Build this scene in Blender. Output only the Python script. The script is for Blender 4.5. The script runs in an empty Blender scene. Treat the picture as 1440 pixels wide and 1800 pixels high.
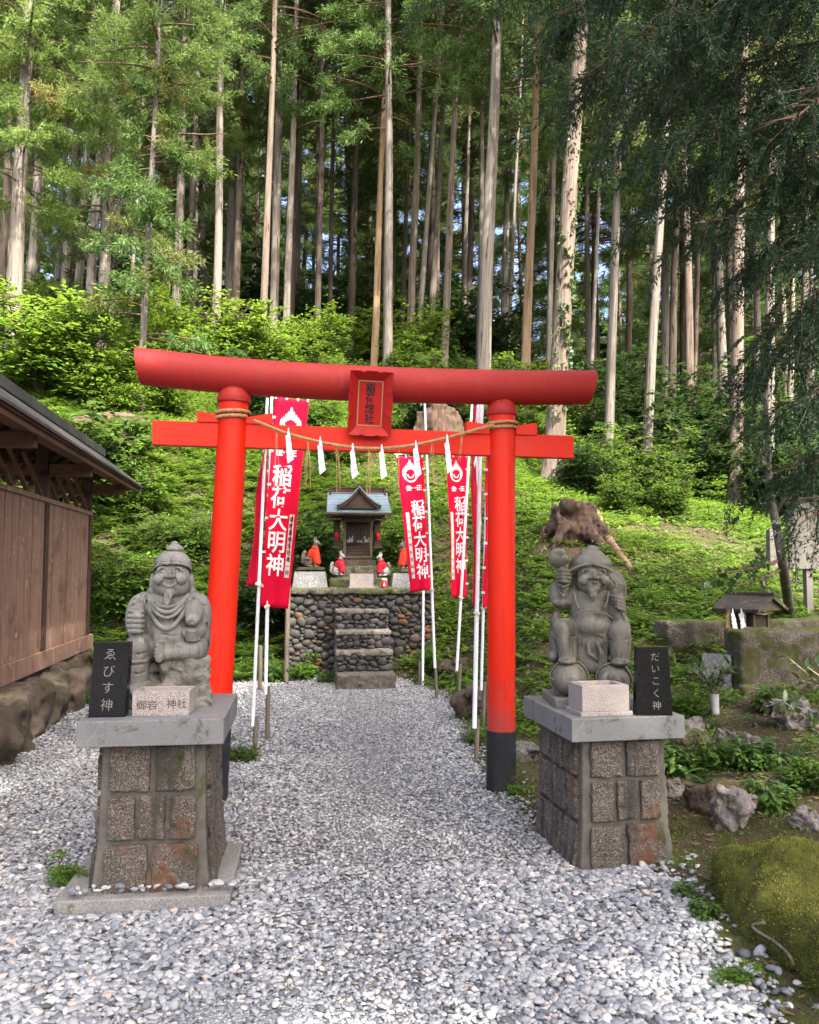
import bpy, math, random
import numpy as np
from mathutils import Vector, Matrix, Euler, Quaternion

R = math.radians
scene = bpy.context.scene
COL = scene.collection

# ------------------------------------------------------------------ camera
CAMZ, PITCH, F = 1.55, R(4.0), 1440.0
cam_data = bpy.data.cameras.new('camera')
cam_data.sensor_fit = 'HORIZONTAL'; cam_data.sensor_width = 36.0; cam_data.lens = 36.0
cam_data.clip_start = 0.05; cam_data.clip_end = 2000
cam = bpy.data.objects.new('camera', cam_data); COL.objects.link(cam)
cam.location = (0, 0, CAMZ); cam.rotation_euler = (R(90) + PITCH, 0, 0)
scene.camera = cam

# ------------------------------------------------------------------ sky, sun, exposure
SUN_AZ, SUN_EL = 148.0, 50.0          # azimuth clockwise from +Y (the sun stands behind the camera, to the right)
world = bpy.data.worlds.new('World'); scene.world = world; world.use_nodes = True
wn = world.node_tree; wn.nodes.clear()
wo = wn.nodes.new('ShaderNodeOutputWorld'); bg = wn.nodes.new('ShaderNodeBackground'); sky = wn.nodes.new('ShaderNodeTexSky')
sky.sky_type = 'NISHITA'; sky.sun_disc = False; sky.sun_elevation = R(SUN_EL); sky.sun_rotation = R(SUN_AZ)
sky.air_density = 0.7; sky.dust_density = 7.0; sky.ozone_density = 1.0
bg.inputs['Strength'].default_value = 0.15
wn.links.new(sky.outputs[0], bg.inputs['Color']); wn.links.new(bg.outputs[0], wo.inputs['Surface'])
sd = bpy.data.lights.new('sun', 'SUN'); sd.energy = 3.4; sd.angle = R(0.6); sd.color = (1.0, 0.95, 0.85)
sun = bpy.data.objects.new('sun', sd); COL.objects.link(sun)
SUNV = Vector((math.sin(R(SUN_AZ)) * math.cos(R(SUN_EL)), math.cos(R(SUN_AZ)) * math.cos(R(SUN_EL)), math.sin(R(SUN_EL))))
sun.rotation_euler = SUNV.to_track_quat('Z', 'Y').to_euler(); sun.location = SUNV * 60
scene.view_settings.view_transform = 'Standard'; scene.view_settings.look = 'None'
scene.view_settings.gamma = 1.0; scene.view_settings.use_curve_mapping = False
scene.view_settings.exposure = 2.4
scene.cycles.max_bounces = 6; scene.cycles.diffuse_bounces = 3; scene.cycles.glossy_bounces = 2
scene.cycles.transmission_bounces = 3; scene.cycles.transparent_max_bounces = 4
scene.cycles.caustics_reflective = False; scene.cycles.caustics_refractive = False

# ------------------------------------------------------------------ helpers
_cp, _sp = math.cos(PITCH), math.sin(PITCH)
def at(px, py, Y):
    """world point at distance Y along +Y that the photograph shows at pixel (px, py) of 1440 x 1800"""
    a, b = (px - 720) / F, (900 - py) / F
    dy, dz = _cp - _sp * b, _sp + _cp * b
    return Vector((a / dy * Y, Y, CAMZ + dz / dy * Y))
def pxw(n, Y): return n * Y / F

def link(o): COL.objects.link(o); return o
def thing(name, label, cat, loc=(0, 0, 0), rotz=0.0, group=None, scale=None):
    o = bpy.data.objects.new(name, None); link(o)
    o.empty_display_size = 0.1
    o.location = loc; o.rotation_euler = (0, 0, rotz)
    if scale: o.scale = (scale,) * 3
    return tag(o, label, cat, group)
def tag(o, label=None, cat=None, group=None, kind=None):
    if label: o['label'] = label
    if cat: o['category'] = cat
    if group: o['group'] = group
    if kind: o['kind'] = kind
    return o

def np_mesh(name, V, Q=None, T=None, mat=None, smooth=False, matidx=None, fattr=None, pattr=None, sharp=None):
    """mesh from arrays: V (n,3), Q (m,4) quads, T (k,3) triangles"""
    me = bpy.data.meshes.new(name)
    V = np.asarray(V, np.float32).reshape(-1, 3)
    loops, starts, tot = [], [], 0
    if Q is not None and len(Q):
        Q = np.asarray(Q, np.int32); loops.append(Q.ravel()); starts.append(np.arange(len(Q), dtype=np.int32) * 4); tot = len(Q) * 4
    if T is not None and len(T):
        T = np.asarray(T, np.int32); loops.append(T.ravel()); starts.append(tot + np.arange(len(T), dtype=np.int32) * 3)
    loops = np.concatenate(loops).astype(np.int32); starts = np.concatenate(starts).astype(np.int32)
    me.vertices.add(len(V)); me.vertices.foreach_set('co', V.ravel())
    me.loops.add(len(loops)); me.loops.foreach_set('vertex_index', loops)
    me.polygons.add(len(starts)); me.polygons.foreach_set('loop_start', starts)
    if smooth: me.polygons.foreach_set('use_smooth', np.ones(len(starts), bool))
    else: me.polygons.foreach_set('use_smooth', np.zeros(len(starts), bool))
    mats = mat if isinstance(mat, (list, tuple)) else [mat]
    for m in mats:
        if m: me.materials.append(m)
    if matidx is not None: me.polygons.foreach_set('material_index', np.asarray(matidx, np.int32))
    for k, a in (fattr or {}).items():
        at_ = me.attributes.new(k, 'FLOAT', 'FACE'); at_.data.foreach_set('value', np.asarray(a, np.float32))
    for k, a in (pattr or {}).items():
        at_ = me.attributes.new(k, 'FLOAT', 'POINT'); at_.data.foreach_set('value', np.asarray(a, np.float32))
    me.update(calc_edges=True); me.validate(verbose=False)
    if sharp is not None: me.set_sharp_from_angle(angle=R(sharp))
    return me
def mesh_obj(name, me, parent=None, loc=None, rot=None, scale=None):
    o = bpy.data.objects.new(name, me); link(o)
    if parent: o.parent = parent
    if loc is not None: o.location = loc
    if rot is not None: o.rotation_euler = rot
    if scale is not None: o.scale = scale
    return o

class MB:
    """collects boxes, tubes, lathes and prisms into ONE mesh"""
    def __init__(s): s.v, s.f, s.mi = [], [], []; s.m = 0
    def add(s, vs, fs):
        b = len(s.v); s.v += [tuple(p) for p in vs]; s.f += [tuple(i + b for i in f) for f in fs]; s.mi += [s.m] * len(fs); return s
    def box(s, c, d, rot=None, taper=None):
        c = Vector(c); hx, hy, hz = d[0] / 2, d[1] / 2, d[2] / 2
        tx, ty = taper or (1, 1)
        p = [Vector((x * hx * (tx if z > 0 else 1), y * hy * (ty if z > 0 else 1), z * hz)) for z in (-1, 1) for y in (-1, 1) for x in (-1, 1)]
        if rot is not None:
            M = Euler(rot).to_matrix() if not isinstance(rot, Matrix) else rot
            p = [M @ q for q in p]
        return s.add([q + c for q in p], [(0, 2, 3, 1), (4, 5, 7, 6), (0, 1, 5, 4), (2, 6, 7, 3), (0, 4, 6, 2), (1, 3, 7, 5)])
    def hexa(s, p):   # 8 points: bottom 4 ccw then top 4 ccw
        return s.add(p, [(3, 2, 1, 0), (4, 5, 6, 7), (0, 1, 5, 4), (1, 2, 6, 5), (2, 3, 7, 6), (3, 0, 4, 7)])
    def tube(s, pts, rad, n=8, cap=True):
        pts = [Vector(p) for p in pts]; rad = rad if isinstance(rad, (list, tuple)) else [rad] * len(pts)
        vs, fs = [], []; N = None
        for i, p in enumerate(pts):
            t = (pts[min(i + 1, len(pts) - 1)] - pts[max(i - 1, 0)]).normalized()
            if N is None:
                N = t.orthogonal().normalized()
            else:
                N = (N - t * N.dot(t)); N = N.normalized() if N.length > 1e-6 else t.orthogonal().normalized()
            B = t.cross(N)
            for k in range(n):
                a = 2 * math.pi * k / n; vs.append(p + (N * math.cos(a) + B * math.sin(a)) * rad[i])
        for i in range(len(pts) - 1):
            for k in range(n):
                a, b = i * n + k, i * n + (k + 1) % n; fs.append((a, b, b + n, a + n))
        if cap: fs += [tuple(range(n))[::-1], tuple(range((len(pts) - 1) * n, len(pts) * n))]
        return s.add(vs, fs)
    def lathe(s, prof, c=(0, 0, 0), n=24):   # prof: (r, z)
        vs, fs = [], []; c = Vector(c)
        for r, z in prof:
            for k in range(n):
                a = 2 * math.pi * k / n; vs.append(c + Vector((r * math.cos(a), r * math.sin(a), z)))
        for i in range(len(prof) - 1):
            for k in range(n):
                a, b = i * n + k, i * n + (k + 1) % n; fs.append((a, b, b + n, a + n))
        fs += [tuple(range(n))[::-1], tuple(range((len(prof) - 1) * n, len(prof) * n))]
        return s.add(vs, fs)
    def prism(s, poly, d0, d1, M=None):   # poly (x, z) in local XZ plane, extruded along y from d0 to d1
        n = len(poly); vs = [Vector((x, d0, z)) for x, z in poly] + [Vector((x, d1, z)) for x, z in poly]
        if M is not None: vs = [M @ v for v in vs]
        return s.add(vs, [tuple(range(n)), tuple(range(n, 2 * n))[::-1]] + [(i, i + n, (i + 1) % n + n, (i + 1) % n) for i in range(n)])
    def build(s, name, mat, parent=None, world=False, smooth=None, bevel=0, seg=2, loc=None, rot=None):
        me = bpy.data.meshes.new(name)
        off = parent.location if (world and parent) else Vector((0, 0, 0))
        me.from_pydata([Vector(v) - off for v in s.v], [], s.f)
        for m in (mat if isinstance(mat, (list, tuple)) else [mat]): me.materials.append(m)
        if s.mi and max(s.mi) > 0: me.polygons.foreach_set('material_index', s.mi)
        me.validate(); me.update()
        import bmesh
        bm = bmesh.new(); bm.from_mesh(me); bmesh.ops.recalc_face_normals(bm, faces=bm.faces); bm.to_mesh(me); bm.free()
        if smooth is not None:
            me.polygons.foreach_set('use_smooth', [True] * len(me.polygons)); me.set_sharp_from_angle(angle=R(smooth))
        o = mesh_obj(name, me, parent, loc, rot)
        if bevel:
            b = o.modifiers.new('bevel', 'BEVEL'); b.width = bevel; b.segments = seg; b.limit_method = 'ANGLE'; b.angle_limit = R(40)
        return o

def dup(root, loc=None, rotz=None, label=None, scale=None):
    r = root.copy(); link(r)
    if loc is not None: r.location = loc
    if rotz is not None: r.rotation_euler = (0, 0, rotz)
    if scale is not None: r.scale = (scale,) * 3
    if label: r['label'] = label
    for ch in list(root.children):
        c = ch.copy(); link(c); c.parent = r
        for g in list(ch.children):
            d = g.copy(); link(d); d.parent = c
    return r

# ------------------------------------------------------------------ materials
def newmat(name):
    m = bpy.data.materials.new(name); m.use_nodes = True; nt = m.node_tree; nt.nodes.clear()
    out = nt.nodes.new('ShaderNodeOutputMaterial'); return m, nt, out
def nd(nt, t, **kw):
    n = nt.nodes.new(t)
    for k, v in kw.items():
        if k.startswith('i_'): n.inputs[k[2:].replace('_', ' ')].default_value = v
        else: setattr(n, k, v)
    return n
def ramp(nt, fac, stops):
    r = nt.nodes.new('ShaderNodeValToRGB'); e = r.color_ramp.elements
    e[0].position, e[0].color = stops[0][0], (*stops[0][1], 1); e[1].position, e[1].color = stops[-1][0], (*stops[-1][1], 1)
    for p, c in stops[1:-1]:
        x = e.new(p); x.color = (*c, 1)
    nt.links.new(fac, r.inputs[0]); return r
def mixc(nt, fac, a, b, mode='MIX'):
    m = nt.nodes.new('ShaderNodeMix'); m.data_type = 'RGBA'; m.blend_type = mode
    L = nt.links.new
    for sock, val in ((m.inputs[0], fac), (m.inputs[6], a), (m.inputs[7], b)):
        if hasattr(val, 'is_output') or isinstance(val, bpy.types.NodeSocket): L(val, sock)
        elif isinstance(val, (int, float)): sock.default_value = val
        else: sock.default_value = (*val, 1)
    return m.outputs[2]
def noise(nt, vec, scale, detail=4, rough=0.6, dist=0.0):
    n = nt.nodes.new('ShaderNodeTexNoise'); n.inputs['Scale'].default_value = scale; n.inputs['Detail'].default_value = detail
    n.inputs['Roughness'].default_value = rough; n.inputs['Distortion'].default_value = dist
    if vec is not None: nt.links.new(vec, n.inputs['Vector'])
    return n.outputs['Fac']
def smooth01(nt, fac, a, b):
    m = nt.nodes.new('ShaderNodeMapRange'); m.interpolation_type = 'SMOOTHSTEP'
    m.inputs['From Min'].default_value = a; m.inputs['From Max'].default_value = b
    nt.links.new(fac, m.inputs['Value']); return m.outputs['Result']
def coord(nt, scale=(1, 1, 1), kind='Object'):
    tc = nt.nodes.new('ShaderNodeTexCoord'); mp = nt.nodes.new('ShaderNodeMapping'); mp.inputs['Scale'].default_value = scale
    nt.links.new(tc.outputs[kind], mp.inputs['Vector']); return mp.outputs[0]
def bump(nt, h, strength, dist=0.01):
    b = nt.nodes.new('ShaderNodeBump'); b.inputs['Strength'].default_value = strength; b.inputs['Distance'].default_value = dist
    nt.links.new(h, b.inputs['Height']); return b.outputs['Normal']
def principled(nt, out, color, rough=0.7, spec=0.3, normal=None, metallic=0.0):
    p = nt.nodes.new('ShaderNodeBsdfPrincipled')
    if isinstance(color, bpy.types.NodeSocket): nt.links.new(color, p.inputs['Base Color'])
    else: p.inputs['Base Color'].default_value = (*color, 1)
    if isinstance(rough, bpy.types.NodeSocket): nt.links.new(rough, p.inputs['Roughness'])
    else: p.inputs['Roughness'].default_value = rough
    p.inputs['Specular IOR Level'].default_value = spec; p.inputs['Metallic'].default_value = metallic
    if normal is not None: nt.links.new(normal, p.inputs['Normal'])
    nt.links.new(p.outputs[0], out.inputs['Surface']); return p
def plain(name, col, rough=0.6, spec=0.3, var=0.15, scale=6.0, bmp=0.0, bscale=60, metallic=0.0, stretch=(1, 1, 1)):
    m, nt, out = newmat(name); v = coord(nt, stretch)
    n = noise(nt, v, scale, 5)
    c = ramp(nt, n, [(0.3, tuple(x * (1 - var) for x in col)), (0.7, tuple(min(1, x * (1 + var)) for x in col))]).outputs[0]
    nm = bump(nt, noise(nt, v, bscale, 4), bmp, 0.004) if bmp else None
    principled(nt, out, c, rough, spec, nm, metallic); return m
def stone(name, cols, scale=8, speck=None, speck_scale=140, patches=(), moss=0.0, rough=0.85, bmp=0.4, bscale=70, bdist=0.01, streak=None, mosscol=((0.035, 0.05, 0.01), (0.10, 0.12, 0.02))):
    """patches: (colour, noise scale, threshold, seed); moss: how much of the upward faces it covers"""
    m, nt, out = newmat(name); v = coord(nt)
    n = noise(nt, v, scale, 6, 0.65)
    k = len(cols); c = ramp(nt, n, [(0.28 + 0.44 * i / (k - 1), cols[i]) for i in range(k)]).outputs[0]
    if speck:
        s = noise(nt, v, speck_scale, 2, 0.5)
        c = mixc(nt, smooth01(nt, s, 0.52, 0.64), c, speck[0]); c = mixc(nt, smooth01(nt, s, 0.46, 0.36), c, speck[1])
    for col, ps, th, seed in patches:
        mp = coord(nt); mp.node.inputs['Location'].default_value = (seed, seed * 1.7, seed * 0.3)
        pn = noise(nt, mp, ps, 6, 0.7, 0.4)
        c = mixc(nt, smooth01(nt, pn, th, th + 0.07), c, col)
    if streak:
        vs = coord(nt, (9, 9, 1.3)); c = mixc(nt, smooth01(nt, noise(nt, vs, 1.0, 6, .7), .50, .66), c, streak[0]); vs2 = coord(nt, (13, 13, 2.2)); vs2.node.inputs['Location'].default_value = (3, 7, 1); c = mixc(nt, smooth01(nt, noise(nt, vs2, 1.0, 6, .7), .60, .72), c, streak[1])
    if moss > 0:
        g = nt.nodes.new('ShaderNodeNewGeometry'); sx = nt.nodes.new('ShaderNodeSeparateXYZ'); nt.links.new(g.outputs['True Normal'], sx.inputs[0])
        mn = noise(nt, v, 6, 6, 0.7); ad = nd(nt, 'ShaderNodeMath', operation='MULTIPLY_ADD'); nt.links.new(sx.outputs[2], ad.inputs[0])
        ad.inputs[1].default_value = 0.35; nt.links.new(mn, ad.inputs[2])
        mc = ramp(nt, noise(nt, v, 30, 5, 0.7), [(0.3, mosscol[0]), (0.7, mosscol[1])]).outputs[0]
        c = mixc(nt, smooth01(nt, ad.outputs[0], 1.02 - moss * 0.5, 1.12 - moss * 0.5), c, mc)
    h = noise(nt, v, bscale, 6, 0.7)
    principled(nt, out, c, rough, 0.25, bump(nt, h, bmp, bdist)); return m
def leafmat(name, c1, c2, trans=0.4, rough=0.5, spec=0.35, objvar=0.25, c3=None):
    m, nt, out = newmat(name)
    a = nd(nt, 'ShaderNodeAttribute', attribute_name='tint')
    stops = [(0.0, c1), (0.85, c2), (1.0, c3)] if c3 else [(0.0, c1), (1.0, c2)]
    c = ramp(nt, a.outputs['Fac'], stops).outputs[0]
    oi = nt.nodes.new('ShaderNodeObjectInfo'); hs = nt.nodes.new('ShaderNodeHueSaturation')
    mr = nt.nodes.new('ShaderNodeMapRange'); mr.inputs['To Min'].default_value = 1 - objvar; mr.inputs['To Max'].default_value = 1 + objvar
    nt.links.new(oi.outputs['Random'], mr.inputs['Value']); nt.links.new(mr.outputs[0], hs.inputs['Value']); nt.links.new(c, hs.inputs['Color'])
    p = nt.nodes.new('ShaderNodeBsdfPrincipled'); nt.links.new(hs.outputs[0], p.inputs['Base Color'])
    p.inputs['Roughness'].default_value = rough; p.inputs['Specular IOR Level'].default_value = spec
    t = nt.nodes.new('ShaderNodeBsdfTranslucent'); h2 = nt.nodes.new('ShaderNodeHueSaturation'); h2.inputs['Value'].default_value = 1.5; h2.inputs['Hue'].default_value = 0.485
    nt.links.new(hs.outputs[0], h2.inputs['Color']); nt.links.new(h2.outputs[0], t.inputs['Color'])
    mx = nt.nodes.new('ShaderNodeMixShader'); mx.inputs[0].default_value = trans
    nt.links.new(p.outputs[0], mx.inputs[1]); nt.links.new(t.outputs[0], mx.inputs[2]); nt.links.new(mx.outputs[0], out.inputs['Surface']); return m
def wood(name, c1, c2, stretch=(30, 30, 1.5), rough=0.75, bmp=0.3, patch=None):
    m, nt, out = newmat(name); v = coord(nt, stretch)
    n = noise(nt, v, 1.0, 6, 0.65, 0.3); c = ramp(nt, n, [(0.25, c1), (0.75, c2)]).outputs[0]
    v2 = coord(nt); c = mixc(nt, smooth01(nt, noise(nt, v2, 2.5, 5), 0.5, 0.75), c, tuple(x * 0.6 for x in c1))
    if patch: c = mixc(nt, smooth01(nt, noise(nt, v2, 9, 5, 0.7), 0.58, 0.7), c, patch)
    principled(nt, out, c, rough, 0.25, bump(nt, n, bmp, 0.006)); return m

# leaf arrays ------------------------------------------------------
def nrm(a): return a / np.maximum(np.linalg.norm(a, axis=-1, keepdims=True), 1e-9)
def leaf_arrays(P, D, S, L, W, curl=0.0, up=None, mid=0.45):
    """rhombic leaves: returns V (4n,3), Q (n,4)"""
    n = len(P); L = np.broadcast_to(np.asarray(L, float).reshape(-1, 1), (n, 1)); W = np.broadcast_to(np.asarray(W, float).reshape(-1, 1), (n, 1))
    N = np.cross(D, S)
    V = np.empty((n, 4, 3)); V[:, 0] = P; V[:, 1] = P + D * L * mid + S * W * 0.5 + N * L * curl; V[:, 2] = P + D * L - N * L * curl; V[:, 3] = P + D * L * mid - S * W * 0.5 + N * L * curl
    return V.reshape(-1, 3), np.arange(4 * n).reshape(n, 4)
def side_of(D, rng, flat=0.0):
    r = nrm(rng.normal(size=D.shape)); 
    if flat > 0:
        r = nrm(r * (1 - flat) + np.cross(D, np.array([0, 0, 1.0])) * flat)
    return nrm(np.cross(np.cross(D, r), D))
# ------------------------------------------------------------------ carved shapes: a signed distance field meshed by surface nets
class SDF:
    KS = 1.0
    def __init__(s, lo, hi, h):
        s.lo = np.array(lo, float); s.h = h
        s.n = np.ceil((np.array(hi, float) - s.lo) / h).astype(int) + 1
        s.F = np.full(s.n, 1.0, np.float32)
        s.ax = [s.lo[i] + h * np.arange(s.n[i]) for i in range(3)]
    def _sub(s, lo, hi, pad):
        a = np.clip(np.floor((np.array(lo) - pad - s.lo) / s.h).astype(int), 0, s.n - 1); b = np.clip(np.ceil((np.array(hi) + pad - s.lo) / s.h).astype(int) + 1, 1, s.n)
        sl = tuple(slice(a[i], b[i]) for i in range(3))
        return sl, np.meshgrid(*[s.ax[i][sl[i]] for i in range(3)], indexing='ij', sparse=True)
    def _op(s, sl, d, k, cut):
        F = s.F[sl]; k = k * SDF.KS
        if cut:
            d = -d; 
            if k > 0:
                h = np.clip(0.5 - 0.5 * (F - d) / k, 0, 1); s.F[sl] = F * (1 - h) + d * h + k * h * (1 - h)
            else: s.F[sl] = np.maximum(F, d)
        else:
            if k > 0:
                h = np.clip(0.5 + 0.5 * (F - d) / k, 0, 1); s.F[sl] = F * (1 - h) + d * h - k * h * (1 - h)
            else: s.F[sl] = np.minimum(F, d)
    def ell(s, c, r, k=0.02, cut=False, rot=None):
        c = np.array(c, float); r = np.array(r, float); m = max(r)
        sl, (X, Y, Z) = s._sub(c - m, c + m, k + 2 * s.h)
        x, y, z = X - c[0], Y - c[1], Z - c[2]
        if rot is not None:
            M = np.array((rot if isinstance(rot, Matrix) else Euler(rot).to_matrix()).transposed()); x, y, z = (M[i][0] * x + M[i][1] * y + M[i][2] * z for i in range(3))
        k0 = np.sqrt((x / r[0]) ** 2 + (y / r[1]) ** 2 + (z / r[2]) ** 2); k1 = np.sqrt((x / r[0] ** 2) ** 2 + (y / r[1] ** 2) ** 2 + (z / r[2] ** 2) ** 2) + 1e-9
        s._op(sl, k0 * (k0 - 1) / k1, k, cut); return s
    def cap(s, a, b, ra, rb=None, k=0.015, cut=False):
        rb = ra if rb is None else rb; a = np.array(a, float); b = np.array(b, float); m = max(ra, rb)
        sl, (X, Y, Z) = s._sub(np.minimum(a, b) - m, np.maximum(a, b) + m, k + 2 * s.h)
        ba = b - a; L = max((ba ** 2).sum(), 1e-12)
        t = np.clip(((X - a[0]) * ba[0] + (Y - a[1]) * ba[1] + (Z - a[2]) * ba[2]) / L, 0, 1)
        d = np.sqrt((X - a[0] - t * ba[0]) ** 2 + (Y - a[1] - t * ba[1]) ** 2 + (Z - a[2] - t * ba[2]) ** 2) - (ra + (rb - ra) * t)
        s._op(sl, d, k, cut); return s
    def path(s, pts, r, k=0.012, cut=False):
        rr = r if isinstance(r, (list, tuple)) else [r] * len(pts)
        if cut: rr = [q * 1.55 if q < .012 else q for q in rr]
        for i in range(len(pts) - 1): s.cap(pts[i], pts[i + 1], rr[i], rr[i + 1], k, cut)
        return s
    def box(s, c, d, rad=0.01, k=0.0, cut=False, rot=None):
        c = np.array(c, float); hd = np.array(d, float) / 2 - rad; m = np.linalg.norm(hd) + rad
        sl, (X, Y, Z) = s._sub(c - m, c + m, k + 2 * s.h)
        x, y, z = X - c[0], Y - c[1], Z - c[2]
        if rot is not None:
            M = np.array((rot if isinstance(rot, Matrix) else Euler(rot).to_matrix()).transposed()); x, y, z = (M[i][0] * x + M[i][1] * y + M[i][2] * z for i in range(3))
        qx, qy, qz = np.abs(x) - hd[0], np.abs(y) - hd[1], np.abs(z) - hd[2]
        dd = np.sqrt(np.maximum(qx, 0) ** 2 + np.maximum(qy, 0) ** 2 + np.maximum(qz, 0) ** 2) + np.minimum(np.maximum(qx, np.maximum(qy, qz)), 0) - rad
        s._op(sl, dd, k, cut); return s
    def rough(s, amp, scale, seed=0, octaves=3):
        """adds value noise to the field (chips and swells)"""
        rng = np.random.default_rng(seed); N = np.zeros(s.n, np.float32)
        for o in range(octaves):
            sc = scale / 2 ** o; g = [np.maximum(int((s.ax[i][-1] - s.ax[i][0]) / sc) + 3, 3) for i in range(3)]
            G = rng.normal(size=g).astype(np.float32)
            for i in range(3):
                u = (s.ax[i] - s.ax[i][0]) / sc; i0 = np.floor(u).astype(int); f = (u - i0); f = f * f * (3 - 2 * f)
                sh = [1, 1, 1]; sh[i] = -1; f = f.reshape(sh).astype(np.float32)
                G = np.take(G, i0, axis=i) * (1 - f) + np.take(G, i0 + 1, axis=i) * f
            N += G * amp / 2 ** o
        s.F += N; return s
    def mesh(s, name, mat, scale=1.0, origin=(0, 0, 0)):
        F = s.F.copy(); F[0] = F[-1] = 1; F[:, 0] = F[:, -1] = 1; F[:, :, 0] = F[:, :, -1] = 1
        I = F < 0; n = np.array(F.shape) - 1
        c = sum(I[i:n[0] + i, j:n[1] + j, k:n[2] + k].astype(np.int8) for i in (0, 1) for j in (0, 1) for k in (0, 1))
        act = np.argwhere((c > 0) & (c < 8)); idx = np.full(n, -1, np.int64); idx[tuple(act.T)] = np.arange(len(act))
        off = [(i, j, k) for i in (0, 1) for j in (0, 1) for k in (0, 1)]
        val = np.stack([F[act[:, 0] + o[0], act[:, 1] + o[1], act[:, 2] + o[2]] for o in off], 1)
        P = np.zeros((len(act), 3)); W = np.zeros(len(act))
        for a in range(8):
            for b in range(a + 1, 8):
                if sum(abs(off[a][q] - off[b][q]) for q in range(3)) != 1: continue
                fa, fb = val[:, a], val[:, b]; x = (fa < 0) != (fb < 0); t = np.where(x, fa / np.where(x, fa - fb, 1), 0)
                P += np.where(x[:, None], np.array(off[a]) + t[:, None] * (np.array(off[b]) - np.array(off[a])), 0); W += x
        V = (act + P / W[:, None]) * s.h + s.lo
        Q = []
        for ax in range(3):
            u, v = (ax + 1) % 3, (ax + 2) % 3
            A = np.take(I, np.arange(0, n[ax]), axis=ax); B = np.take(I, np.arange(1, n[ax] + 1), axis=ax)
            e = np.argwhere(A != B); e = e[(e[:, u] > 0) & (e[:, v] > 0) & (e[:, u] < n[u]) & (e[:, v] < n[v])]
            flip = A[tuple(e.T)]
            def cell(du, dv):
                q = e.copy(); q[:, u] += du; q[:, v] += dv; return idx[tuple(q.T)]
            q = np.stack([cell(-1, -1), cell(0, -1), cell(0, 0), cell(-1, 0)], 1)
            q[~flip] = q[~flip][:, ::-1]; Q.append(q)
        Q = np.concatenate(Q); Q = Q[(Q >= 0).all(1)]
        V = (V - np.array(origin)) * scale
        return np_mesh(name, V, Q, mat=mat, smooth=True)

# ------------------------------------------------------------------ terrain
PROF = [(-700, [(0, 0), (7, 0), (9, 0.3), (12, 1.5), (17, 5), (24, 9), (40, 15), (90, 24), (400, 60)]),
        (0, [(0, 0), (10.5, 0), (12.2, 0.9), (17, 4.9), (22, 7.8), (30, 11.0), (45, 15), (90, 25), (400, 60)]),
        (190, [(0, 0), (11.3, 0), (13, 1.3), (16.5, 4.45), (18, 5.0), (22, 7.0), (30, 10.6), (45, 14.5), (90, 24), (400, 60)]),
        (400, [(0, 0), (11.6, 0), (13.2, 1.1), (16.5, 3.7), (22, 6.7), (28, 9.5), (45, 13.5), (90, 23), (400, 60)]),
        (630, [(0, 0), (12.4, 0), (13.7, 1.1), (15, 1.75), (20, 4.6), (25, 7.5), (32, 10.2), (45, 13), (90, 21), (400, 55)]),
        (800, [(0, 0), (11.2, 0), (13.4, 1.2), (16, 2.6), (20, 4.8), (25, 7.5), (32, 9.8), (45, 12), (90, 20), (400, 55)]),
        (880, [(0, 0), (9.5, 0.0), (12.5, 1.2), (16, 2.9), (20, 4.8), (26, 7.6), (34, 9.6), (90, 19), (400, 50)]),
        (960, [(0, 0), (7.5, 0.02), (9.4, 0.35), (12.5, 1.6), (14, 2.2), (19, 3.8), (26, 6.4), (34, 8.2), (90, 17), (400, 48)]),
        (1150, [(0, 0), (5, 0.03), (7.5, 0.25), (9.25, 0.46), (9.75, 0.86), (13, 1.9), (18, 3.0), (26, 5.2), (90, 14), (400, 40)]),
        (1440, [(0, 0.0), (3, 0.05), (5, 0.15), (8, 0.36), (9.5, 0.5), (10.1, 0.92), (14, 1.9), (18, 2.75), (26, 4.6), (90, 12), (400, 38)]),
        (2300, [(0, 0.0), (3, 0.1), (8, 0.6), (14, 1.9), (26, 4.6), (90, 12), (400, 38)])]
_ys = np.concatenate([np.arange(0, 60, 0.1), np.arange(60, 402, 2.0)])
def _sm(a):
    k = np.array([1, 2, 3, 4, 3, 2, 1.]) / 16; b = np.pad(a, 3, mode='edge'); return np.convolve(b, k, 'valid')
_tab = np.stack([_sm(np.interp(_ys, *zip(*p))) for _, p in PROF]); _pxs = np.array([p for p, _ in PROF], float)
def hnoise(x, y):
    return (np.sin(x * 1.7 + 1.3 * np.sin(y * 0.9)) * np.cos(y * 1.3 + 0.7 * np.sin(x * 1.1)) * 0.5 + np.sin(x * 4.1 + y * 2.3) * np.cos(y * 3.7 - x * 1.9) * 0.25 + np.sin(x * 9.3 - y * 4.1 + 1) * np.cos(y * 8.3 + x * 3.1) * 0.14)
GRAVEL = [(-30, -30), (1.08, -30), (1.08, 2.3), (1.2, 2.8), (1.26, 3.5), (1.33, 3.98), (1.2, 4.3), (0.76, 5.0), (0.58, 5.7), (0.52, 6.76), (0.56, 8.3), (0.38, 10.4), (-0.1, 11.4), (-0.6, 11.75), (-1.75, 11.75), (-2.3, 11.3), (-3.2, 11.5), (-3.75, 11.3), (-3.62, 9.0), (-3.45, 7.3), (-3.3, 4), (-30, 3.5)]
def in_poly(x, y, poly=GRAVEL):
    x = np.asarray(x, float); y = np.asarray(y, float); c = np.zeros(x.shape, bool); n = len(poly)
    for i in range(n):
        (x0, y0), (x1, y1) = poly[i], poly[(i + 1) % n]
        if y0 == y1: continue
        c ^= ((y0 > y) != (y1 > y)) & (x < (x1 - x0) * (y - y0) / (y1 - y0) + x0)
    return c
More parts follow.
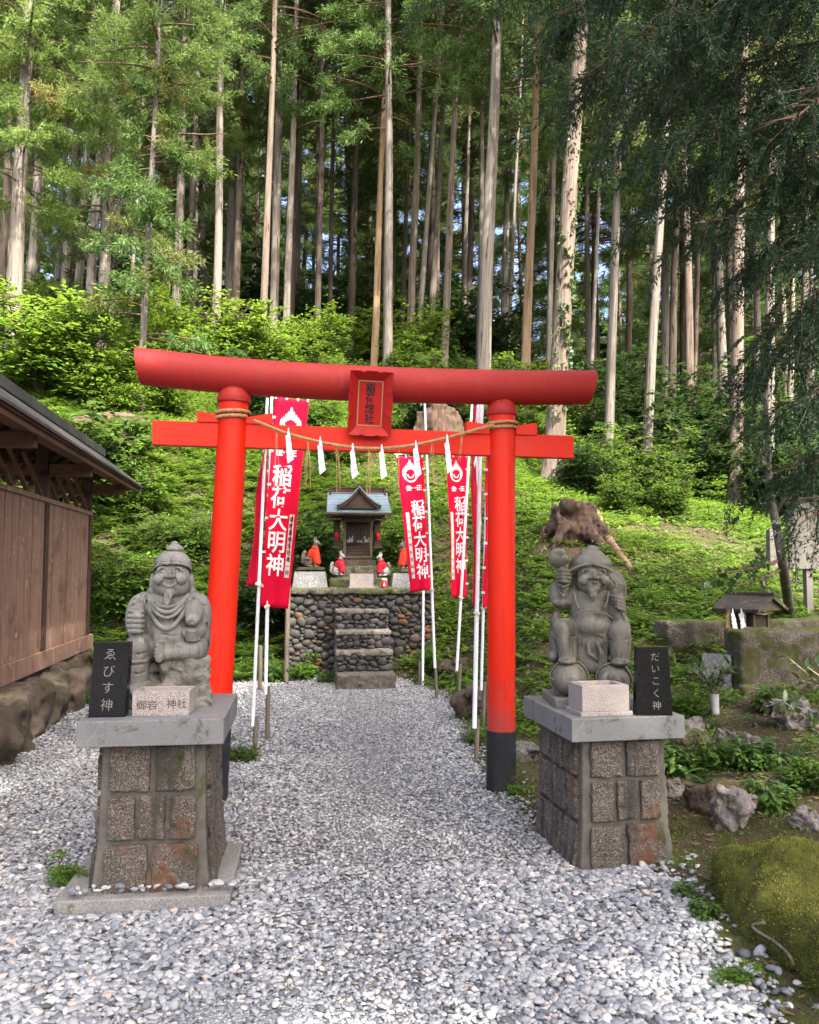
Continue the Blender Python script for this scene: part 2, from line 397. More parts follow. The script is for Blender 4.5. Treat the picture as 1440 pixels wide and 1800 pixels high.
def pdist(x, y, poly=GRAVEL):
    d = np.full(np.shape(x), 1e9)
    for i in range(len(poly)):
        (x0, y0), (x1, y1) = poly[i], poly[(i + 1) % len(poly)]; ex, ey = x1 - x0, y1 - y0
        t = np.clip(((x - x0) * ex + (y - y0) * ey) / (ex * ex + ey * ey), 0, 1)
        d = np.minimum(d, np.hypot(x - x0 - t * ex, y - y0 - t * ey))
    return np.where(in_poly(x, y, poly), -d, d)
def height(x, y):
    x = np.asarray(x, float); y = np.asarray(y, float); x, y = np.broadcast_arrays(x, y)
    px = np.clip(720 + F * x / np.maximum(y, 2.5), _pxs[0], _pxs[-1] - 1e-3)
    j = np.clip(np.searchsorted(_pxs, px, side='right') - 1, 0, len(_pxs) - 2); f = (px - _pxs[j]) / (_pxs[j + 1] - _pxs[j]); f = f * f * (3 - 2 * f)
    yy = np.clip(y, 0, 400); yi = np.where(yy < 60, yy / 0.1, 600 + (yy - 60) / 2); i0 = np.clip(np.floor(yi).astype(int), 0, len(_ys) - 2); g = yi - i0
    a = _tab[j, i0] * (1 - g) + _tab[j, i0 + 1] * g; b = _tab[j + 1, i0] * (1 - g) + _tab[j + 1, i0 + 1] * g
    z = a * (1 - f) + b * f
    d = np.clip(pdist(x, y) / 0.5, 0, 1)
    return z + d * (0.02 + hnoise(x, y) * 0.07 * np.clip(y / 10, 0.5, 1.6))
def gz(x, y): return float(height(np.array([x]), np.array([y]))[0])
def ground_at(px, py, y0=2.0, y1=80.0):
    """where the ray through pixel (px, py) meets the terrain"""
    Ys = np.arange(y0, y1, 0.02); p = at(px, py, 1.0); q = at(px, py, 2.0); d = q - p
    X = p.x + d.x * (Ys - 1); Z = p.z + d.z * (Ys - 1); hit = np.nonzero(Z < height(X, Ys))[0]
    i = hit[0] if len(hit) else len(Ys) - 1
    return Vector((X[i], Ys[i], float(Z[i])))

# ground sheet
def soil_mat():
    m, nt, out = newmat('ground_soil'); v = coord(nt)
    n1 = noise(nt, v, 0.55, 5, 0.6); n2 = noise(nt, v, 7, 7, 0.7); n3 = noise(nt, v, 40, 5, 0.7)
    moss = ramp(nt, n2, [(0.3, (0.030, 0.036, 0.010)), (0.55, (0.052, 0.062, 0.015)), (0.75, (0.085, 0.092, 0.022))]).outputs[0]
    dirt = ramp(nt, n3, [(0.3, (0.032, 0.021, 0.014)), (0.55, (0.066, 0.045, 0.031)), (0.75, (0.13, 0.093, 0.066))]).outputs[0]
    c = mixc(nt, smooth01(nt, n2, 0.42, 0.56), moss, dirt); c = mixc(nt, smooth01(nt, n1, 0.50, 0.60), c, dirt)
    gr = ramp(nt, n3, [(0.3, (0.10, 0.095, 0.095)), (0.7, (0.24, 0.235, 0.235))]).outputs[0]
    a = nd(nt, 'ShaderNodeAttribute', attribute_name='gravel'); ad = nd(nt, 'ShaderNodeMath', operation='MULTIPLY_ADD'); nt.links.new(n2, ad.inputs[0]); ad.inputs[1].default_value = 0.8; nt.links.new(a.outputs['Fac'], ad.inputs[2])
    c = mixc(nt, smooth01(nt, ad.outputs[0], 0.75, 1.05), c, gr)
    principled(nt, out, c, 0.95, 0.15, bump(nt, n3, 0.6, 0.02)); return m
xs = np.concatenate([-np.geomspace(14, 220, 26)[::-1], np.arange(-13.8, 13.9, 0.16), np.geomspace(14, 220, 26)])
ysg = np.concatenate([-np.geomspace(3, 120, 14)[::-1], np.arange(-2.6, 24, 0.14), np.geomspace(24.1, 330, 60)])
GX, GY = np.meshgrid(xs, ysg); GZ = height(GX, GY)
nx, ny = len(xs), len(ysg); ii = (np.arange(ny - 1)[:, None] * nx + np.arange(nx - 1)[None]).ravel()
gme = np_mesh('ground', np.stack([GX, GY, GZ], -1), np.stack([ii, ii + 1, ii + nx + 1, ii + nx], 1), mat=soil_mat(), smooth=True,
              pattr={'gravel': np.clip(0.5 - pdist(GX, GY).ravel() / 0.24, 0, 1)})
tag(mesh_obj('ground', gme), kind='structure')

# ------------------------------------------------------------------ gravel: rounded pebbles lying in two layers
def ico(sub):
    import bmesh
    bm = bmesh.new(); bmesh.ops.create_icosphere(bm, subdivisions=sub, radius=1.0)
    V = np.array([v.co[:] for v in bm.verts]); T = np.array([[v.index for v in f.verts] for f in bm.faces]); bm.free(); return V, T
def rotmats(n, rng, tilt):
    a = rng.uniform(0, 2 * np.pi, n); t = rng.normal(0, tilt, n); b = rng.uniform(0, 2 * np.pi, n)
    ca, sa, ct, st = np.cos(a), np.sin(a), np.cos(t), np.sin(t); z = np.zeros(n); o = np.ones(n)
    Rz = np.stack([np.stack([ca, -sa, z], 1), np.stack([sa, ca, z], 1), np.stack([z, z, o], 1)], 1)
    Rx = np.stack([np.stack([o, z, z], 1), np.stack([z, ct, -st], 1), np.stack([z, st, ct], 1)], 1)
    cb, sb = np.cos(b), np.sin(b); Rb = np.stack([np.stack([cb, -sb, z], 1), np.stack([sb, cb, z], 1), np.stack([z, z, o], 1)], 1)
    return Rb @ Rx @ Rz
def pebbles(X, Y, Z, size, rng, sub, variants=14):
    V0, T0 = ico(sub); n = len(X); nv = len(V0)
    base = []
    for k in range(variants):
        d = 1 + 0.20 * np.sin(V0 @ rng.normal(size=3) * 2.2 + k) + 0.15 * np.sin(V0 @ rng.normal(size=3) * 3.4)
        base.append(V0 * d[:, None])
    base = np.stack(base); pick = rng.integers(0, variants, n)
    S = size[:, None] * np.stack([rng.uniform(0.85, 1.25, n), rng.uniform(0.55, 0.95, n), rng.uniform(0.28, 0.56, n)], 1)
    Rm = rotmats(n, rng, 0.28)
    P = np.einsum('nij,nvj->nvi', Rm, base[pick] * S[:, None, :]) + np.stack([X, Y, Z], 1)[:, None, :]
    T = (T0[None] + (np.arange(n) * nv)[:, None, None]).reshape(-1, 3)
    return P.reshape(-1, 3), T, nv, len(T0)
def pebble_mat():
    m, nt, out = newmat('pebble_stone'); a = nd(nt, 'ShaderNodeAttribute', attribute_name='tint')
    c = ramp(nt, a.outputs['Fac'], [(0.0, (0.055, 0.056, 0.058)), (0.16, (0.115, 0.122, 0.132)), (0.36, (0.205, 0.216, 0.232)), (0.55, (0.305, 0.308, 0.308)), (0.74, (0.405, 0.398, 0.385)), (0.87, (0.41, 0.36, 0.32)), (0.94, (0.36, 0.275, 0.225)), (1.0, (0.60, 0.585, 0.555))]).outputs[0]
    v = coord(nt); n = noise(nt, v, 60, 4, 0.6); c = mixc(nt, 0.35, c, ramp(nt, n, [(0.3, (0.55, 0.55, 0.55)), (0.7, (1.0, 1.0, 1.0))]).outputs[0], 'MULTIPLY')
    principled(nt, out, c, 0.62, 0.35, bump(nt, noise(nt, v, 200, 3), 0.15, 0.002)); return m
PEB = pebble_mat()
FOOT = []      # rectangles kept free of pebbles: (cx, cy, hx, hy, rot)
FOOT += [(-1.27, 4.25, 0.40, 0.44, 7.3), (1.07, 4.71, 0.30, 0.40, 10.0)]
def free(X, Y):
    ok = np.ones(len(X), bool)
    for cx, cy, hx, hy, r in FOOT:
        c, s_ = math.cos(R(r)), math.sin(R(r)); u = (X - cx) * c + (Y - cy) * s_; w = -(X - cx) * s_ + (Y - cy) * c
        ok &= ~((abs(u) < hx) & (abs(w) < hy))
    return ok
def gravel_band(y0, y1, per_m2, smin, smax, sub, seed):
    rng = np.random.default_rng(seed); xa, xb = -0.56 * y1 - 0.5, min(0.56 * y1, 1.9)
    n = int((xb - xa) * (y1 - y0) * per_m2); X = rng.uniform(xa, xb, n); Y = rng.uniform(y0, y1, n)
    k = (np.abs(X) < 0.545 * Y + 0.25); X, Y = X[k], Y[k]
    d = pdist(X, Y) + 0.10 * hnoise(X * 2, Y * 2)
    k = (d < rng.exponential(0.07, len(X)) - 0.03) & free(X, Y) & (X > -4.05); X, Y = X[k], Y[k]; n = len(X)
    # a patch of bare grit worn into the gravel near the bottom edge
    worn = np.exp(-(((X + 0.62) / 0.34) ** 2 + ((Y - 2.93) / 0.13) ** 2)) + 0.8 * np.exp(-(((X - 0.2) / 0.25) ** 2 + ((Y - 2.75) / 0.08) ** 2))
    k = rng.random(n) > worn * 1.1; X, Y = X[k], Y[k]; n = len(X)
    size = smin + (smax - smin) * rng.beta(1.5, 3.2, n)
    size *= 1 - .28 * np.exp(-((X + .10 + .062 * (Y - 3)) / .42) ** 2)
    Z = height(X, Y) + size * 0.25 + rng.uniform(-0.002, 0.010, n)
    V, T, nv, nt_ = pebbles(X, Y, Z, size, rng, sub)
    tint = np.clip(rng.normal(0.42, 0.19, n) + 0.06 * hnoise(X * 1.3, Y * 1.3), 0, 0.84); tint = np.where(rng.random(n) < 0.055, rng.uniform(0.85, 1, n), tint)
    return V, T, np.repeat(tint, nt_)
parts = [gravel_band(2.3, 4.4, 4100, 0.008, 0.029, 2, 1), gravel_band(4.4, 7.0, 3600, 0.008, 0.025, 1, 2), gravel_band(7.0, 12.1, 2500, 0.009, 0.024, 1, 3)]
def grit():
    rng = np.random.default_rng(44); n = 15000; X = np.r_[rng.normal(-.62, .34, n), rng.normal(.2, .26, n // 3)]; Y = np.r_[rng.normal(2.93, .15, n), rng.normal(2.75, .1, n // 3)]; k = (Y > 2.4) & (np.abs(X) < .56 * Y); X, Y = X[k], Y[k]; size = rng.uniform(.0025, .0075, len(X))
    V, T, nv, nt_ = pebbles(X, Y, height(X, Y) + size * .3, size, rng, 1); return V, T, np.repeat(np.clip(rng.normal(.34, .2, len(X)), 0, .84), nt_)
parts.append(grit())
b = 0; VV, TT, FF = [], [], []
for V, T, f in parts: VV.append(V); TT.append(T + b); FF.append(f); b += len(V)
tag(mesh_obj('gravel', np_mesh('gravel', np.concatenate(VV), None, np.concatenate(TT), PEB, True, fattr={'tint': np.concatenate(FF)})), 'loose pale grey pebbles covering the path', None, None, 'stuff')
# ================================================================== torii gate
M_RED = None
def red_paint(name, base, rough, fade, dirt=True):
    m, nt, out = newmat(name); v = coord(nt)
    n = noise(nt, v, 3.0, 5, 0.6); c = ramp(nt, n, [(0.3, tuple(x * 0.90 for x in base)), (0.7, base)]).outputs[0]
    vs = coord(nt, (14, 14, 1.2)); st = noise(nt, vs, 1.0, 5, 0.7); c = mixc(nt, smooth01(nt, st, 0.55, 0.8), c, tuple(min(1, x * 0.8 + fade) for x in base))
    vf = coord(nt, (1, 1, 1)); sp = noise(nt, vf, 55, 3, 0.6); c = mixc(nt, smooth01(nt, sp, 0.66, 0.76), c, tuple(x * 0.6 for x in base))
    rn = nd(nt, 'ShaderNodeMapRange'); rn.inputs['To Min'].default_value = rough - 0.07; rn.inputs['To Max'].default_value = rough + 0.12; nt.links.new(st, rn.inputs['Value'])
    vd = coord(nt, (9, 9, .7)); c = mixc(nt, smooth01(nt, noise(nt, vd, 1.0, 6, .7), .58, .74), c, tuple(x * .62 + .004 for x in base))
    vq = coord(nt); c = mixc(nt, smooth01(nt, noise(nt, vq, 1.1, 6, .7), .60, .74), c, tuple(x * .82 + .02 for x in base))
    if dirt: c = base_dirt(nt, c, base)
    principled(nt, out, c, rn.outputs[0], 0.24, bump(nt, noise(nt, vs, 3, 4), 0.06, 0.003)); return m
def base_dirt(nt, c, base):
    sx = nd(nt, 'ShaderNodeSeparateXYZ'); nt.links.new(coord(nt), sx.inputs[0]); dn = nd(nt, 'ShaderNodeMath', operation='MULTIPLY_ADD'); nt.links.new(noise(nt, coord(nt, (6, 6, 2.5)), 1.5, 6, .7), dn.inputs[0]); dn.inputs[1].default_value = -1.1; nt.links.new(sx.outputs[2], dn.inputs[2])
    return mixc(nt, smooth01(nt, dn.outputs[0], .30, -.15), c, tuple(x * .55 + .035 for x in base))
M_RED = red_paint('vermilion_paint', (0.63, 0.017, 0.0018), 0.45, 0.010)
M_RED2 = red_paint('faded_red_paint', (0.33, 0.021, 0.016), 0.55, 0.03)
M_REDF = red_paint('plaque_frame_paint', (0.36, 0.012, 0.009), 0.5, 0.012, False)
M_REDP = red_paint('plaque_panel_paint', (0.40, 0.008, 0.004), 0.5, 0.008, False)
M_BLACK = plain('black_sleeve', (0.016, 0.0165, 0.018), 0.62, 0.3, 0.4, 9, 0.3, 120)
M_BLACKSTONE = None
M_TAN = plain('tan_border', (0.30, 0.16, 0.09), 0.6)
M_INK = plain('black_ink', (0.010, 0.009, 0.010), 0.6)
M_WHITEINK = plain('white_print', (0.80, 0.78, 0.76), 0.7)

def on_plane(px, py, A, B):
    d = at(px, py, 1.0); ex, ey = B[0] - A[0], B[1] - A[1]
    Y = (A[0] * ey - A[1] * ex) / (d.x * ey - ex); return at(px, py, Y)
DL, DR = 5.62, 5.88
TA, TB = at(372, 1390, DL), at(881, 1384, DR)
TU = Vector((TB.x - TA.x, TB.y - TA.y, 0)).normalized(); TN = Vector((TU.y, -TU.x, 0))      # TN points to the viewer
TR = math.atan2(TU.y, TU.x)
def tp(px, py, off=0.0):
    """point shown at (px, py) on the plane parallel to the torii, OFF metres nearer the viewer"""
    return on_plane(px, py, TA + TN * off, TB + TN * off)

torii = thing('torii_gate', 'red shrine gate with black sleeved pillars spanning the gravel path', 'torii gate', ((TA.x + TB.x) / 2, (TA.y + TB.y) / 2, 0))
PIL = []
for (bx, by, tx, ty, r) in ((372, 1390, 412.5, 690, 0.1015), (881, 1384, 882, 713, 0.0985)):
    b, t = tp(bx, by), tp(tx, ty); d = (t - b).normalized(); b0 = b - d * 0.12
    PIL.append((b, d, r))
    m = MB(); k = 14; m.tube([b0 + (t - b0) * i / k for i in range(k + 1)], r, 40); m.build('pillar', M_RED, torii, True, 40)
    slen = 0.41 if bx < 500 else 0.395
    s = MB(); s.tube([b0, b + d * slen, b + d * (slen + 0.004)], [r + 0.006, r + 0.006, r + 0.001], 40); s.build('pillar_sleeve', M_BLACK, torii, True, 40)
    c = MB(); h = (t - b).length; base = b + d * (h - 0.075)
    prof = [(0.0, r + 0.002), (0.0, r + 0.013), (0.012, r + 0.017), (0.05, r + 0.012), (0.085, r - 0.002), (0.115, r - 0.03), (0.14, 0.03)]
    c.tube([base + d * z for z, q in prof], [q for z, q in prof], 40); c.build('pillar_cap', M_RED2, torii, True, 50)

# top beam (one round beam with upswept, slanting ends)
KC = [(243, 643.5), (330, 653), (430, 662), (530, 669), (640, 674.5), (740, 678), (850, 680.5), (950, 681.5), (1039, 681)]
kp = [tp(x, y) for x, y in KC]
def spline(P, n):
    P = np.array([list(p) for p in P]); t = np.linspace(0, len(P) - 1, n); o = []
    for u in t:
        i = min(int(u), len(P) - 2); f = u - i; p0, p1, p2, p3 = P[max(i - 1, 0)], P[i], P[i + 1], P[min(i + 2, len(P) - 1)]
        o.append(0.5 * (2 * p1 + (p2 - p0) * f + (2 * p0 - 5 * p1 + 4 * p2 - p3) * f * f + (3 * p1 - p0 - 3 * p2 + p3) * f ** 3))
    return [Vector(q) for q in o]
kpts = spline(kp, 40); kr = 0.126
vs, fs = [], []; n = 48
for i, p in enumerate(kpts):
    t = (kpts[min(i + 1, 39)] - kpts[max(i - 1, 0)]).normalized(); up = Vector((0, 0, 1)); up = (up - t * up.dot(t)).normalized(); fr = up.cross(t)
    e = max(0, 1 - i / 5) * -1 + max(0, 1 - (39 - i) / 5)
    for k in range(n):
        a = 2 * math.pi * k / n; off = up * math.sin(a) * kr + fr * math.cos(a) * kr
        vs.append(p + off + t * e * (math.sin(a) * 0.032))
for i in range(39):
    for k in range(n): a, b = i * n + k, i * n + (k + 1) % n; fs.append((a, b, b + n, a + n))
fs += [tuple(range(n))[::-1], tuple(range(39 * n, 40 * n))]
MB().add(vs, fs).build('top_beam', M_RED2, torii, True, 40, bevel=0.004)

# tie beam through both pillars, and the wedges that lock it
def slab(pts, half, name, mat, bev=0.003):
    q = []
    for o in (half, -half): q.append([tp(x, y) + TN * o for x, y in pts])
    n = len(pts); m = MB(); m.add(q[0] + q[1], [tuple(range(n)), tuple(range(n, 2 * n))[::-1]] + [(i, i + n, (i + 1) % n + n, (i + 1) % n) for i in range(n)])
    return m.build(name, mat, torii, True, None, bev)
slab([(269, 782.5), (1006, 806.5), (1006, 767.5), (269, 740)], 0.036, 'tie_beam', M_RED)
slab([(348, 743.5), (386, 744.5), (386, 731.5), (348, 724)], 0.050, 'wedge', M_RED)
slab([(433, 746.5), (479, 748.5), (479, 728), (433, 736)], 0.050, 'wedge', M_RED)
slab([(818, 764), (859, 765), (859, 749), (818, 742)], 0.050, 'wedge', M_RED)
slab([(904, 766), (941, 767), (941, 745.5), (904, 750)], 0.050, 'wedge', M_RED)

# ------------------------------------------------------------------ lettering
def text_verts(body, size=1.0, bold=0.0, spacing=1.0, res=3, extrude=0.0):
    c = bpy.data.curves.new('lettering', 'FONT'); c.body = body; c.size = size; c.align_x = 'CENTER'; c.align_y = 'CENTER'; c.space_line = spacing
    c.offset = bold; c.resolution_u = res; c.extrude = extrude
    o = bpy.data.objects.new('lettering', c); COL.objects.link(o)
    dg = bpy.context.evaluated_depsgraph_get(); me = bpy.data.meshes.new_from_object(o.evaluated_get(dg))
    V = np.array([v.co[:] for v in me.vertices]).reshape(-1, 3); Fc = [tuple(p.vertices) for p in me.polygons]
    bpy.data.objects.remove(o); bpy.data.curves.remove(c); bpy.data.meshes.remove(me)
    V[:, :2] -= (V[:, :2].max(0) + V[:, :2].min(0)) / 2
    return V, Fc
def vtext(chars, pitch, size, bold, squeeze=1.0):
    """vertical lettering, one character under the other, centred; returns verts (x right, y up) and faces"""
    V, Fc, b = [], [], 0; n = len(chars)
    for i, ch in enumerate(chars):
        if ch == ' ': continue
        v, f = text_verts(ch, size, bold); v = v.copy(); v[:, 0] *= squeeze; v[:, 1] += ((n - 1) / 2 - i) * pitch
        V.append(v); Fc += [tuple(k + b for k in q) for q in f]; b += len(v)
    return np.concatenate(V), Fc
def flat_text(name, V, Fc, mat, parent, M, thick=0.002):
    """lettering as a thin raised plate: front at local z=thick"""
    n = len(V); top = np.c_[V[:, :2], np.full(n, thick)]
    W = [M @ Vector(p) for p in top]
    m = MB().add(W, Fc); return m.build(name, mat, parent)

# name plaque --------------------------------------------------------
pc = tp(651.5, 709.5, 0.165); plaque_rot = R(-13)
plq = bpy.data.objects.new('name_plaque', None); link(plq); plq.parent = torii
plq.location = pc - torii.location; plq.rotation_euler = Euler((-plaque_rot, R(1.6), TR))
OW, OH, IW, IH, DP = 0.147, 0.222, 0.088, 0.158, 0.055
def side_pts(a, b, inward, n=25, cusps=(0.31, 0.69)):
    o = []
    for i in range(n):
        t = i / (n - 1); d = min(abs(t - c) for c in cusps); w = 0.013 * max(0, 1 - d / 0.055) ** 1.2 - 0.004 * math.sin(math.pi * t)
        o.append((a[0] + (b[0] - a[0]) * t + inward[0] * w, a[1] + (b[1] - a[1]) * t + inward[1] * w))
    return o
fm = MB(); oc = [(-OW, -OH), (OW, -OH), (OW, OH), (-OW, OH)]; ic = [(-IW, -IH), (IW, -IH), (IW, IH), (-IW, IH)]; inn = [(0, 1), (-1, 0), (0, -1), (1, 0)]
for k in range(4):
    O = side_pts(oc[k], oc[(k + 1) % 4], inn[k]); I = [(ic[k][0] + (ic[(k + 1) % 4][0] - ic[k][0]) * i / 24, ic[k][1] + (ic[(k + 1) % 4][1] - ic[k][1]) * i / 24) for i in range(25)]
    vs = [(x, 0, z) for x, z in O] + [(x, DP, z) for x, z in I]; fm.add(vs, [(i, i + 1, i + 26, i + 25) for i in range(24)])
fo = fm.build('plaque_frame', M_REDF, plq); sm = fo.modifiers.new('thickness', 'SOLIDIFY'); sm.thickness = 0.009; sm.offset = 0
MB().box((0, DP + 0.004, 0), (2 * IW + 0.012, 0.012, 2 * IH + 0.012)).build('plaque_panel', M_REDP, plq, bevel=0.001)
bm_ = MB(); w = 0.009
for c, d in (((0, DP - 0.006, IH - w / 2), (2 * IW, 0.008, w)), ((0, DP - 0.006, -IH + w / 2), (2 * IW, 0.008, w)), ((-IW + w / 2, DP - 0.006, 0), (w, 0.0074, 2 * IH - 2 * w)), ((IW - w / 2, DP - 0.006, 0), (w, 0.0074, 2 * IH - 2 * w))): bm_.box(c, d)
bm_.build('plaque_border', M_TAN, plq)
MB().box((0, DP + 0.035, -0.06), (0.05, 0.05, 0.10)).build('plaque_bracket', M_REDF, plq)
V, Fc = vtext('稲荷総社', 0.0705, 0.074, 0.0016, 0.95)
flat_text('plaque_lettering', V, Fc, M_INK, plq, Matrix.Translation((0, DP - 0.0035, 0)) @ Matrix.Rotation(R(90), 4, 'X'), 0.001)

# ------------------------------------------------------------------ straw rope with paper streamers
M_ROPE = plain('straw_rope', (0.36, 0.23, 0.11), 0.85, 0.15, 0.35, 40, 0.4, 150)
M_STRAW = plain('dry_straw', (0.40, 0.26, 0.12), 0.8, 0.2, 0.3, 12)
rope = thing('straw_rope', 'twisted straw rope sagging between the two red gate pillars', 'sacred rope', tp(650, 788, 0.13))
def twisted(pts, rr, pitch, strands=3, n=7):
    """three strands wound round the path"""
    P = spline(pts, max(int(sum((pts[i + 1] - pts[i]).length for i in range(len(pts) - 1)) / (pitch / 9)), 20)); m = MB(); N = None; L = 0; fr = []
    for i, p in enumerate(P):
        t = (P[min(i + 1, len(P) - 1)] - P[max(i - 1, 0)]).normalized()
        N = t.orthogonal().normalized() if N is None else (N - t * N.dot(t)).normalized(); L += (p - P[i - 1]).length if i else 0; fr.append((p, N.copy(), t.cross(N), L))
    for s in range(strands):
        q = []
        for p, N_, B_, l in fr:
            a = 2 * math.pi * (l / pitch + s / strands); q.append(p + (N_ * math.cos(a) + B_ * math.sin(a)) * rr * 0.52)
        m.tube(q, rr * 0.56, n)
    return m
RP = [(446, 739), (480, 752.5), (505, 762), (565, 777.5), (620, 786.5), (655, 788.5), (690, 787), (731, 781.5), (786, 769.5), (840, 754.5), (868, 747)]
rpts = [tp(x, y, 0.128) for x, y in RP]
twisted(rpts, 0.0115, 0.07).build('hanging_rope', M_ROPE, rope, True, 60)
for (b, d, r), yc, turns, rr in ((PIL[0], 730, 1.5, 0.013), (PIL[1], 748.5, 1.6, 0.0115)):
    c0 = tp(410 if b.x < -0.5 else 882, yc); q = []
    k = int(turns * 22)
    for i in range(k + 1):
        a = 2 * math.pi * i / 22 + 0.6; z = (i / k - 0.5) * 0.035 * turns + 0.010 * math.cos(a)
        q.append(c0 + TU * math.cos(a) * (r + rr * 0.85) + TN * math.sin(a) * (r + rr * 0.85) + Vector((0, 0, z)))
    twisted(q, rr, 0.08).build('rope_loop', M_ROPE, rope, True, 60)
rng = random.Random(4)
for (px, y0, y1, k) in ((487, 757, 866, 3), (541, 772, 862, 4), (592, 783, 874, 3), (650, 789, 880, 4), (702, 786, 862, 2), (759, 776, 872, 4), (812, 763, 816, 3)):
    m = MB(); a = tp(px, y0, 0.115)
    for j in range(k):
        dx = rng.uniform(-5, 5); e = tp(px + dx * 1.3, y1 - rng.uniform(0, 22), 0.11); mid = tp(px + dx + rng.uniform(-2, 2), (y0 + y1) / 2, 0.118)
        m.tube(spline([a + TU * rng.uniform(-.008, .008), mid, e], 9), 0.0019, 5)
    m.build("straw_tassel", M_STRAW, rope, True)
# paper streamers
M_PAPER, nt, out = newmat('white_paper'); p = principled(nt, out, (0.82, 0.84, 0.86), 0.7, 0.2)
tr = nd(nt, 'ShaderNodeBsdfTranslucent'); tr.inputs[0].default_value = (0.8, 0.82, 0.85, 1); mx = nd(nt, 'ShaderNodeMixShader'); mx.inputs[0].default_value = 0.25
nt.links.new(p.outputs[0], mx.inputs[1]); nt.links.new(tr.outputs[0], mx.inputs[2]); nt.links.new(mx.outputs[0], out.inputs['Surface'])
def streamer(name, label, cat, top, H, W, right, front, seed, group, mat=None, parent=None):
    """a zigzag paper streamer folded from one strip: four slanting panels"""
    rg = random.Random(seed); o = thing(name, label, cat, top, 0, group)
    U, N, Z = right, front, Vector((0, 0, 1)); m = MB()
    def pt(x, z, y=0): return U * x * W + N * y * W + Z * (-z) * H
    w = 0.14; m.add([pt(-.06, 0), pt(.06, 0), pt(.20, .22, .05), pt(-.12, .22, .05)], [(0, 1, 2, 3)])
    x = -0.05
    for i in range(4):
        z0 = 0.16 + i * 0.19; x0 = x + (0.02 if i % 2 else 0) + i * 0.09; tw = rg.uniform(-.25, .25); s = 1 + 0.12 * i
        a, b = (0.42 * s, 0.27)
        m.add([pt(x0 - a * .75, z0 + .10, tw), pt(x0 + a * .55, z0 - .03, -tw), pt(x0 + a * .85, z0 + b - .08, -tw + .2), pt(x0 - a * .45, z0 + b + .05, tw + .2)], [(0, 1, 2, 3)])
        if i < 3: m.add([pt(x0 + a * .40, z0 + b - .05, -tw + .2), pt(x0 + a * .1, z0 + b, .05), pt(x0 + .09, z0 + .25, .22), pt(x0 + .3, z0 + .19, .22)], [(0, 1, 2, 3)])
    q = m.build('paper_strip', mat or M_PAPER, o); sd_ = q.modifiers.new('paper', 'SOLIDIFY'); sd_.thickness = 0.0015
    return o
SH = [(507, 755, 818, 'white paper streamer on the rope in front of the largest banner'), (563, 770, 838, 'white paper streamer on the rope, hanging over the fern bank beside the large banner'),
      (620, 782, 846, 'white paper streamer on the rope, hanging above the shrine roof on its banner side'), (671, 784, 847, 'white paper streamer on the rope, just under the corner of the name plaque'),
      (731, 777, 846, 'white paper streamer on the rope covering the emblem of the middle banner'), (786, 766, 838, 'white paper streamer on the rope just beside the emblem of the narrow banner')]
for i, (x, y0, y1, lab) in enumerate(SH):
    t = tp(x, y0 - 3, 0.148); streamer('paper_streamer', lab, 'paper streamer', t, pxw(y1 - y0, 5.65) * .95, 0.053, (TU + Vector((0, 0, 0.05 * ((i % 3) - 1)))).normalized(), TN, i, 'paper streamers on the straw rope')
# ================================================================== pedestals
M_SLAB = stone('grey_granite_slab', [(0.095, 0.098, 0.096), (0.135, 0.138, 0.135), (0.18, 0.18, 0.176)], 4, ((0.23, 0.23, 0.228), (0.085, 0.085, 0.083)), 300, [((0.085, 0.08, 0.066), 5, 0.55, 3.0), ((0.20, 0.20, 0.19), 3, 0.62, 8.0)], 0, 0.55, 0.05, 200, 0.002)
M_BLOCK = stone('weathered_granite_block', [(0.060, 0.046, 0.036), (0.10, 0.080, 0.064), (0.155, 0.130, 0.110)], 9, ((0.22, 0.195, 0.17), (0.04, 0.035, 0.03)), 150,
                [((0.125, 0.060, 0.033), 2.8, 0.56, 1.0), ((0.15, 0.055, 0.022), 12, 0.64, 9.0), ((0.05, 0.052, 0.02), 4, 0.585, 5.0), ((0.50, 0.48, 0.45), 16, 0.69, 2.0)], 0.15, 0.9, 0.9, 90, 0.016, ((0.05, 0.045, 0.036), (0.17, 0.15, 0.13)))
M_MORTAR = stone('mortar', [(0.060, 0.054, 0.044), (0.092, 0.084, 0.070), (0.13, 0.12, 0.103)], 11, None, 1, [((0.22, 0.075, 0.02), 4, 0.66, 4.0), ((0.055, 0.06, 0.022), 6, 0.6, 8.0)], 0.1, 0.95, 0.5, 90)
M_CONC = stone('concrete', [(0.13, 0.125, 0.115), (0.18, 0.175, 0.165), (0.24, 0.235, 0.22)], 8, ((0.27, 0.265, 0.25), (0.12, 0.115, 0.11)), 230, [((0.09, 0.09, 0.04), 5, 0.58, 1.0)], 0.2, 0.9, 0.3, 120, 0.004)
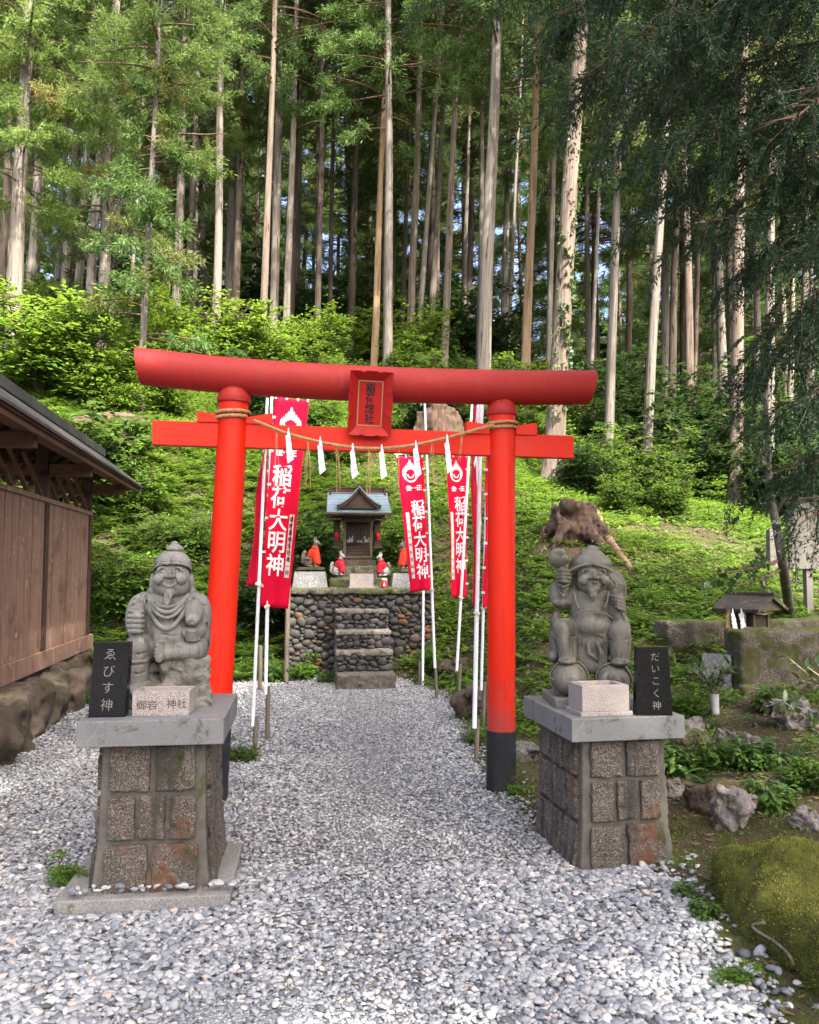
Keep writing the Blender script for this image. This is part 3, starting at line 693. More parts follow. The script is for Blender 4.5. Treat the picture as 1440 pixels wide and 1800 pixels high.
def pedestal(name, label, loc, rz, W, D, H, sw, sdp, sth, seed, plate=None):
    """W x D at the waist, H to the underside of the slab"""
    o = thing(name, label, 'pedestal', loc, R(rz))
    MB().box((0, 0, H + sth / 2), (sw, sdp, sth)).build('slab', M_SLAB, o, bevel=0.004)
    if plate: MB().box((plate[0], plate[1], -0.008), (plate[2], plate[3], 0.06), (0, R(0.4), 0)).build('footing', M_CONC, o, bevel=0.006)
    def hw(z): t = 1 - z / H; return (W / 2) * (0.93 + 0.06 * t + 0.30 * max(0, t - 0.60) ** 1.5)
    def hd(z): t = 1 - z / H; return (D / 2) * (0.94 + 0.05 * t + 0.24 * max(0, t - 0.60) ** 1.5)
    m = MB(); zs = [-0.05, 0.03, 0.1, 0.2, 0.32, 0.5, 0.62, H]; prev = None
    rings = []
    for z in zs:
        a, b = hw(max(z, 0)) - 0.004, hd(max(z, 0)) - 0.004; rings.append([(-a, -b, z), (a, -b, z), (a, b, z), (-a, b, z)])
    vs = [p for r_ in rings for p in r_]; fs = [(3, 2, 1, 0), tuple(range(4 * (len(zs) - 1), 4 * len(zs)))]
    for i in range(len(zs) - 1):
        for k in range(4): fs.append((4 * i + k, 4 * i + (k + 1) % 4, 4 * i + 4 + (k + 1) % 4, 4 * i + 4 + k))
    m.add(vs, fs).build('mortar_core', M_MORTAR, o, bevel=0.01)
    S = SDF((-W * 0.66, -D * 0.64, -0.06), (W * 0.66, D * 0.64, H + 0.02), 0.0052); rg = random.Random(seed)
    rows = [(0.002, 0.230, 2, 3), (0.250, 0.452, 3, 4), (0.472, H - 0.014, 2, 3)]
    for z0, z1, nf, ns in rows:
        zc = (z0 + z1) / 2; tl = math.atan2(hw(z0) - hw(z1), z1 - z0)
        for face in range(4):
            n_ = nf if face % 2 == 0 else ns; half = (hw(zc) if face % 2 == 0 else hd(zc)) - 0.036; out_ = (hd(zc) if face % 2 == 0 else hw(zc))
            jw = [rg.uniform(0.92, 1.08) for _ in range(n_)]; tot = sum(jw); x = -half
            for j in range(n_):
                w_ = 2 * half * jw[j] / tot; xc = x + w_ / 2; x += w_; c = [(xc, -out_ + 0.022), (out_ - 0.022, xc), (-xc, out_ - 0.022), (-out_ + 0.022, -xc)][face]
                rot = Euler((0, 0, face * math.pi / 2)).to_matrix() @ Euler((-tl, 0, 0)).to_matrix()
                S.box((c[0], c[1], zc + rg.uniform(-.004, .004)), (w_ - 0.026, 0.084 + rg.uniform(-.007, .007), z1 - z0 + rg.uniform(-.005, .0)), 0.004, 0, False, rot @ Euler((rg.gauss(0, .008), rg.gauss(0, .008), rg.gauss(0, .012))).to_matrix())
    S.rough(0.0030, 0.028, seed, 3)
    mesh_obj('stone_blocks', S.mesh('stone_blocks', M_BLOCK), o); return o
ped_l = pedestal('stone_pedestal', 'stone block pedestal with wider concrete footing, holding the bearded statue with the fish', (-1.255, 4.27, 0.03), 7.3, 0.52, 0.64, 0.70, 0.665, 0.80, 0.118, 3, (-0.015, -0.06, 0.78, 0.72))
ped_r = pedestal('stone_pedestal', 'stone block pedestal without visible footing, holding the statue with the raised mallet', (1.07, 4.71, -0.005), 10.0, 0.50, 0.70, 0.67, 0.625, 0.80, 0.118, 8)
SLZ_L, SLZ_R = 0.03 + 0.70 + 0.118, -0.005 + 0.67 + 0.118

# ================================================================== statues
M_STATUE = stone('carved_stone', [(0.085, 0.082, 0.071), (0.135, 0.130, 0.115), (0.20, 0.194, 0.175)], 5, ((0.245, 0.24, 0.225), (0.105, 0.102, 0.092)), 300, [((0.085, 0.083, 0.06), 3.5, 0.58, 2.0), ((0.25, 0.22, 0.14), 5, 0.66, 6.0)], 0, 0.8, 0.35, 200, 0.004, ((0.058, 0.056, 0.047), (0.24, 0.235, 0.215)))
M_STATUE2 = stone('carved_stone_dark', [(0.085, 0.08, 0.066), (0.135, 0.128, 0.108), (0.20, 0.19, 0.162)], 5, ((0.22, 0.21, 0.18), (0.085, 0.08, 0.068)), 300, [((0.075, 0.073, 0.05), 3.5, 0.56, 2.0), ((0.29, 0.24, 0.13), 4, 0.66, 6.0)], 0, 0.8, 0.22, 260, 0.003)
def fingers(S, c, dx, dz, r, n=4, y=-0.05, bend=0.02, k=0.002):
    """a closed fist's fingers: N sausages lying across, stacked down"""
    for i in range(n):
        z = c[2] + (n / 2 - 0.5 - i) * dz; L = dx * (1 - 0.10 * abs(i - 1.2))
        S.path([(c[0] - L, c[1] + y * 0.25, z), (c[0] - L * 0.3, c[1] + y, z), (c[0] + L * 0.55, c[1] + y * 0.92, z - 0.003), (c[0] + L, c[1] + y * 0.3 + bend, z - 0.004)], [r * 0.85, r, r * 0.95, r * 0.75], k)
def face(S, c, w, smile=0.05, ew=0.036):
    """brows, closed smiling eyes, nose, full cheeks and a laughing mouth on the head whose front is at c; w scales it"""
    x, y, z = c
    for s in (-1, 1):
        S.ell((x + s * .060 * w, y + .030, z + .045 * w), (.046 * w, .024, .030 * w), .02)                          # eye mass
        S.ell((x + s * .080 * w, y + .026, z - .028 * w), (.056 * w, .044, .046 * w), .025)                         # full cheek
        S.path([(x + s * (.020 + .080 * t) * w, y + .004 + .046 * t * t, z + (.076 + .022 * math.sin(math.pi * (.15 + .7 * t))) * w) for t in (0, .25, .5, .75, 1)], [.006, .0085, .009, .0075, .004], .006)   # thin raised brow
        S.path([(x + s * (.026 + .062 * t) * w, y + .000 + .036 * t * t, z + (.030 + .017 * math.sin(math.pi * t)) * w) for t in (0, .2, .4, .6, .8, 1)], [.005, .0085, .0095, .0095, .0085, .005], .002, True)   # smiling eye slit
        S.ell((x + s * .027 * w, y - .018, z - .004 * w), (.019 * w, .018, .016 * w), .008)                          # nostril wing
        S.path([(x + s * .040 * w, y - .004, z - .020 * w), (x + s * .064 * w, y + .002, z - .044 * w), (x + s * .074 * w, y + .010, z - .072 * w)], [.0045, .006, .004], .006, True)   # smile fold
    S.cap((x, y + .014, z + .052 * w), (x, y - .020, z + .004 * w), .011 * w, .020 * w, .014)
    S.ell((x, y - .028, z - .003 * w), (.021 * w, .017, .017 * w), .006)
    for s in (-1, 1): S.ell((x + s * .014 * w, y - .034, z - .018 * w), (.006, .010, .005), .003, True)
    mx = [t * .056 * w for t in (-1, -.66, -.33, 0, .33, .66, 1)]
    S.ell((x, y + .018, z - .066 * w), (.062 * w, .030, .036 * w), .016)                                              # muzzle
    S.path([(x + q, y - .006 + 3.2 * q * q, z - .047 * w + 5.0 * q * q) for q in mx], [.004, .0065, .008, .0085, .008, .0065, .004], .006)          # upper lip
    S.path([(x + q, y - .004 + 3.2 * q * q, z - .083 * w + 11.0 * q * q) for q in mx], [.004, .007, .010, .011, .010, .007, .004], .006)            # lower lip
    S.path([(x + q, y - .016 + 3.4 * q * q, z - .063 * w + 7.6 * q * q) for q in mx], [.003, .007, .0105, .0115, .0105, .007, .003], .003, True)    # open mouth
    return S

def ebisu():
    Hh = 0.0062
    B = SDF((-.37, -.33, .02), (.37, .30, 1.16), Hh)
    # trunk and shoulders
    B.ell((0, .03, .60), (.225, .165, .27)).ell((0, -.03, .52), (.21, .17, .19), .05).ell((0, .02, .78), (.235, .13, .10), .05)
    for s in (-1, 1): B.ell((s * .20, .02, .755), (.10, .11, .115), .05)
    # head
    B.ell((.018, -.015, .975), (.146, .135, .155), .03).ell((.018, -.03, .905), (.142, .12, .095), .03).ell((.015, -.10, .862), (.06, .05, .035), .02)
    face(B, (.006, -.150, .996), 1.0)
    for s in (-1, 1):
        B.ell((.018 + s * .158, .02, .93), (.026, .04, .085), .012).ell((.018 + s * .168, .005, .865), (.036, .036, .037), .012).cap((.018 + s * .168, -.03, .96), (.018 + s * .168, -.03, .90), .008, .006, .004, True)
    # pointed beard with combed grooves
    B.path([(.002, -.140, .862), (-.006, -.165, .83), (-.012, -.180, .79), (-.014, -.184, .757)], [.034, .032, .022, .009], .012)
    for g in (-.024, -.012, 0, .012, .024): B.path([(.000 + g, -.178 + abs(g) * .5, .870), (-.008 + g * .8, -.198 + abs(g) * .4, .825), (-.013 + g * .3, -.203, .775)], .0034, .002, True)
    # neck cloth: two sagging folds and a hem
    def swag(wd, z0, zb, r, yo):
        P = [(-.01 + wd * t, -.10 - yo * (1 - t * t), zb + (z0 - zb) * abs(t) ** 1.9) for t in np.linspace(-1, 1, 17)]; B.path(P, r, .012)
    swag(.165, .84, .715, .016, .090); swag(.175, .82, .675, .012, .10); swag(.185, .82, .590, .019, .098); swag(.16, .85, .755, .009, .085)
    # arms: sleeve, forearm, fists
    B.ell((-.255, .02, .66), (.095, .13, .185), .03).ell((-.245, -.09, .60), (.075, .11, .11), .03)
    B.ell((-.252, -.165, .635), (.066, .055, .078), .015); fingers(B, (-.247, -.19, .635), .062, .037, .0195, 4, -.035)
    B.ell((-.232, -.205, .705), (.030, .025, .020), .006)
    B.path([(-.315, -.10, .73), (-.26, -.16, .718), (-.20, -.17, .722)], .012, .008); B.path([(-.33, -.02, .72), (-.27, -.08, .78), (-.19, -.09, .80)], .007, .004, True); B.path([(-.17, -.12, .80), (-.185, -.155, .72), (-.19, -.14, .64)], .007, .004, True)
    B.ell((.265, .03, .66), (.085, .13, .19), .03).ell((.275, .05, .50), (.070, .13, .16), .03).ell((.235, -.08, .56), (.07, .11, .075), .025)
    B.ell((.185, -.165, .555), (.082, .065, .047), .015)
    for i in range(4): B.path([(.125 + .010 * i, -.17 - .012 * i, .578 - .022 * i), (.165, -.232 + .006 * i, .572 - .022 * i), (.215, -.228 + .006 * i, .570 - .022 * i), (.25, -.18, .572 - .022 * i)], [.014, .016, .016, .013], .005)
    B.path([(.325, -.02, .70), (.30, -.07, .62), (.32, -.05, .50), (.32, .0, .42)], .008, .005, True); B.path([(.275, -.10, .74), (.30, -.09, .66), (.27, -.12, .60)], .006, .004, True)
    # legs: one hanging, one folded with the sole to the front
    B.cap((-.10, .0, .44), (-.225, -.115, .455), .11, .105, .03).cap((-.228, -.125, .44), (-.235, -.11, .18), .094, .080, .02).ell((-.235, -.17, .125), (.075, .12, .05), .02)
    B.path([(-.325, -.12, .355), (-.26, -.205, .345), (-.17, -.20, .35), (-.14, -.12, .36)], .010, .006); B.path([(-.325, -.12, .332), (-.26, -.203, .322), (-.17, -.198, .327)], .005, .003, True)
    B.cap((.05, .0, .43), (.225, -.10, .425), .10, .098, .03).cap((.215, -.135, .42), (.00, -.175, .405), .080, .062, .02)
    for a in ((.11, .50), (.17, .50)): B.path([(a[0], -.205, a[1]), (a[0] + .015, -.235, .43), (a[0] + .005, -.215, .355)], .0045, .003, True)
    B.path([(-.052, -.215, .480), (-.055, -.222, .42), (-.063, -.215, .365)], [.034, .036, .030], .012)
    for q in ((-.045, -.235, .497, .019), (-.078, -.232, .470, .014), (-.086, -.232, .440, .013), (-.090, -.230, .412, .012), (-.090, -.227, .387, .011)): B.ell(q[:3], (q[3] * 1.15, q[3] * 1.3, q[3]), .004)
    B.ell((-.045, -.252, .425), (.012, .010, .040), .006, True)
    for q in ([(-.30, -.10, .80), (-.335, -.06, .70), (-.33, -.08, .58), (-.30, -.12, .50)], [(-.20, -.10, .83), (-.245, -.12, .76), (-.30, -.10, .75)], [(.20, -.10, .83), (.24, -.10, .78), (.30, -.06, .76)], [(.29, -.10, .56), (.325, -.04, .48), (.325, .02, .40)], [(.25, -.14, .52), (.28, -.11, .46), (.30, -.06, .40)], [(-.29, -.16, .46), (-.22, -.215, .40), (-.15, -.19, .42)], [(-.28, -.17, .28), (-.22, -.20, .25), (-.16, -.17, .27)], [(-.05, -.19, .55), (.04, -.20, .535), (.12, -.18, .545)]): B.path(q, .0055, .002, True)
    body = B.mesh('body', M_STATUE)
    C = SDF((-.22, -.22, 1.0), (.24, .22, 1.34), Hh)
    C.ell((.022, .005, 1.075), (.152, .148, .128)).ell((.024, .05, 1.00), (.155, .12, .13), .03).ell((.035, .005, 1.205), (.072, .068, .042), .010).ell((.035, .005, 1.238), (.034, .032, .034), .016)
    C.box((.02, -.01, .930), (.6, .6, .22), .01, .0, True, (R(-24), 0, 0))
    C.path([(.022 + .149 * math.cos(a), .0 + .146 * math.sin(a), 1.042 - .052 * math.sin(a)) for a in np.linspace(-math.pi, 0, 21)], .0105, .006)
    C.path([(.022 + .150 * math.cos(a), .0 + .146 * math.sin(a), 1.066 - .052 * math.sin(a)) for a in np.linspace(-math.pi, 0, 21)], .005, .004, True)
    C.path([(.035 + .07 * math.cos(a), .005 + .066 * math.sin(a), 1.188) for a in np.linspace(-math.pi, math.pi, 25)], .006, .004, True)
    hat = C.mesh('hat', M_STATUE)
    D = SDF((.08, -.29, .55), (.32, -.02, .86), Hh)
    D.ell((.205, -.150, .715), (.080, .075, .098)).ell((.195, -.20, .66), (.060, .045, .052), .02).ell((.188, -.236, .650), (.046, .022, .038), .006)
    D.path([(.188 + .040 * math.cos(a), -.252, .648 + .031 * math.sin(a)) for a in np.linspace(0, 2 * math.pi, 21)], .0055, .003, True); D.ell((.188, -.258, .640), (.026, .010, .014), .004, True)
    fish = D.mesh('fish', M_STATUE)
    Rk = SDF((-.40, -.26, -.03), (.40, .32, .46), 0.0075)
    Rk.box((.13, .02, .20), (.38, .40, .36), .04, 0, False, (0, R(4), R(6))).box((.235, .0, .27), (.17, .34, .22), .04, .03, False, (R(8), R(-6), 0)).box((.0, -.06, .10), (.60, .30, .14), .03, .03).box((-.2, .06, .18), (.22, .22, .30), .03, .03)
    Rk.box((-.03, -.02, .025), (.72, .46, .06), .012, .0)
    Rk.ell((.05, -.22, .24), (.10, .05, .05), .03, True).ell((.24, -.20, .16), (.06, .05, .05), .02, True).ell((.16, -.21, .33), (.08, .03, .02), .02, True)
    Rk.rough(.017, .085, 5, 4)
    rock = Rk.mesh('rock_seat', M_STATUE2)
    return body, hat, fish, rock
SC_E = 0.671
eb = thing('seated_statue', 'smiling stone statue with pointed beard and knobbed cap, cradling a fish on a rock', 'statue', (-1.275, 4.37, SLZ_L), R(14), None, SC_E)
SDF.KS = .45
for nme, me in zip(('body', 'hat', 'fish', 'rock_seat'), ebisu()): mesh_obj(nme, me, eb)
eb.scale = (.632, .66, .671)

def daikoku():
    Hh = 0.0060
    B = SDF((-.40, -.30, .20), (.36, .30, 1.20), Hh)
    B.ell((-.01, .03, .72), (.165, .135, .20)).ell((0, .02, .52), (.20, .17, .20), .05).ell((-.005, -.05, .615), (.145, .145, .115), .03).ell((0, .03, .84), (.165, .11, .07), .04)
    # head turned a little
    B.ell((.008, -.01, .995), (.122, .120, .135), .02).ell((.006, -.025, .935), (.118, .115, .090), .025).ell((.018, -.11, .893), (.055, .04, .032), .02)
    face(B, (.022, -.133, .985), 0.92)
    B.ell((-.128, .03, .955), (.024, .036, .105), .010).ell((-.130, .015, .872), (.030, .032, .030), .010).cap((-.140, -.004, .99), (-.138, -.004, .92), .008, .006, .004, True)
    B.path([(.012, -.128, .872), (.014, -.142, .84), (.012, -.142, .806)], [.036, .027, .010], .010)
    for g in (-.018, -.006, .006, .018): B.path([(.012 + g, -.165 + abs(g) * .3, .872), (.013 + g * .5, -.165, .83), (.012, -.152, .805)], .0024, .002, True)
    # collar lines, belt
    for s in (-1, 1):
        B.path([(s * .11, -.085, .875), (s * .085, -.118, .80), (s * .05, -.135, .735)], .006, .004, True)
        B.path([(s * .135, -.07, .875), (s * .12, -.11, .80), (s * .10, -.125, .75)], .009, .006)
    B.path([(.165 * t, -.135 - .045 * (1 - t * t), .720 - .070 * t * t - .0 ) for t in np.linspace(-1, 1, 15)], .0065, .004, True)
    B.path([(.160 * t, -.130 - .055 * (1 - t * t), .735 - .070 * t * t) for t in np.linspace(-1, 1, 15)], .007, .006)
    # raised arm with hanging sleeve
    B.cap((-.15, .02, .82), (-.225, .0, .80), .085, .075, .03).cap((-.235, -.01, .80), (-.222, -.05, .965), .070, .052, .02).ell((-.258, .0, .85), (.072, .075, .115), .02).ell((-.228, -.03, .785), (.082, .060, .040), .015)
    B.ell((-.215, -.075, .995), (.054, .048, .058), .012); fingers(B, (-.205, -.095, .995), .050, .028, .0150, 4, -.028); B.ell((-.232, -.112, 1.04), (.022, .02, .018), .006)
    for dx in (-.035, -.01, .018): B.path([(-.215 + dx * .5, -.105, .93), (-.225 + dx, -.108, .86), (-.205 + dx * 1.3, -.092, .79)], .0045, .003, True)
    B.path([(-.255, -.10, .925), (-.215, -.118, .905), (-.175, -.105, .925)], .010, .005); B.path([(-.24, -.10, .86), (-.215, -.115, .835), (-.185, -.10, .855)], .008, .004)
    # arm that holds the sack, sleeve falling
    B.ell((.19, .0, .76), (.075, .11, .135), .03).ell((.205, -.02, .70), (.058, .085, .11), .02)
    B.ell((.195, -.085, .805), (.054, .045, .058), .012)
    for i in range(4): B.path([(.150 + .008 * i, -.12, .838 - .026 * i), (.185, -.135, .833 - .026 * i), (.225, -.118, .818 - .026 * i), (.245, -.08, .806 - .026 * i)], [.011, .0145, .0145, .012], .005)
    B.path([(.24, -.05, .76), (.225, -.09, .70), (.245, -.07, .64)], .005, .004, True); B.path([(.20, -.10, .75), (.215, -.10, .69), (.25, -.06, .63)], .005, .004, True)
    # legs apart, feet on the bales
    for s, kx, kz, fx in ((-1, -.205, .600, -.190), (1, .205, .585, .205)):
        B.cap((s * .10, .03, .52), (kx, -.115, kz - .02), .10, .088, .03).cap((kx, -.12, kz - .03), (fx, -.115, .365), .083, .068, .02)
        B.ell((fx, -.155, .338), (.072, .105, .032), .012).path([(fx - .06, -.20, .352), (fx, -.245, .353), (fx + .06, -.20, .352)], .0045, .003, True)
        B.path([(kx - .078, -.145, kz - .075), (kx - .035, -.205, kz - .095), (kx + .01, -.212, kz - .088), (kx + .035, -.200, kz - .075), (kx + .078, -.15, kz - .070)], .0055, .004, True)
    # robe falling behind the knee, apron and bow between the legs
    B.ell((-.275, .03, .50), (.060, .12, .22), .03).ell((-.30, .0, .36), (.05, .11, .05), .02).ell((.255, .05, .50), (.05, .12, .2), .03)
    B.box((0, -.06, .43), (.25, .12, .28), .05, .03).ell((.02, -.085, .30), (.10, .05, .07), .03)
    for s in (-1, 1):
        B.path([(.01, -.130, .525), (.01 + s * .035, -.150, .545), (.01 + s * .068, -.140, .535), (.01 + s * .070, -.13, .512)], [.010, .012, .011, .006], .004)
        B.path([(.01, -.132, .52), (.01 + s * (.030 if s > 0 else .042), -.146, .47), (.01 + s * .045 + .01, -.145, .40), (.045, -.140, .345)], [.010, .014, .014, .010], .005)
    for dx in (-.08, -.05, .06, .09): B.path([(dx, -.118, .50), (dx * 1.1, -.125, .40), (dx * .8 + .01, -.128, .30)], .004, .003, True)
    for q in ([(-.33, -.05, .90), (-.32, -.06, .80), (-.27, -.09, .765)], [(-.30, -.08, .66), (-.335, .0, .56), (-.345, .02, .42)], [(-.255, -.10, .52), (-.29, -.06, .44), (-.30, -.05, .34)], [(.13, -.14, .50), (.135, -.15, .42), (.12, -.14, .33)], [(-.13, -.14, .50), (-.125, -.15, .42), (-.11, -.14, .33)], [(-.10, -.15, .56), (.0, -.19, .535), (.10, -.15, .56)], [(.255, -.10, .55), (.285, -.06, .46), (.28, -.06, .38)]): B.path(q, .0055, .002, True)
    body = B.mesh('body', M_STATUE)
    C = SDF((-.24, -.22, .92), (.22, .24, 1.28), Hh)
    C.ell((.0, .03, 1.095), (.165, .150, .085)).ell((.005, .02, 1.155), (.10, .09, .060), .04).ell((.012, .0, 1.205), (.045, .04, .034), .03).ell((-.09, .05, 1.05), (.085, .12, .09), .03).ell((.09, .05, 1.06), (.07, .12, .09), .03)
    C.ell((.010, -.06, .985), (.128, .14, .110), .01, True)
    C.path([(.165 * t - .002, -.105 - .045 * (1 - t * t) + .02, 1.085 - .055 * t * t) for t in np.linspace(-1, 1, 15)], .012, .008)
    for z, w in ((1.145, .10), (1.17, .08)): C.path([(w * t, -.085 - .03 * (1 - t * t), z - .02 * t * t) for t in np.linspace(-1, 1, 9)], .0035, .003, True)
    hat = C.mesh('hat', M_STATUE)
    G = SDF((-.36, -.19, .98), (-.12, .08, 1.25), .0055)
    G.ell((-.250, -.045, 1.135), (.083, .080, .080)).cap((-.232, -.06, 1.09), (-.215, -.075, 1.00), .020, .018, .01)
    G.ell((-.205, -.108, 1.138), (.036, .026, .038), .008); dr = Vector((.55, -.8, .0)).normalized(); e1 = Vector((-dr.y, dr.x, 0)); 
    G.path([tuple(Vector((-.200, -.122, 1.138)) + e1 * .030 * math.cos(a) + Vector((0, 0, .031)) * math.sin(a)) for a in np.linspace(0, 2 * math.pi, 17)], .004, .003, True)
    G.ell((-.197, -.130, 1.138), (.012, .010, .013), .003)
    mallet = G.mesh('mallet', M_STATUE)
    K = SDF((.02, -.14, .70), (.34, .30, 1.10), .0065)
    K.ell((.175, .10, .885), (.105, .120, .155)).ell((.15, .03, .94), (.055, .07, .08), .03)
    for dx in (.0, .04): K.path([(.135 + dx, -.03, .99 - dx), (.175 + dx, -.02, .93 - dx), (.195 + dx, -.02, .85)], .005, .004, True)
    sack = K.mesh('sack', M_STATUE)
    bales = []
    for cx, cz, rr, yb in ((-.175, .205, .150, .0), (.155, .195, .140, .02)):
        Q = SDF((cx - .20, -.30, .04), (cx + .20, .30, .38), .0065); 
        Q.cap((cx, -.12, cz), (cx, .16, cz), rr * .93, rr * .93, .0).ell((cx, -.20, cz), (rr * .75, .085, rr * .75), .03)
        for i in range(12):
            a = i * math.pi / 6; Q.path([(cx + math.cos(a) * rr * .1, -.292, cz + math.sin(a) * rr * .1), (cx + math.cos(a) * rr * .45, -.277, cz + math.sin(a) * rr * .45), (cx + math.cos(a) * rr * .8, -.225, cz + math.sin(a) * rr * .8)], .0035, .003, True)
        for yy in (-.16, .05):
            for j in range(40):
                a0, a1 = j * math.pi / 20, (j + .8) * math.pi / 20; Q.cap((cx + math.cos(a0) * rr * .97, yy - .012, cz + math.sin(a0) * rr * .97), (cx + math.cos(a1) * rr * .97, yy + .012, cz + math.sin(a1) * rr * .97), .0085, .0085, .003)
        for j in range(14):
            u = (j - 6.5) / 7; Q.cap((cx + u * rr * .9 - .008, -.262 + abs(u) ** 2 * .07, cz + .003), (cx + u * rr * .9 + .008, -.262 + abs(u) ** 2 * .07, cz - .022), .0075, .0075, .003)
        Q.ell((cx + .03, -.285, cz + .012), (.026, .016, .020), .006)
        Q.box((cx, 0, .03), (.5, .7, .085), .0, .0, True)
        bales.append(Q.mesh('rice_bale', M_STATUE))
    return body, hat, mallet, sack, bales
SC_D = 0.733
M_STATUE3 = stone('carved_stone_brownish', [(0.068, 0.062, 0.048), (0.108, 0.10, 0.080), (0.16, 0.15, 0.123)], 5, ((0.20, 0.19, 0.16), (0.08, 0.075, 0.062)), 300, [((0.065, 0.062, 0.04), 3.5, 0.56, 2.0), ((0.22, 0.19, 0.11), 4, 0.67, 6.0)], 0, 0.8, 0.35, 200, 0.004, ((0.048, 0.045, 0.035), (0.19, 0.18, 0.15)))
dk = thing('seated_statue', 'plump laughing stone statue raising a mallet, feet on rice bales', 'statue', (1.055, 4.78, SLZ_R), R(-11.5), None, SC_D)
bd, ht, ml, sk, bl = daikoku(); SDF.KS = 1.0
for me in (bd, ht, ml, sk, *bl): me.materials[0] = M_STATUE3
for nme, me in (('body', bd), ('hat', ht), ('mallet', ml), ('sack', sk), ('rice_bale', bl[0]), ('rice_bale', bl[1])): mesh_obj(nme, me, dk)
MB().box((-.02, .0, .035), (.66, .52, .07), (0, 0, R(13))).build('base_plate', M_STATUE2, dk, bevel=.008)

# ================================================================== tablets and offering boxes on the pedestals
M_GLOSS, nt, out = newmat('polished_black_granite'); v = coord(nt); c = ramp(nt, noise(nt, v, 260, 2), [(0.45, (0.004, 0.0042, 0.0052)), (0.72, (0.014, 0.0145, 0.017))]).outputs[0]
principled(nt, out, c, 0.14, 0.22)
M_PINK = stone('pink_granite', [(0.21, 0.178, 0.158), (0.265, 0.228, 0.204), (0.32, 0.28, 0.252)], 12, ((0.42, 0.38, 0.35), (0.09, 0.075, 0.07)), 260, (), 0, 0.6, 0.06, 200, 0.002)
M_CARVE = plain('carved_letters', (0.20, 0.195, 0.17), 0.8)
def tablet(label, loc, rz, w0, w1, h, d, chars, tilt, pitch, size, dx):
    o = thing('black_tablet', label, 'tablet', loc, R(rz)); a, b = w0 / 2, w1 / 2
    m = MB(); m.hexa([(-a, -d / 2, 0), (a, -d / 2, 0), (a, d / 2, 0), (-a, d / 2, 0), (-b + tilt, -d / 2 + .012, h), (b + tilt, -d / 2 + .012, h), (b + tilt, d / 2 - .008, h), (-b + tilt, d / 2 - .008, h)]).build('stone', M_GLOSS, o, bevel=.003)
    V, Fc = vtext(chars, pitch, size, -0.0006, 1.0)
    lean = math.atan2(.012, h)
    flat_text('carved_writing', V, Fc, M_CARVE, o, Matrix.Translation((dx, -d / 2 + .0062, h * .5)) @ Matrix.Rotation(math.atan2(tilt, h) , 4, 'Y') @ Matrix.Rotation(R(90) - lean, 4, 'X'), .0010); return o
def onslab(ped, x, y): 
    p = ped.location; a = ped.rotation_euler.z; return Vector((p.x + x * math.cos(a) - y * math.sin(a), p.y + x * math.sin(a) + y * math.cos(a), 0))
q = at(190.5, 1258, 3.98); tablet('black polished tablet with four light brush characters, beside the fish statue', (q.x, q.y, SLZ_L), 3.0, .171, .172, .355, .062, 'ゑびす神', .016, .079, .062, .004)
q = at(1147.5, 1253, 4.40); tablet('black polished tablet with five thin brush characters, beside the mallet statue', (q.x, q.y, SLZ_R), 0.0, .192, .168, .358, .070, 'だいこく神', .0, .063, .050, .012)
def hollow_box(o, w, d, h, t, floor, mat, name='box_body', z0=0.0):
    m = MB(); a, b, e, g = w / 2, d / 2, w / 2 - t, d / 2 - t
    vs = [(-a, -b, z0), (a, -b, z0), (a, b, z0), (-a, b, z0), (-a, -b, z0 + h), (a, -b, z0 + h), (a, b, z0 + h), (-a, b, z0 + h), (-e, -g, z0 + h), (e, -g, z0 + h), (e, g, z0 + h), (-e, g, z0 + h), (-e, -g, z0 + floor), (e, -g, z0 + floor), (e, g, z0 + floor), (-e, g, z0 + floor)]
    fs = [(3, 2, 1, 0)] + [(i, (i + 1) % 4, 4 + (i + 1) % 4, 4 + i) for i in range(4)] + [(4 + i, 4 + (i + 1) % 4, 8 + (i + 1) % 4, 8 + i) for i in range(4)] + [(8 + i, 8 + (i + 1) % 4, 12 + (i + 1) % 4, 12 + i) for i in range(4)] + [(12, 13, 14, 15)]
    m.add(vs, fs); return m.build(name, mat, o, bevel=.003)
q = at(279, 1259, 3.98); ob = thing('offering_box', 'pinkish open granite box with carved characters, before the fish statue', 'offering box', (q.x, q.y + .09, SLZ_L), R(5))
hollow_box(ob, .268, .175, .118, .022, .09, M_PINK)
for body, x in (('御岩', -.066), ('神社', .075)):
    V, Fc = text_verts(body, .047, .0004); V[:, 0] *= 1.05
    flat_text('carved_writing', V, Fc, plain('dark_carving', (0.07, 0.05, 0.045), .8), ob, Matrix.Translation((x, -.0879, .058)) @ Matrix.Rotation(R(90), 4, 'X'), .0008)
q = at(1060, 1256, 4.36); ob2 = thing('offering_box', 'pinkish granite offering box on a low plinth, at the feet of the mallet statue', 'offering box', (q.x, q.y + .10, SLZ_R), R(10))
MB().box((0, 0, .011), (.288, .225, .022)).build('plinth', M_PINK, ob2, bevel=.003); hollow_box(ob2, .262, .20, .135, .034, .10, M_PINK, 'box_body', .022)
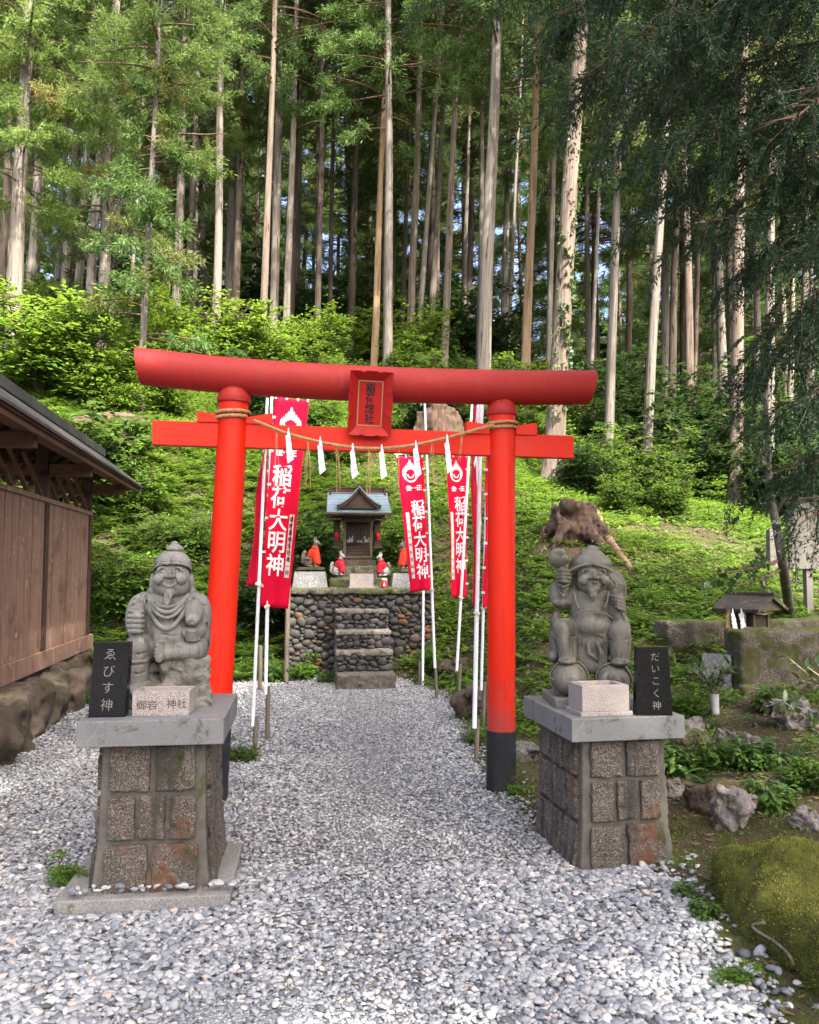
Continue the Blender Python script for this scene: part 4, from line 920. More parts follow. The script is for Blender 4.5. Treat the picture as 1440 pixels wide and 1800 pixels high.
# ================================================================== terrace wall, steps, hill shrine, foxes
AX = R(7.0)
WO = at(632, 1000, 11.9); WO = Vector((WO.x, WO.y, 0))
def wl(u, v, z=0.0): return Vector((WO.x + u * math.cos(AX) - v * math.sin(AX), WO.y + u * math.sin(AX) + v * math.cos(AX), z))
M_DARKST, nt, out = newmat('dark_river_stone'); a = nd(nt, 'ShaderNodeAttribute', attribute_name='tint'); v = coord(nt)
c = ramp(nt, a.outputs['Fac'], [(0.0, (0.030, 0.028, 0.028)), (0.5, (0.036, 0.033, 0.032)), (0.80, (0.066, 0.060, 0.055)), (0.86, (0.080, 0.036, 0.016)), (1.0, (0.135, 0.058, 0.022))]).outputs[0]
c = mixc(nt, smooth01(nt, noise(nt, v, 9, 5, .7), .56, .68), c, (0.05, 0.06, 0.02)); principled(nt, out, c, .7, .35, bump(nt, noise(nt, v, 90, 4), .3, .004))
M_WALLM = stone('dark_mortar', [(0.030, 0.027, 0.022), (0.05, 0.046, 0.036), (0.075, 0.068, 0.055)], 12, None, 1, [((0.04, 0.05, 0.014), 5, .52, 3.0)], .3, .95, .6, 90)
M_MOSSCONC = stone('mossy_concrete', [(0.045, 0.040, 0.030), (0.085, 0.076, 0.060), (0.14, 0.127, 0.105)], 10, ((0.17, 0.155, 0.13), (0.04, 0.036, 0.03)), 90, [((0.055, 0.065, 0.018), 5, .50, 2.0), ((0.035, 0.032, 0.022), 4, .55, 7.0)], .55, .95, .6, 110)
M_TREAD = stone('worn_tread', [(0.072, 0.063, 0.052), (0.12, 0.107, 0.091), (0.175, 0.16, 0.14)], 14, ((0.21, 0.195, 0.17), (0.055, 0.049, 0.042)), 110, [((0.05, 0.056, 0.018), 6, .55, 2.0)], .2, .95, .6, 110)
def stone_face(name, parent, x0, x1, z0, z1, y, size, seed, mat=M_DARKST, M=None, rust=None, deep=.5):
    """river stones bedded in a wall face lying in the local XZ plane at y (front is -y)"""
    rg = np.random.default_rng(seed); P, S = [], []
    area = (x1 - x0) * (z1 - z0); tries = 0
    for sc, num in ((1.55, .22), (1.15, .55), (.85, .8), (.6, 1.3), (.42, 1.8)):      # big stones first, smaller ones fill the gaps
        for _ in range(int(area / size ** 2 * 9)):
            w = size * sc * rg.uniform(.8, 1.2) * .55; h_ = w * rg.uniform(.55, .95); x = rg.uniform(x0 + w * .6, x1 - w * .6); z = rg.uniform(z0 + h_ * .5, z1 - h_ * .6)
            if P:
                A = np.array(P); Bs = np.array(S)
                if (((A[:, 0] - x) / (Bs[:, 0] + w)) ** 2 + ((A[:, 1] - z) / (Bs[:, 1] + h_)) ** 2 < .82).any(): continue
            P.append((x, z)); S.append((w, h_))
    P = np.array(P); S = np.array(S) * 1.06; n = len(P); V0, T0 = ico(2); nv = len(V0); out = []
    for i in range(n):
        d = 1 + .16 * np.sin(V0 @ rg.normal(size=3) * 2.2) + .10 * np.sin(V0 @ rg.normal(size=3) * 4)
        a = rg.normal(0, .30); c_, s_ = math.cos(a), math.sin(a); q = np.sign(V0) * np.abs(V0) ** .78 * d[:, None]
        q = np.c_[q[:, 0] * S[i, 0], q[:, 1] * min(size * deep, S[i, 0] * .9), q[:, 2] * S[i, 1]]; q = np.c_[q[:, 0] * c_ - q[:, 2] * s_, q[:, 1], q[:, 0] * s_ + q[:, 2] * c_]
        out.append(q + np.array([P[i, 0], y + rg.normal(0, size * .06), P[i, 1]]))
    V = np.concatenate(out)
    if M is not None: V = np.array([list(M @ Vector(p)) for p in V])
    T = (T0[None] + (np.arange(n) * nv)[:, None, None]).reshape(-1, 3); t = np.clip(rg.normal(.42, .2, n), 0, .84)
    if rust is not None: t = np.where(rg.random(n) < np.clip((P[:, 0] - rust) * 1.0, 0.03, .75), rg.uniform(.84, 1, n), t)
    return mesh_obj(name, np_mesh(name, V, None, T, mat, True, fattr={'tint': np.repeat(t, len(T0))}), parent)
M_STEP0 = stone('brown_step_concrete', [(0.050, 0.042, 0.033), (0.085, 0.073, 0.058), (0.13, 0.113, 0.092)], 12, ((0.16, 0.14, 0.115), (0.045, 0.04, 0.033)), 110, [((0.05, 0.056, 0.018), 5, .60, 2.0)], .1, .95, .6, 110)
WL, WR_, WH = -1.04, 1.06, 1.275
wall = thing('terrace_wall', 'dark river stone terrace wall with a mossy coping, below the small shrine', 'stone wall', wl(0, 0), AX)
m = MB(); m.box(((WL + WR_) / 2, .95, WH / 2 - .07), (WR_ - WL - .02, 1.86, WH - .02)); m.build('wall_core', M_WALLM, wall)
S = SDF((WL - .06, -.10, WH - .16), (WR_ + .06, 2.0, WH + .04), .016); S.box(((WL + WR_) / 2, .94, WH - .045), (WR_ - WL + .04, 1.98, .09), .02).rough(.010, .09, 3, 3)
mesh_obj('coping', S.mesh('coping', M_MOSSCONC), wall)
stone_face('stone_facing', wall, WL, WR_, .0, WH - .085, .02, .082, 5, rust=.55)
Msd = Matrix.Translation((WR_, 0, 0)) @ Matrix.Rotation(R(90), 4, 'Z'); stone_face('side_stone_facing', wall, .03, 1.2, .0, WH - .085, .0, .085, 6, M=Msd, rust=-2)
stairs = thing('stone_steps', 'steps of river stone with worn concrete treads climbing the terrace wall', 'steps', wl(.02, -1.2), AX)
zz = [.195, .465, .715, .985]; off = Vector((.02, -1.2, 0)); vv = [-1.22, -.93, -.64, -.34]
for i, z in enumerate(zz):
    w = .765 - i * .004; st = bpy.data.objects.new('step', None); link(st); st.parent = stairs; st.location = (0, vv[i] + 1.2, 0)
    z0 = -.03 if i == 0 else zz[i - 1] - .05
    dep = -vv[i] - .012
    T_ = SDF((-.43, -.05, z0 - .03), (.43, dep + .05, z + .03), .012)
    if i == 0: T_.box((0, dep / 2, (z0 + z) / 2), (w, dep, z - z0), .018)
    else: T_.box((0, dep / 2, z - .032), (w, dep, .064), .018).box((0, dep / 2 + .05, (z0 + z) / 2), (w - .02, dep - .03, z - z0 - .02), .01)
    T_.rough(.007, .07, 20 + i, 3); me = T_.mesh('tread', M_TREAD if i else M_STEP0); mesh_obj('tread', me, st)
    if i: stone_face('stone_facing', st, -w / 2 + .01, w / 2 - .01, zz[i - 1], z - .06, .035, .070, 30 + i, deep=.42)

# ------------------------------------------------------------------ shrine
M_SHW = wood('dark_shrine_wood', (0.030, 0.018, 0.012), (0.075, 0.046, 0.030), (40, 40, 3), .7, .25)
M_SHW2 = wood('grey_shrine_wood', (0.055, 0.040, 0.028), (0.105, 0.080, 0.06), (40, 40, 3), .75, .25)
M_COPPER, nt, out = newmat('blue_grey_copper'); v = coord(nt); c = ramp(nt, noise(nt, v, 9, 5, .6), [(.3, (0.13, 0.185, 0.21)), (.7, (0.20, 0.26, 0.285))]).outputs[0]; principled(nt, out, c, .40, .5, None, .35)
SB = 1.60     # z of the shrine's sill
sv = .95
sh = thing('hillside_shrine', 'small dark wooden shrine under a blue grey copper roof with a pointed front gable', 'shrine', wl(.02, sv, SB), AX)
MB().box((0, .0, .045), (.54, .50, .09)).build('sill', M_SHW2, sh, bevel=.004)
MB().box((0, .14, .42), (.40, .24, .62)).build('chamber', M_SHW, sh, bevel=.003)
for s in (-1, 1):
    MB().box((s * .205, -.18, .40), (.042, .042, .62)).build('front_post', M_SHW2, sh, bevel=.004)
    MB().box((s * .315, .10, .50), (.10, .22, .42)).build('side_wing', M_SHW, sh, bevel=.004)
    w = MB(); w.box((s * .315, -.005, .295), (.15, .27, .02)); w.box((s * .315, -.01, .715), (.16, .26, .02)); w.build('wing_rail', M_SHW2, sh)
MB().box((0, -.18, .715), (.52, .05, .07)).build('lintel', M_SHW2, sh, bevel=.004)
m = MB()
for i in range(5): m.box((0, -.19 + i * .035, .115 + i * .043), (.36, .035, .036))
m.build('stair', M_SHW, sh, bevel=.002)
m = MB()
for s in (-1, 1):
    for dx in (.03, .085, .14): m.box((s * dx, .012, .48), (.012, .012, .40))
for z in (.40, .52, .64): m.box((0, .008, z), (.34, .012, .012))
m.build('lattice_door', M_SHW2, sh)
MB().box((0, -.20, .135), (.44, .03, .03)).build('kick_board', M_SHW2, sh, bevel=.003)
m = MB()   # carved brackets below the eaves
for s in (-1, 1):
    for k in range(3): m.box((s * .205, -.20 - .03 * k, .76 + .028 * k), (.06 + .04 * k, .04, .024))
m.build('bracket', M_SHW, sh, bevel=.002)
# roof: two curved slopes laid in courses
def slope(t): return (-.50 + .44 * t, .805 + .335 * t ** 1.25)      # (y, z) from the eave to the ridge
RWD = .49
rf = MB(); ncs = 7
for side in (1, -1):
    for i in range(ncs):
        (y0, z0), (y1, z1) = slope(i / ncs), slope((i + 1) / ncs + .03)
        if side == -1: y0, y1 = .10 - (y0 + .06) * .95, .10 - (y1 + .06) * .95
        y0 += 0; lip = .012; w0, w1 = RWD - .012 * i / ncs * 2, RWD - .012 * (i + 1) / ncs * 2
        vs = [(-w0, y0, z0), (w0, y0, z0), (w1, y1, z1 - .004), (-w1, y1, z1 - .004), (-w0, y0, z0 + lip), (w0, y0, z0 + lip), (w1, y1, z1 + .001), (-w1, y1, z1 + .001)]
        rf.hexa(vs if side == 1 else [vs[1], vs[0], vs[3], vs[2], vs[5], vs[4], vs[7], vs[6]])
roof = rf.build('roof', M_COPPER, sh)
e = MB(); e.box((0, -.485, .79), (2 * RWD + .01, .03, .026)); e.box((0, .53, .79), (2 * RWD, .03, .026))
for i in range(25): e.box((-.47 + i * .94 / 24, -.38, .795), (.016, .22, .02), (R(20), 0, 0))
e.build('eave', M_SHW, sh)
MB().box((0, .0, .775), (.80, .62, .02)).build('eave_board', M_SHW, sh)
rg = MB(); rg.box((0, -.02, 1.175), (.86, .07, .075)); rg.box((0, -.02, 1.222), (.90, .095, .018)); rg.box((0, -.035, 1.128), (.82, .10, .016))
for s in (-1, 1): rg.box((s * .43, -.035, 1.185), (.035, .12, .11)); rg.box((s * .43, -.09, 1.10), (.045, .04, .05))
rg.build('ridge', M_SHW, roof, bevel=.003)
def gable_curve(t):  # half of the pointed gable: t 0 at the foot, 1 at the apex
    return (.335 * (1 - t), .915 + .275 * (t ** 1.55))
for nm, o0, o1, y0, y1, mt in (('gable_board', .0, -.050, -.515, -.485, M_SHW), ('gable_roof', .024, .0, -.535, -.10, M_COPPER)):
    g = MB()
    for s in (-1, 1):
        P = [gable_curve(i / 14) for i in range(15)]
        for i in range(14):
            (xa, za), (xb, zb) = P[i], P[i + 1]; q = [(s * xa, y0, za + o1), (s * xb, y0, zb + o1), (s * xb, y1, zb + o1), (s * xa, y1, za + o1), (s * xa, y0, za + o0), (s * xb, y0, zb + o0), (s * xb, y1, zb + o0), (s * xa, y1, za + o0)]
            g.hexa(q)
    g.build(nm, mt, roof)
tri = [gable_curve(i / 14) for i in range(15)]; poly = [(x, z - .045) for x, z in tri] + [(-x, z - .045) for x, z in tri[::-1][1:]]
MB().prism(poly, -.47, -.45).build('gable_panel', M_SHW, roof)
g = MB(); g.box((0, -.30, 1.215), (.05, .42, .05)); g.box((0, -.51, 1.20), (.075, .05, .085), (0, R(45), 0)); g.build('gable_ridge', M_SHW, roof, bevel=.003)
# stone bench the shrine stands on, with its lower ledge
S = SDF((-.46, -.50, -.04), (.46, .45, .40), .014); S.box((0, .0, .165), (.66, .56, .33), .015).box((0, -.14, .075), (.86, .60, .15), .02).rough(.009, .08, 9, 3)
bench = thing('shrine_plinth', 'mossy stepped stone plinth carrying the dark shrine and the two small foxes', 'plinth', wl(.02, sv - .12, WH - .01), AX)
mesh_obj('plinth_stone', S.mesh('plinth_stone', M_MOSSCONC), bench)
# ------------------------------------------------------------------ fox statues
M_FOXST = stone('tan_fox_stone', [(0.075, 0.06, 0.042), (0.12, 0.098, 0.07), (0.175, 0.148, 0.11)], 7, None, 1, [((0.07, 0.06, 0.04), 8, .6, 1.0)], 0, .85, .3, 150)
M_FOXWH = stone('worn_white_fox', [(0.24, 0.23, 0.215), (0.36, 0.35, 0.33), (0.48, 0.465, 0.45)], 10, None, 1, [((0.09, 0.082, 0.07), 5, .50, 1.0)], 0, .8, .2, 150)
M_BIBO = plain('orange_red_cloth', (0.56, 0.032, 0.012), .7, .25, .25, 18, .3, 60)
M_BIBR = plain('crimson_cloth', (0.42, 0.012, 0.03), .7, .25, .25, 18, .3, 60)
def fox_meshes():
    """a sitting fox facing +x, height 1"""
    S = SDF((-.36, -.22, -.02), (.36, .22, 1.04), .014)
    S.ell((-.10, 0, .20), (.17, .14, .19)).ell((-.02, 0, .36), (.13, .115, .22), .05, False, (0, R(24), 0)).ell((.085, 0, .50), (.105, .10, .15), .05)
    S.cap((.09, 0, .58), (.125, 0, .72), .085, .075, .03).ell((.15, 0, .765), (.095, .085, .080), .02).cap((.19, 0, .745), (.285, 0, .715), .048, .024, .02)
    for s in (-1, 1):
        S.cap((.105, s * .055, .82), (.095, s * .072, .965), .038, .010, .012).cap((.10, s * .06, .45), (.135, s * .06, .06), .055, .036, .02).ell((.165, s * .06, .025), (.065, .042, .03), .012)
        S.ell((-.10, s * .12, .15), (.14, .06, .13), .02).ell((.0, s * .13, .03), (.12, .045, .03), .012); S.ell((.205, s * .062, .785), (.014, .016, .010), .003, True)
    S.path([(-.22, 0, .06), (-.31, .0, .16), (-.32, 0, .33), (-.27, 0, .47), (-.24, 0, .52)], [.05, .075, .085, .06, .02], .02)
    B = SDF((-.20, -.22, .05), (.36, .22, .75), .014)
    B.ell((-.00, 0, .40), (.155, .140, .225), .03, False, (0, R(24), 0)).ell((.095, 0, .48), (.125, .122, .16), .04).cap((.13, 0, .42), (.165, 0, .17), .115, .120, .03).path([(.10 + .10 * math.cos(a), .098 * math.sin(a), .615 - .03 * math.cos(a)) for a in np.linspace(0, 2 * math.pi, 15)], .024, .01)
    B.ell((-.1, 0, .16), (.15, .3, .13), .0, True)
    for yy in (-.07, -.02, .04, .09): B.path([(.27, yy, .40), (.275, yy * 1.1, .12)], .010, .008, True)
    return S, B
FS, FB = fox_meshes()
def fox(label, px, py, Y, h, face, stonemat, bibmat, plinth=True):
    p = at(px, py, Y); o = thing('fox_statue', label, 'fox statue', p, AX + (0 if face > 0 else math.pi) + face * R(-28), 'fox statues guarding the shrine', h)
    a = FS.mesh('body', stonemat); mesh_obj('body', a, o); mesh_obj('bib', FB.mesh('bib', bibmat), o)
    if plinth: MB().box((-.04, 0, -.045), (.72, .46, .09)).build('plinth', M_MOSSCONC, o, bevel=.012)
    return o
FY = 12.25
fox('large tan fox statue in an orange red bib, beside the large banner', 549, 997, FY, .475, 1, M_FOXST, M_BIBO)
fox('large tan fox statue in an orange red bib, half hidden by the middle banner', 714, 1000, FY + .25, .475, -1, M_FOXST, M_BIBO)
fox('small white fox statue in a crimson bib, on the side of the large banner', 595, 1011, 12.42, .385, 1, M_FOXWH, M_BIBR, False)
fox('small white fox statue in a crimson bib, above the red tin', 673, 1012.5, 12.52, .385, -1, M_FOXWH, M_BIBR, False)
M_GRAN = stone('pale_granite', [(0.13, 0.13, 0.127), (0.17, 0.17, 0.166), (0.215, 0.215, 0.21)], 10, ((0.30, 0.30, 0.295), (0.12, 0.12, 0.12)), 60, (), 0, .7, .1, 120)
for lab, px, Y in (('pale speckled granite block under the fox beside the large banner', 545, FY), ('pale speckled granite block under the fox behind the middle banner', 716, FY + .25)):
    p = at(px, 1031, Y); o = thing('granite_block', lab, 'granite block', (p.x, p.y, WH), AX, 'granite blocks under the large foxes')
    p2 = at(px, 1005 if px < 600 else 1008, Y); MB().box((0, 0, (p2.z - WH) / 2), (.52, .40, p2.z - WH), None, (.88, .9)).build('block', M_GRAN, o, bevel=.006)
p = at(634, 1032, 11.98); o = thing('offering_box', 'pinkish granite offering box at the top of the steps, before the shrine', 'offering box', (p.x, p.y + .12, WH), AX)
MB().box((0, 0, .012), (.375, .25, .024)).build('plinth', M_PINK, o, bevel=.004); hollow_box(o, .345, .22, .185, .03, .12, M_PINK, 'box_body', .024)
p = at(675.5, 1032, 12.0); o = thing('red_tin', 'small red tin with a white lid and a pale drop mark', 'tin', (p.x, p.y + .08, WH))
MB().lathe([(.042, 0), (.045, .004), (.045, .105), (.038, .118)], n=20).build('tin_body', plain('red_tin_paint', (.50, .02, .02), .35), o, smooth=40); MB().lathe([(.036, .118), (.036, .138), (.030, .142)], n=20).build('lid', plain('white_lid', (.75, .73, .72), .5), o, smooth=40)
m = MB(); dp = [(0, .088), (.010, .066), (.019, .046), (.014, .030), (0, .024), (-.014, .030), (-.019, .046), (-.010, .066)]; m.prism(dp, -.0475, -.0455); m.build('drop_mark', plain('pale_drop', (.70, .42, .40), .6), o)
# small offerings inside the shrine
figs = [(613.5, 954, .95), (618.5, 953, 1.1), (643, 954, 1.1), (650, 954, .95)]
fm_ = FS.mesh('fox_figurine', M_FOXWH)
for i, (px, py, k) in enumerate(figs):
    p = at(px, py, WO.y + sv - .10); o = mesh_obj('fox_figurine', fm_, None, (p.x, p.y - .03, p.z), (0, 0, AX + (0 if i < 2 else math.pi) + R(-20)), (.10 * k,) * 3); tag(o, 'small white fox figurine standing on the shrine stair', 'figurine', 'white fox figurines on the shrine stair')
for i, px in enumerate((630, 635)):
    p = at(px, 954.5, WO.y + sv - .12); o = thing('offering_cup', 'small white cup on the shrine stair between the fox figurines', 'cup', p, 0, 'white cups on the shrine stair'); MB().lathe([(.010, 0), (.019, .008), (.021, .042), (.018, .042), (.016, .012)], n=14).build('cup_body', M_FOXWH, o, smooth=40)
for s, lab in ((-1, 'red hanging charm in the shrine wing on the side of the large banner'), (1, 'red hanging charm in the shrine wing on the side of the middle banner')):
    o = thing('hanging_charm', lab, 'charm', wl(.02 + s * .315, sv - .05, SB + .40), AX, 'red charms in the shrine wings')
    m = MB(); m.tube([(0, -.012, .17), (0, -.012, .12)], .004, 6); m.lathe([(.012, .125), (.034, .10), (.036, .05), (.012, 0)], (0, -.012, 0), 10); m.build('charm_body', M_BIBR, o, smooth=50)
# ================================================================== cloth banners on white poles
def cloth_mat(name, base, trans=.25):
    m, nt, out = newmat(name); v = coord(nt); n = noise(nt, v, 5, 4); c = ramp(nt, n, [(.3, tuple(x * .9 for x in base)), (.7, base)]).outputs[0]
    p = principled(nt, out, c, .75, .15); t = nd(nt, 'ShaderNodeBsdfTranslucent'); nt.links.new(c, t.inputs[0]); mx = nd(nt, 'ShaderNodeMixShader'); mx.inputs[0].default_value = trans
    nt.links.new(p.outputs[0], mx.inputs[1]); nt.links.new(t.outputs[0], mx.inputs[2]); nt.links.new(mx.outputs[0], out.inputs['Surface']); return m
M_CLOTH = cloth_mat('scarlet_cloth', (0.74, 0.004, 0.042))
M_POLE = plain('white_pole', (0.74, 0.74, 0.77), .35, .4, .06)
M_STAKE = wood('grey_stake_wood', (0.09, 0.07, 0.05), (0.17, 0.14, 0.11), (40, 40, 3))
M_CLIP = plain('cream_plastic', (0.62, 0.58, 0.48), .5)
def flame_jewel():
    """the flaming jewel emblem as flat pieces in a unit frame, width about 1, centred"""
    polys = []
    def arc(cx, cz, r0, r1, a0, a1, n=22): 
        o = [(cx + r1 * math.cos(a), cz + r1 * math.sin(a)) for a in np.linspace(a0, a1, n)] + [(cx + r0 * math.cos(a), cz + r0 * math.sin(a)) for a in np.linspace(a1, a0, n)]; return o
    polys.append(arc(0, -.12, .30, .40, R(150), R(390)))         # jewel outline
    polys.append(arc(0, -.06, .13, .21, R(170), R(370)))
    polys.append(arc(0, -.15, .07, .12, R(190), R(350)))
    for s in (-1, 1):
        for (x0, z0, x1, z1, w) in ((.36, -.30, .50, .18, .050), (.44, -.12, .46, .34, .045), (.34, .05, .36, .46, .05), (.25, .18, .25, .58, .05), (.15, .26, .14, .70, .055), (.06, .30, .03, .92, .06)):
            polys.append([(s * (x0 - w), z0), (s * (x0 + w * .4), z0 - .02), (s * (x1 + (x0 - x1) * .3 + w), (z0 + z1) / 2), (s * x1, z1), (s * (x1 + (x0 - x1) * .5 - w * .7), (z0 + z1) / 2)])
    return polys
def banner(name_label, pole_base, pole_top, bt, bb, side, wt, wb, Y, mirror=False, txt=True, donor=None, width_dir=None, seed=0, stake=.32, label2='banner', arm=True, prad=.014):
    """POLE_BASE/POLE_TOP pixels at depth Y; the cloth hangs from the arm between bt (top edge: two pixels) and bb (bottom edge: two pixels)"""
    rg = random.Random(seed); b = at(*pole_base, Y); t = at(*pole_top, Y + .02); o = thing('banner', name_label, 'banner', b, 0, 'red shrine banners along the path')
    dv = (t - b).normalized(); L = (t - b).length
    MB().tube([b + dv * stake * .75, b + dv * L * .5, t], [prad, prad, prad * .85], 12).build('pole', M_POLE, o, True, 40)
    gzb = gz(b.x, b.y); s0 = Vector((b.x + .018, b.y + .012, gzb - .15))
    MB().tube([s0, s0 + dv * (.15 + (b.z - gzb) + stake * .5), s0 + dv * (.15 + (b.z - gzb) + stake)], [.021, .020, .019], 10).build('stake', M_STAKE, o, True, 40)
    A, B_, C, D = at(*bt[0], Y - .03), at(*bt[1], Y - .03 + (width_dir or 0)), at(*bb[0], Y - .03), at(*bb[1], Y - .03 + (width_dir or 0))
    fw = (B_ - A).normalized(); nrm_ = fw.cross(Vector((0, 0, 1))).normalized()
    if nrm_.y > 0: nrm_ = -nrm_
    ph = rg.uniform(0, 6)
    def P(u, v, lift=0.0):   # u across, v down
        p = (A * (1 - u) + B_ * u) * (1 - v) + (C * (1 - u) + D * u) * v
        w = .016 * math.sin(u * 4.5 + v * 3.0 + ph) * (.4 + .6 * v) + .012 * math.sin(v * 9 + ph * 2 + u * 2) + .006 * math.sin(u * 13 + v * 5)
        return p + nrm_ * (w + lift)
    n, mq = 14, 48; V = [P(i / n, j / mq) for j in range(mq + 1) for i in range(n + 1)]; Q = [(j * (n + 1) + i, j * (n + 1) + i + 1, (j + 1) * (n + 1) + i + 1, (j + 1) * (n + 1) + i) for j in range(mq) for i in range(n)]
    V = np.array([list(p - o.location) for p in V]); cl = mesh_obj('cloth', np_mesh('cloth', V, Q, mat=M_CLOTH, smooth=True), o)
    sd_ = cl.modifiers.new('cloth', 'SOLIDIFY'); sd_.thickness = .0012
    Wd, Hd = (B_ - A).length, (C - A).length
    if arm:
        x0 = at(*pole_top, Y); a0 = A - fw * .02 + Vector((0, 0, .03)); a1 = B_ + fw * .02 + Vector((0, 0, .03)); MB().tube([a0, (a0 + a1) / 2 + Vector((0, 0, .004)), a1], .007, 8).build('cross_arm', M_POLE, o, True, 40)
        for k, u in enumerate((.03, .35, .68, .97)):
            q = P(u, 0); MB().box(q + Vector((0, 0, .012)), (.018, .012, .052)).build('cloth_loop', M_CLIP, o, True)
    for k in range(6):
        q = P(.985 if side > 0 else .015, (k + .6) / 6.2); MB().box(q, (.034, .016, .022), (0, 0, math.atan2(fw.y, fw.x))).build('cloth_loop', M_CLIP, o, True)
    cc = P(1.0 if side > 0 else 0.0, 1.0); pp = b + dv * ((cc.z - b.z) / dv.z); MB().box(pp + Vector((0, -.012, .0)), (.052, .04, .030), (0, R(25 * side), 0)).build('pole_clamp', M_CLIP, o, True, bevel=.006)
    if txt:
        asp = Hd / Wd
        def put(Vt, Fc, cu, cv, sc, mat, nm, lift=.0035):
            """Vt in units of the cloth's width"""
            W = [P(cu + x * sc, cv - y * sc / asp, lift) for x, y, *_ in Vt]; return MB().add(W, Fc).build(nm, mat, o, True)
        polys = flame_jewel(); VV, FF = [], []
        for q in polys: b0 = len(VV); VV += q; FF.append(tuple(range(b0, b0 + len(q))))
        ex = .5
        put([(x, z) for x, z in VV], FF, ex + (.02 if not mirror else -.02), .130 if txt != 'hidden' else .13, .62, M_WHITEINK, 'emblem')
        tv, tf = [], []
        for i, ch in enumerate('位一正'):
            v_, f_ = text_verts(ch, .22, .006); b0 = len(tv); tv += [(x + (i - 1) * .21, y) for x, y, _ in v_]; tf += [tuple(k + b0 for k in f) for f in f_]
        put(tv, tf, ex + txt[0] * .4, txt[1], 1.0, M_WHITEINK, 'rank_lettering')
        v_, f_ = vtext('稲荷大明神', txt[3], txt[3] * 1.03, .010, .92); put([(x, y) for x, y, _ in v_], f_, ex + txt[0], txt[2], 1.0, M_WHITEINK, 'lettering')
        if donor:
            du, dv0, dv1, dw, s_ = donor; hh = (dv1 - dv0) * asp
            st = [(-dw / 2, hh / 2), (dw / 2, hh / 2), (dw / 2, -hh / 2), (-dw / 2, -hh / 2)]; k = 14; pv = [(x, hh / 2 - hh * j / k) for j in range(k + 1) for x in (-dw / 2, dw / 2)]; pf = [(2 * j, 2 * j + 1, 2 * j + 3, 2 * j + 2) for j in range(k)]
            put(pv, pf, du, (dv0 + dv1) / 2, 1.0, M_PAPERTAG, 'donor_strip', .0035)
            n_ = len(s_); v_, f_ = vtext(s_, hh / (n_ + .4), min(dw * .95, hh / (n_ + .4) * .95), .003, .9); put([(x, y) for x, y, _ in v_], f_, du, (dv0 + dv1) / 2, 1.0, M_INK, 'donor_lettering', .0055)
    return o
M_PAPERTAG = plain('cream_strip', (0.66, 0.60, 0.52), .7)
# side: +1 pole on the cloth's far edge (u = 1), -1 on u = 0
banner('largest red banner, its full white lettering readable, beside the wooden post', (466, 1262, ), (478, 690), ((484, 699), (543, 704)), ((456, 1066), (507, 1070)), -1, 0, 0, 7.55, False, (-.10, .26, .585, .66), (.835, .555, .855, .155, '遠藤真美外社員一同'), None, 1, .28, prad=.017)
banner('red banner turned nearly edge on behind the large banner', (442, 1325), (470, 700), ((463, 790), (474, 760)), ((437, 1031), (455, 1026)), 1, 0, 0, 6.85, False, None, None, .35, 2, .30, prad=.0145)
banner('middle red banner hanging over the end of the terrace wall, next to the steps', (766, 1208), (746, 690), ((697, 803), (744, 802)), ((722, 1042), (757, 1036)), 1, 0, 0, 9.9, True, (.16, .235, .62, .60), (.215, .415, .90, .145, '八郷氏衛門外古橋様'), None, 3, .30, prad=.0165)
banner('narrow red banner between the middle banner and the pillar, its pole crossing the lettering', (801, 1215), (831, 690), ((784, 801), (822, 801)), ((796, 1050), (820, 1050)), 1, 0, 0, 9.3, True, (.12, .235, .56, .62), (.16, .40, .875, .16, '八郷氏衛門外古橋氏'), .12, 4, .30, prad=.0165)
banner('red banner seen nearly edge on, crowded against the pillar beside the narrow banner', (833, 1330), (846, 700), ((831, 714), (849, 712)), ((832, 1064), (841, 1072)), 1, 0, 0, 6.75, True, (.15, .20, .55, .8), None, .55, 5, .30, arm=False, prad=.0185)
banner('red banner mostly hidden behind the pillar with the single rope turn', (845, 1255), (858, 760), ((856, 800), (893, 800)), ((848, 1068), (880, 1068)), -1, 0, 0, 8.0, False, None, None, .15, 6, .30, prad=.014)
# loose wooden stakes and the extra white pole by the terrace wall
def post(name, label, px, py0, py1, Y, r, mat, cat, dx=0):
    b = at(px, py0, Y); t = at(px + dx, py1, Y); b.z = gz(b.x, b.y) - .1; o = thing(name, label, cat, (b.x, b.y, gz(b.x, b.y)))
    MB().tube([b, (b + t) / 2, t], [r, r * .97, r * .93], 12).build('shaft', mat, o, True, 40); return o
post('wooden_post', 'weathered wooden post between the large banner and the terrace wall', 503, 1188, 900, 11.3, .034, M_STAKE, 'post', 7)
o = post('white_pole', 'bare white pole on a short stake in front of the terrace wall end', 743, 1180, 1020, 11.0, .017, M_POLE, 'pole', 1.5)
p = at(742, 1185, 11.0); MB().tube([Vector((p.x - .03, p.y + .02, gz(p.x, p.y) - .1)), Vector((p.x - .03, p.y + .02, gz(p.x, p.y) + .33))], .02, 10).build('stake', M_STAKE, o, True, 40)
post('wooden_stake', 'short dark stake in the grass behind the largest banner pole', 458, 1160, 1135, 10.6, .028, M_STAKE, 'stake')
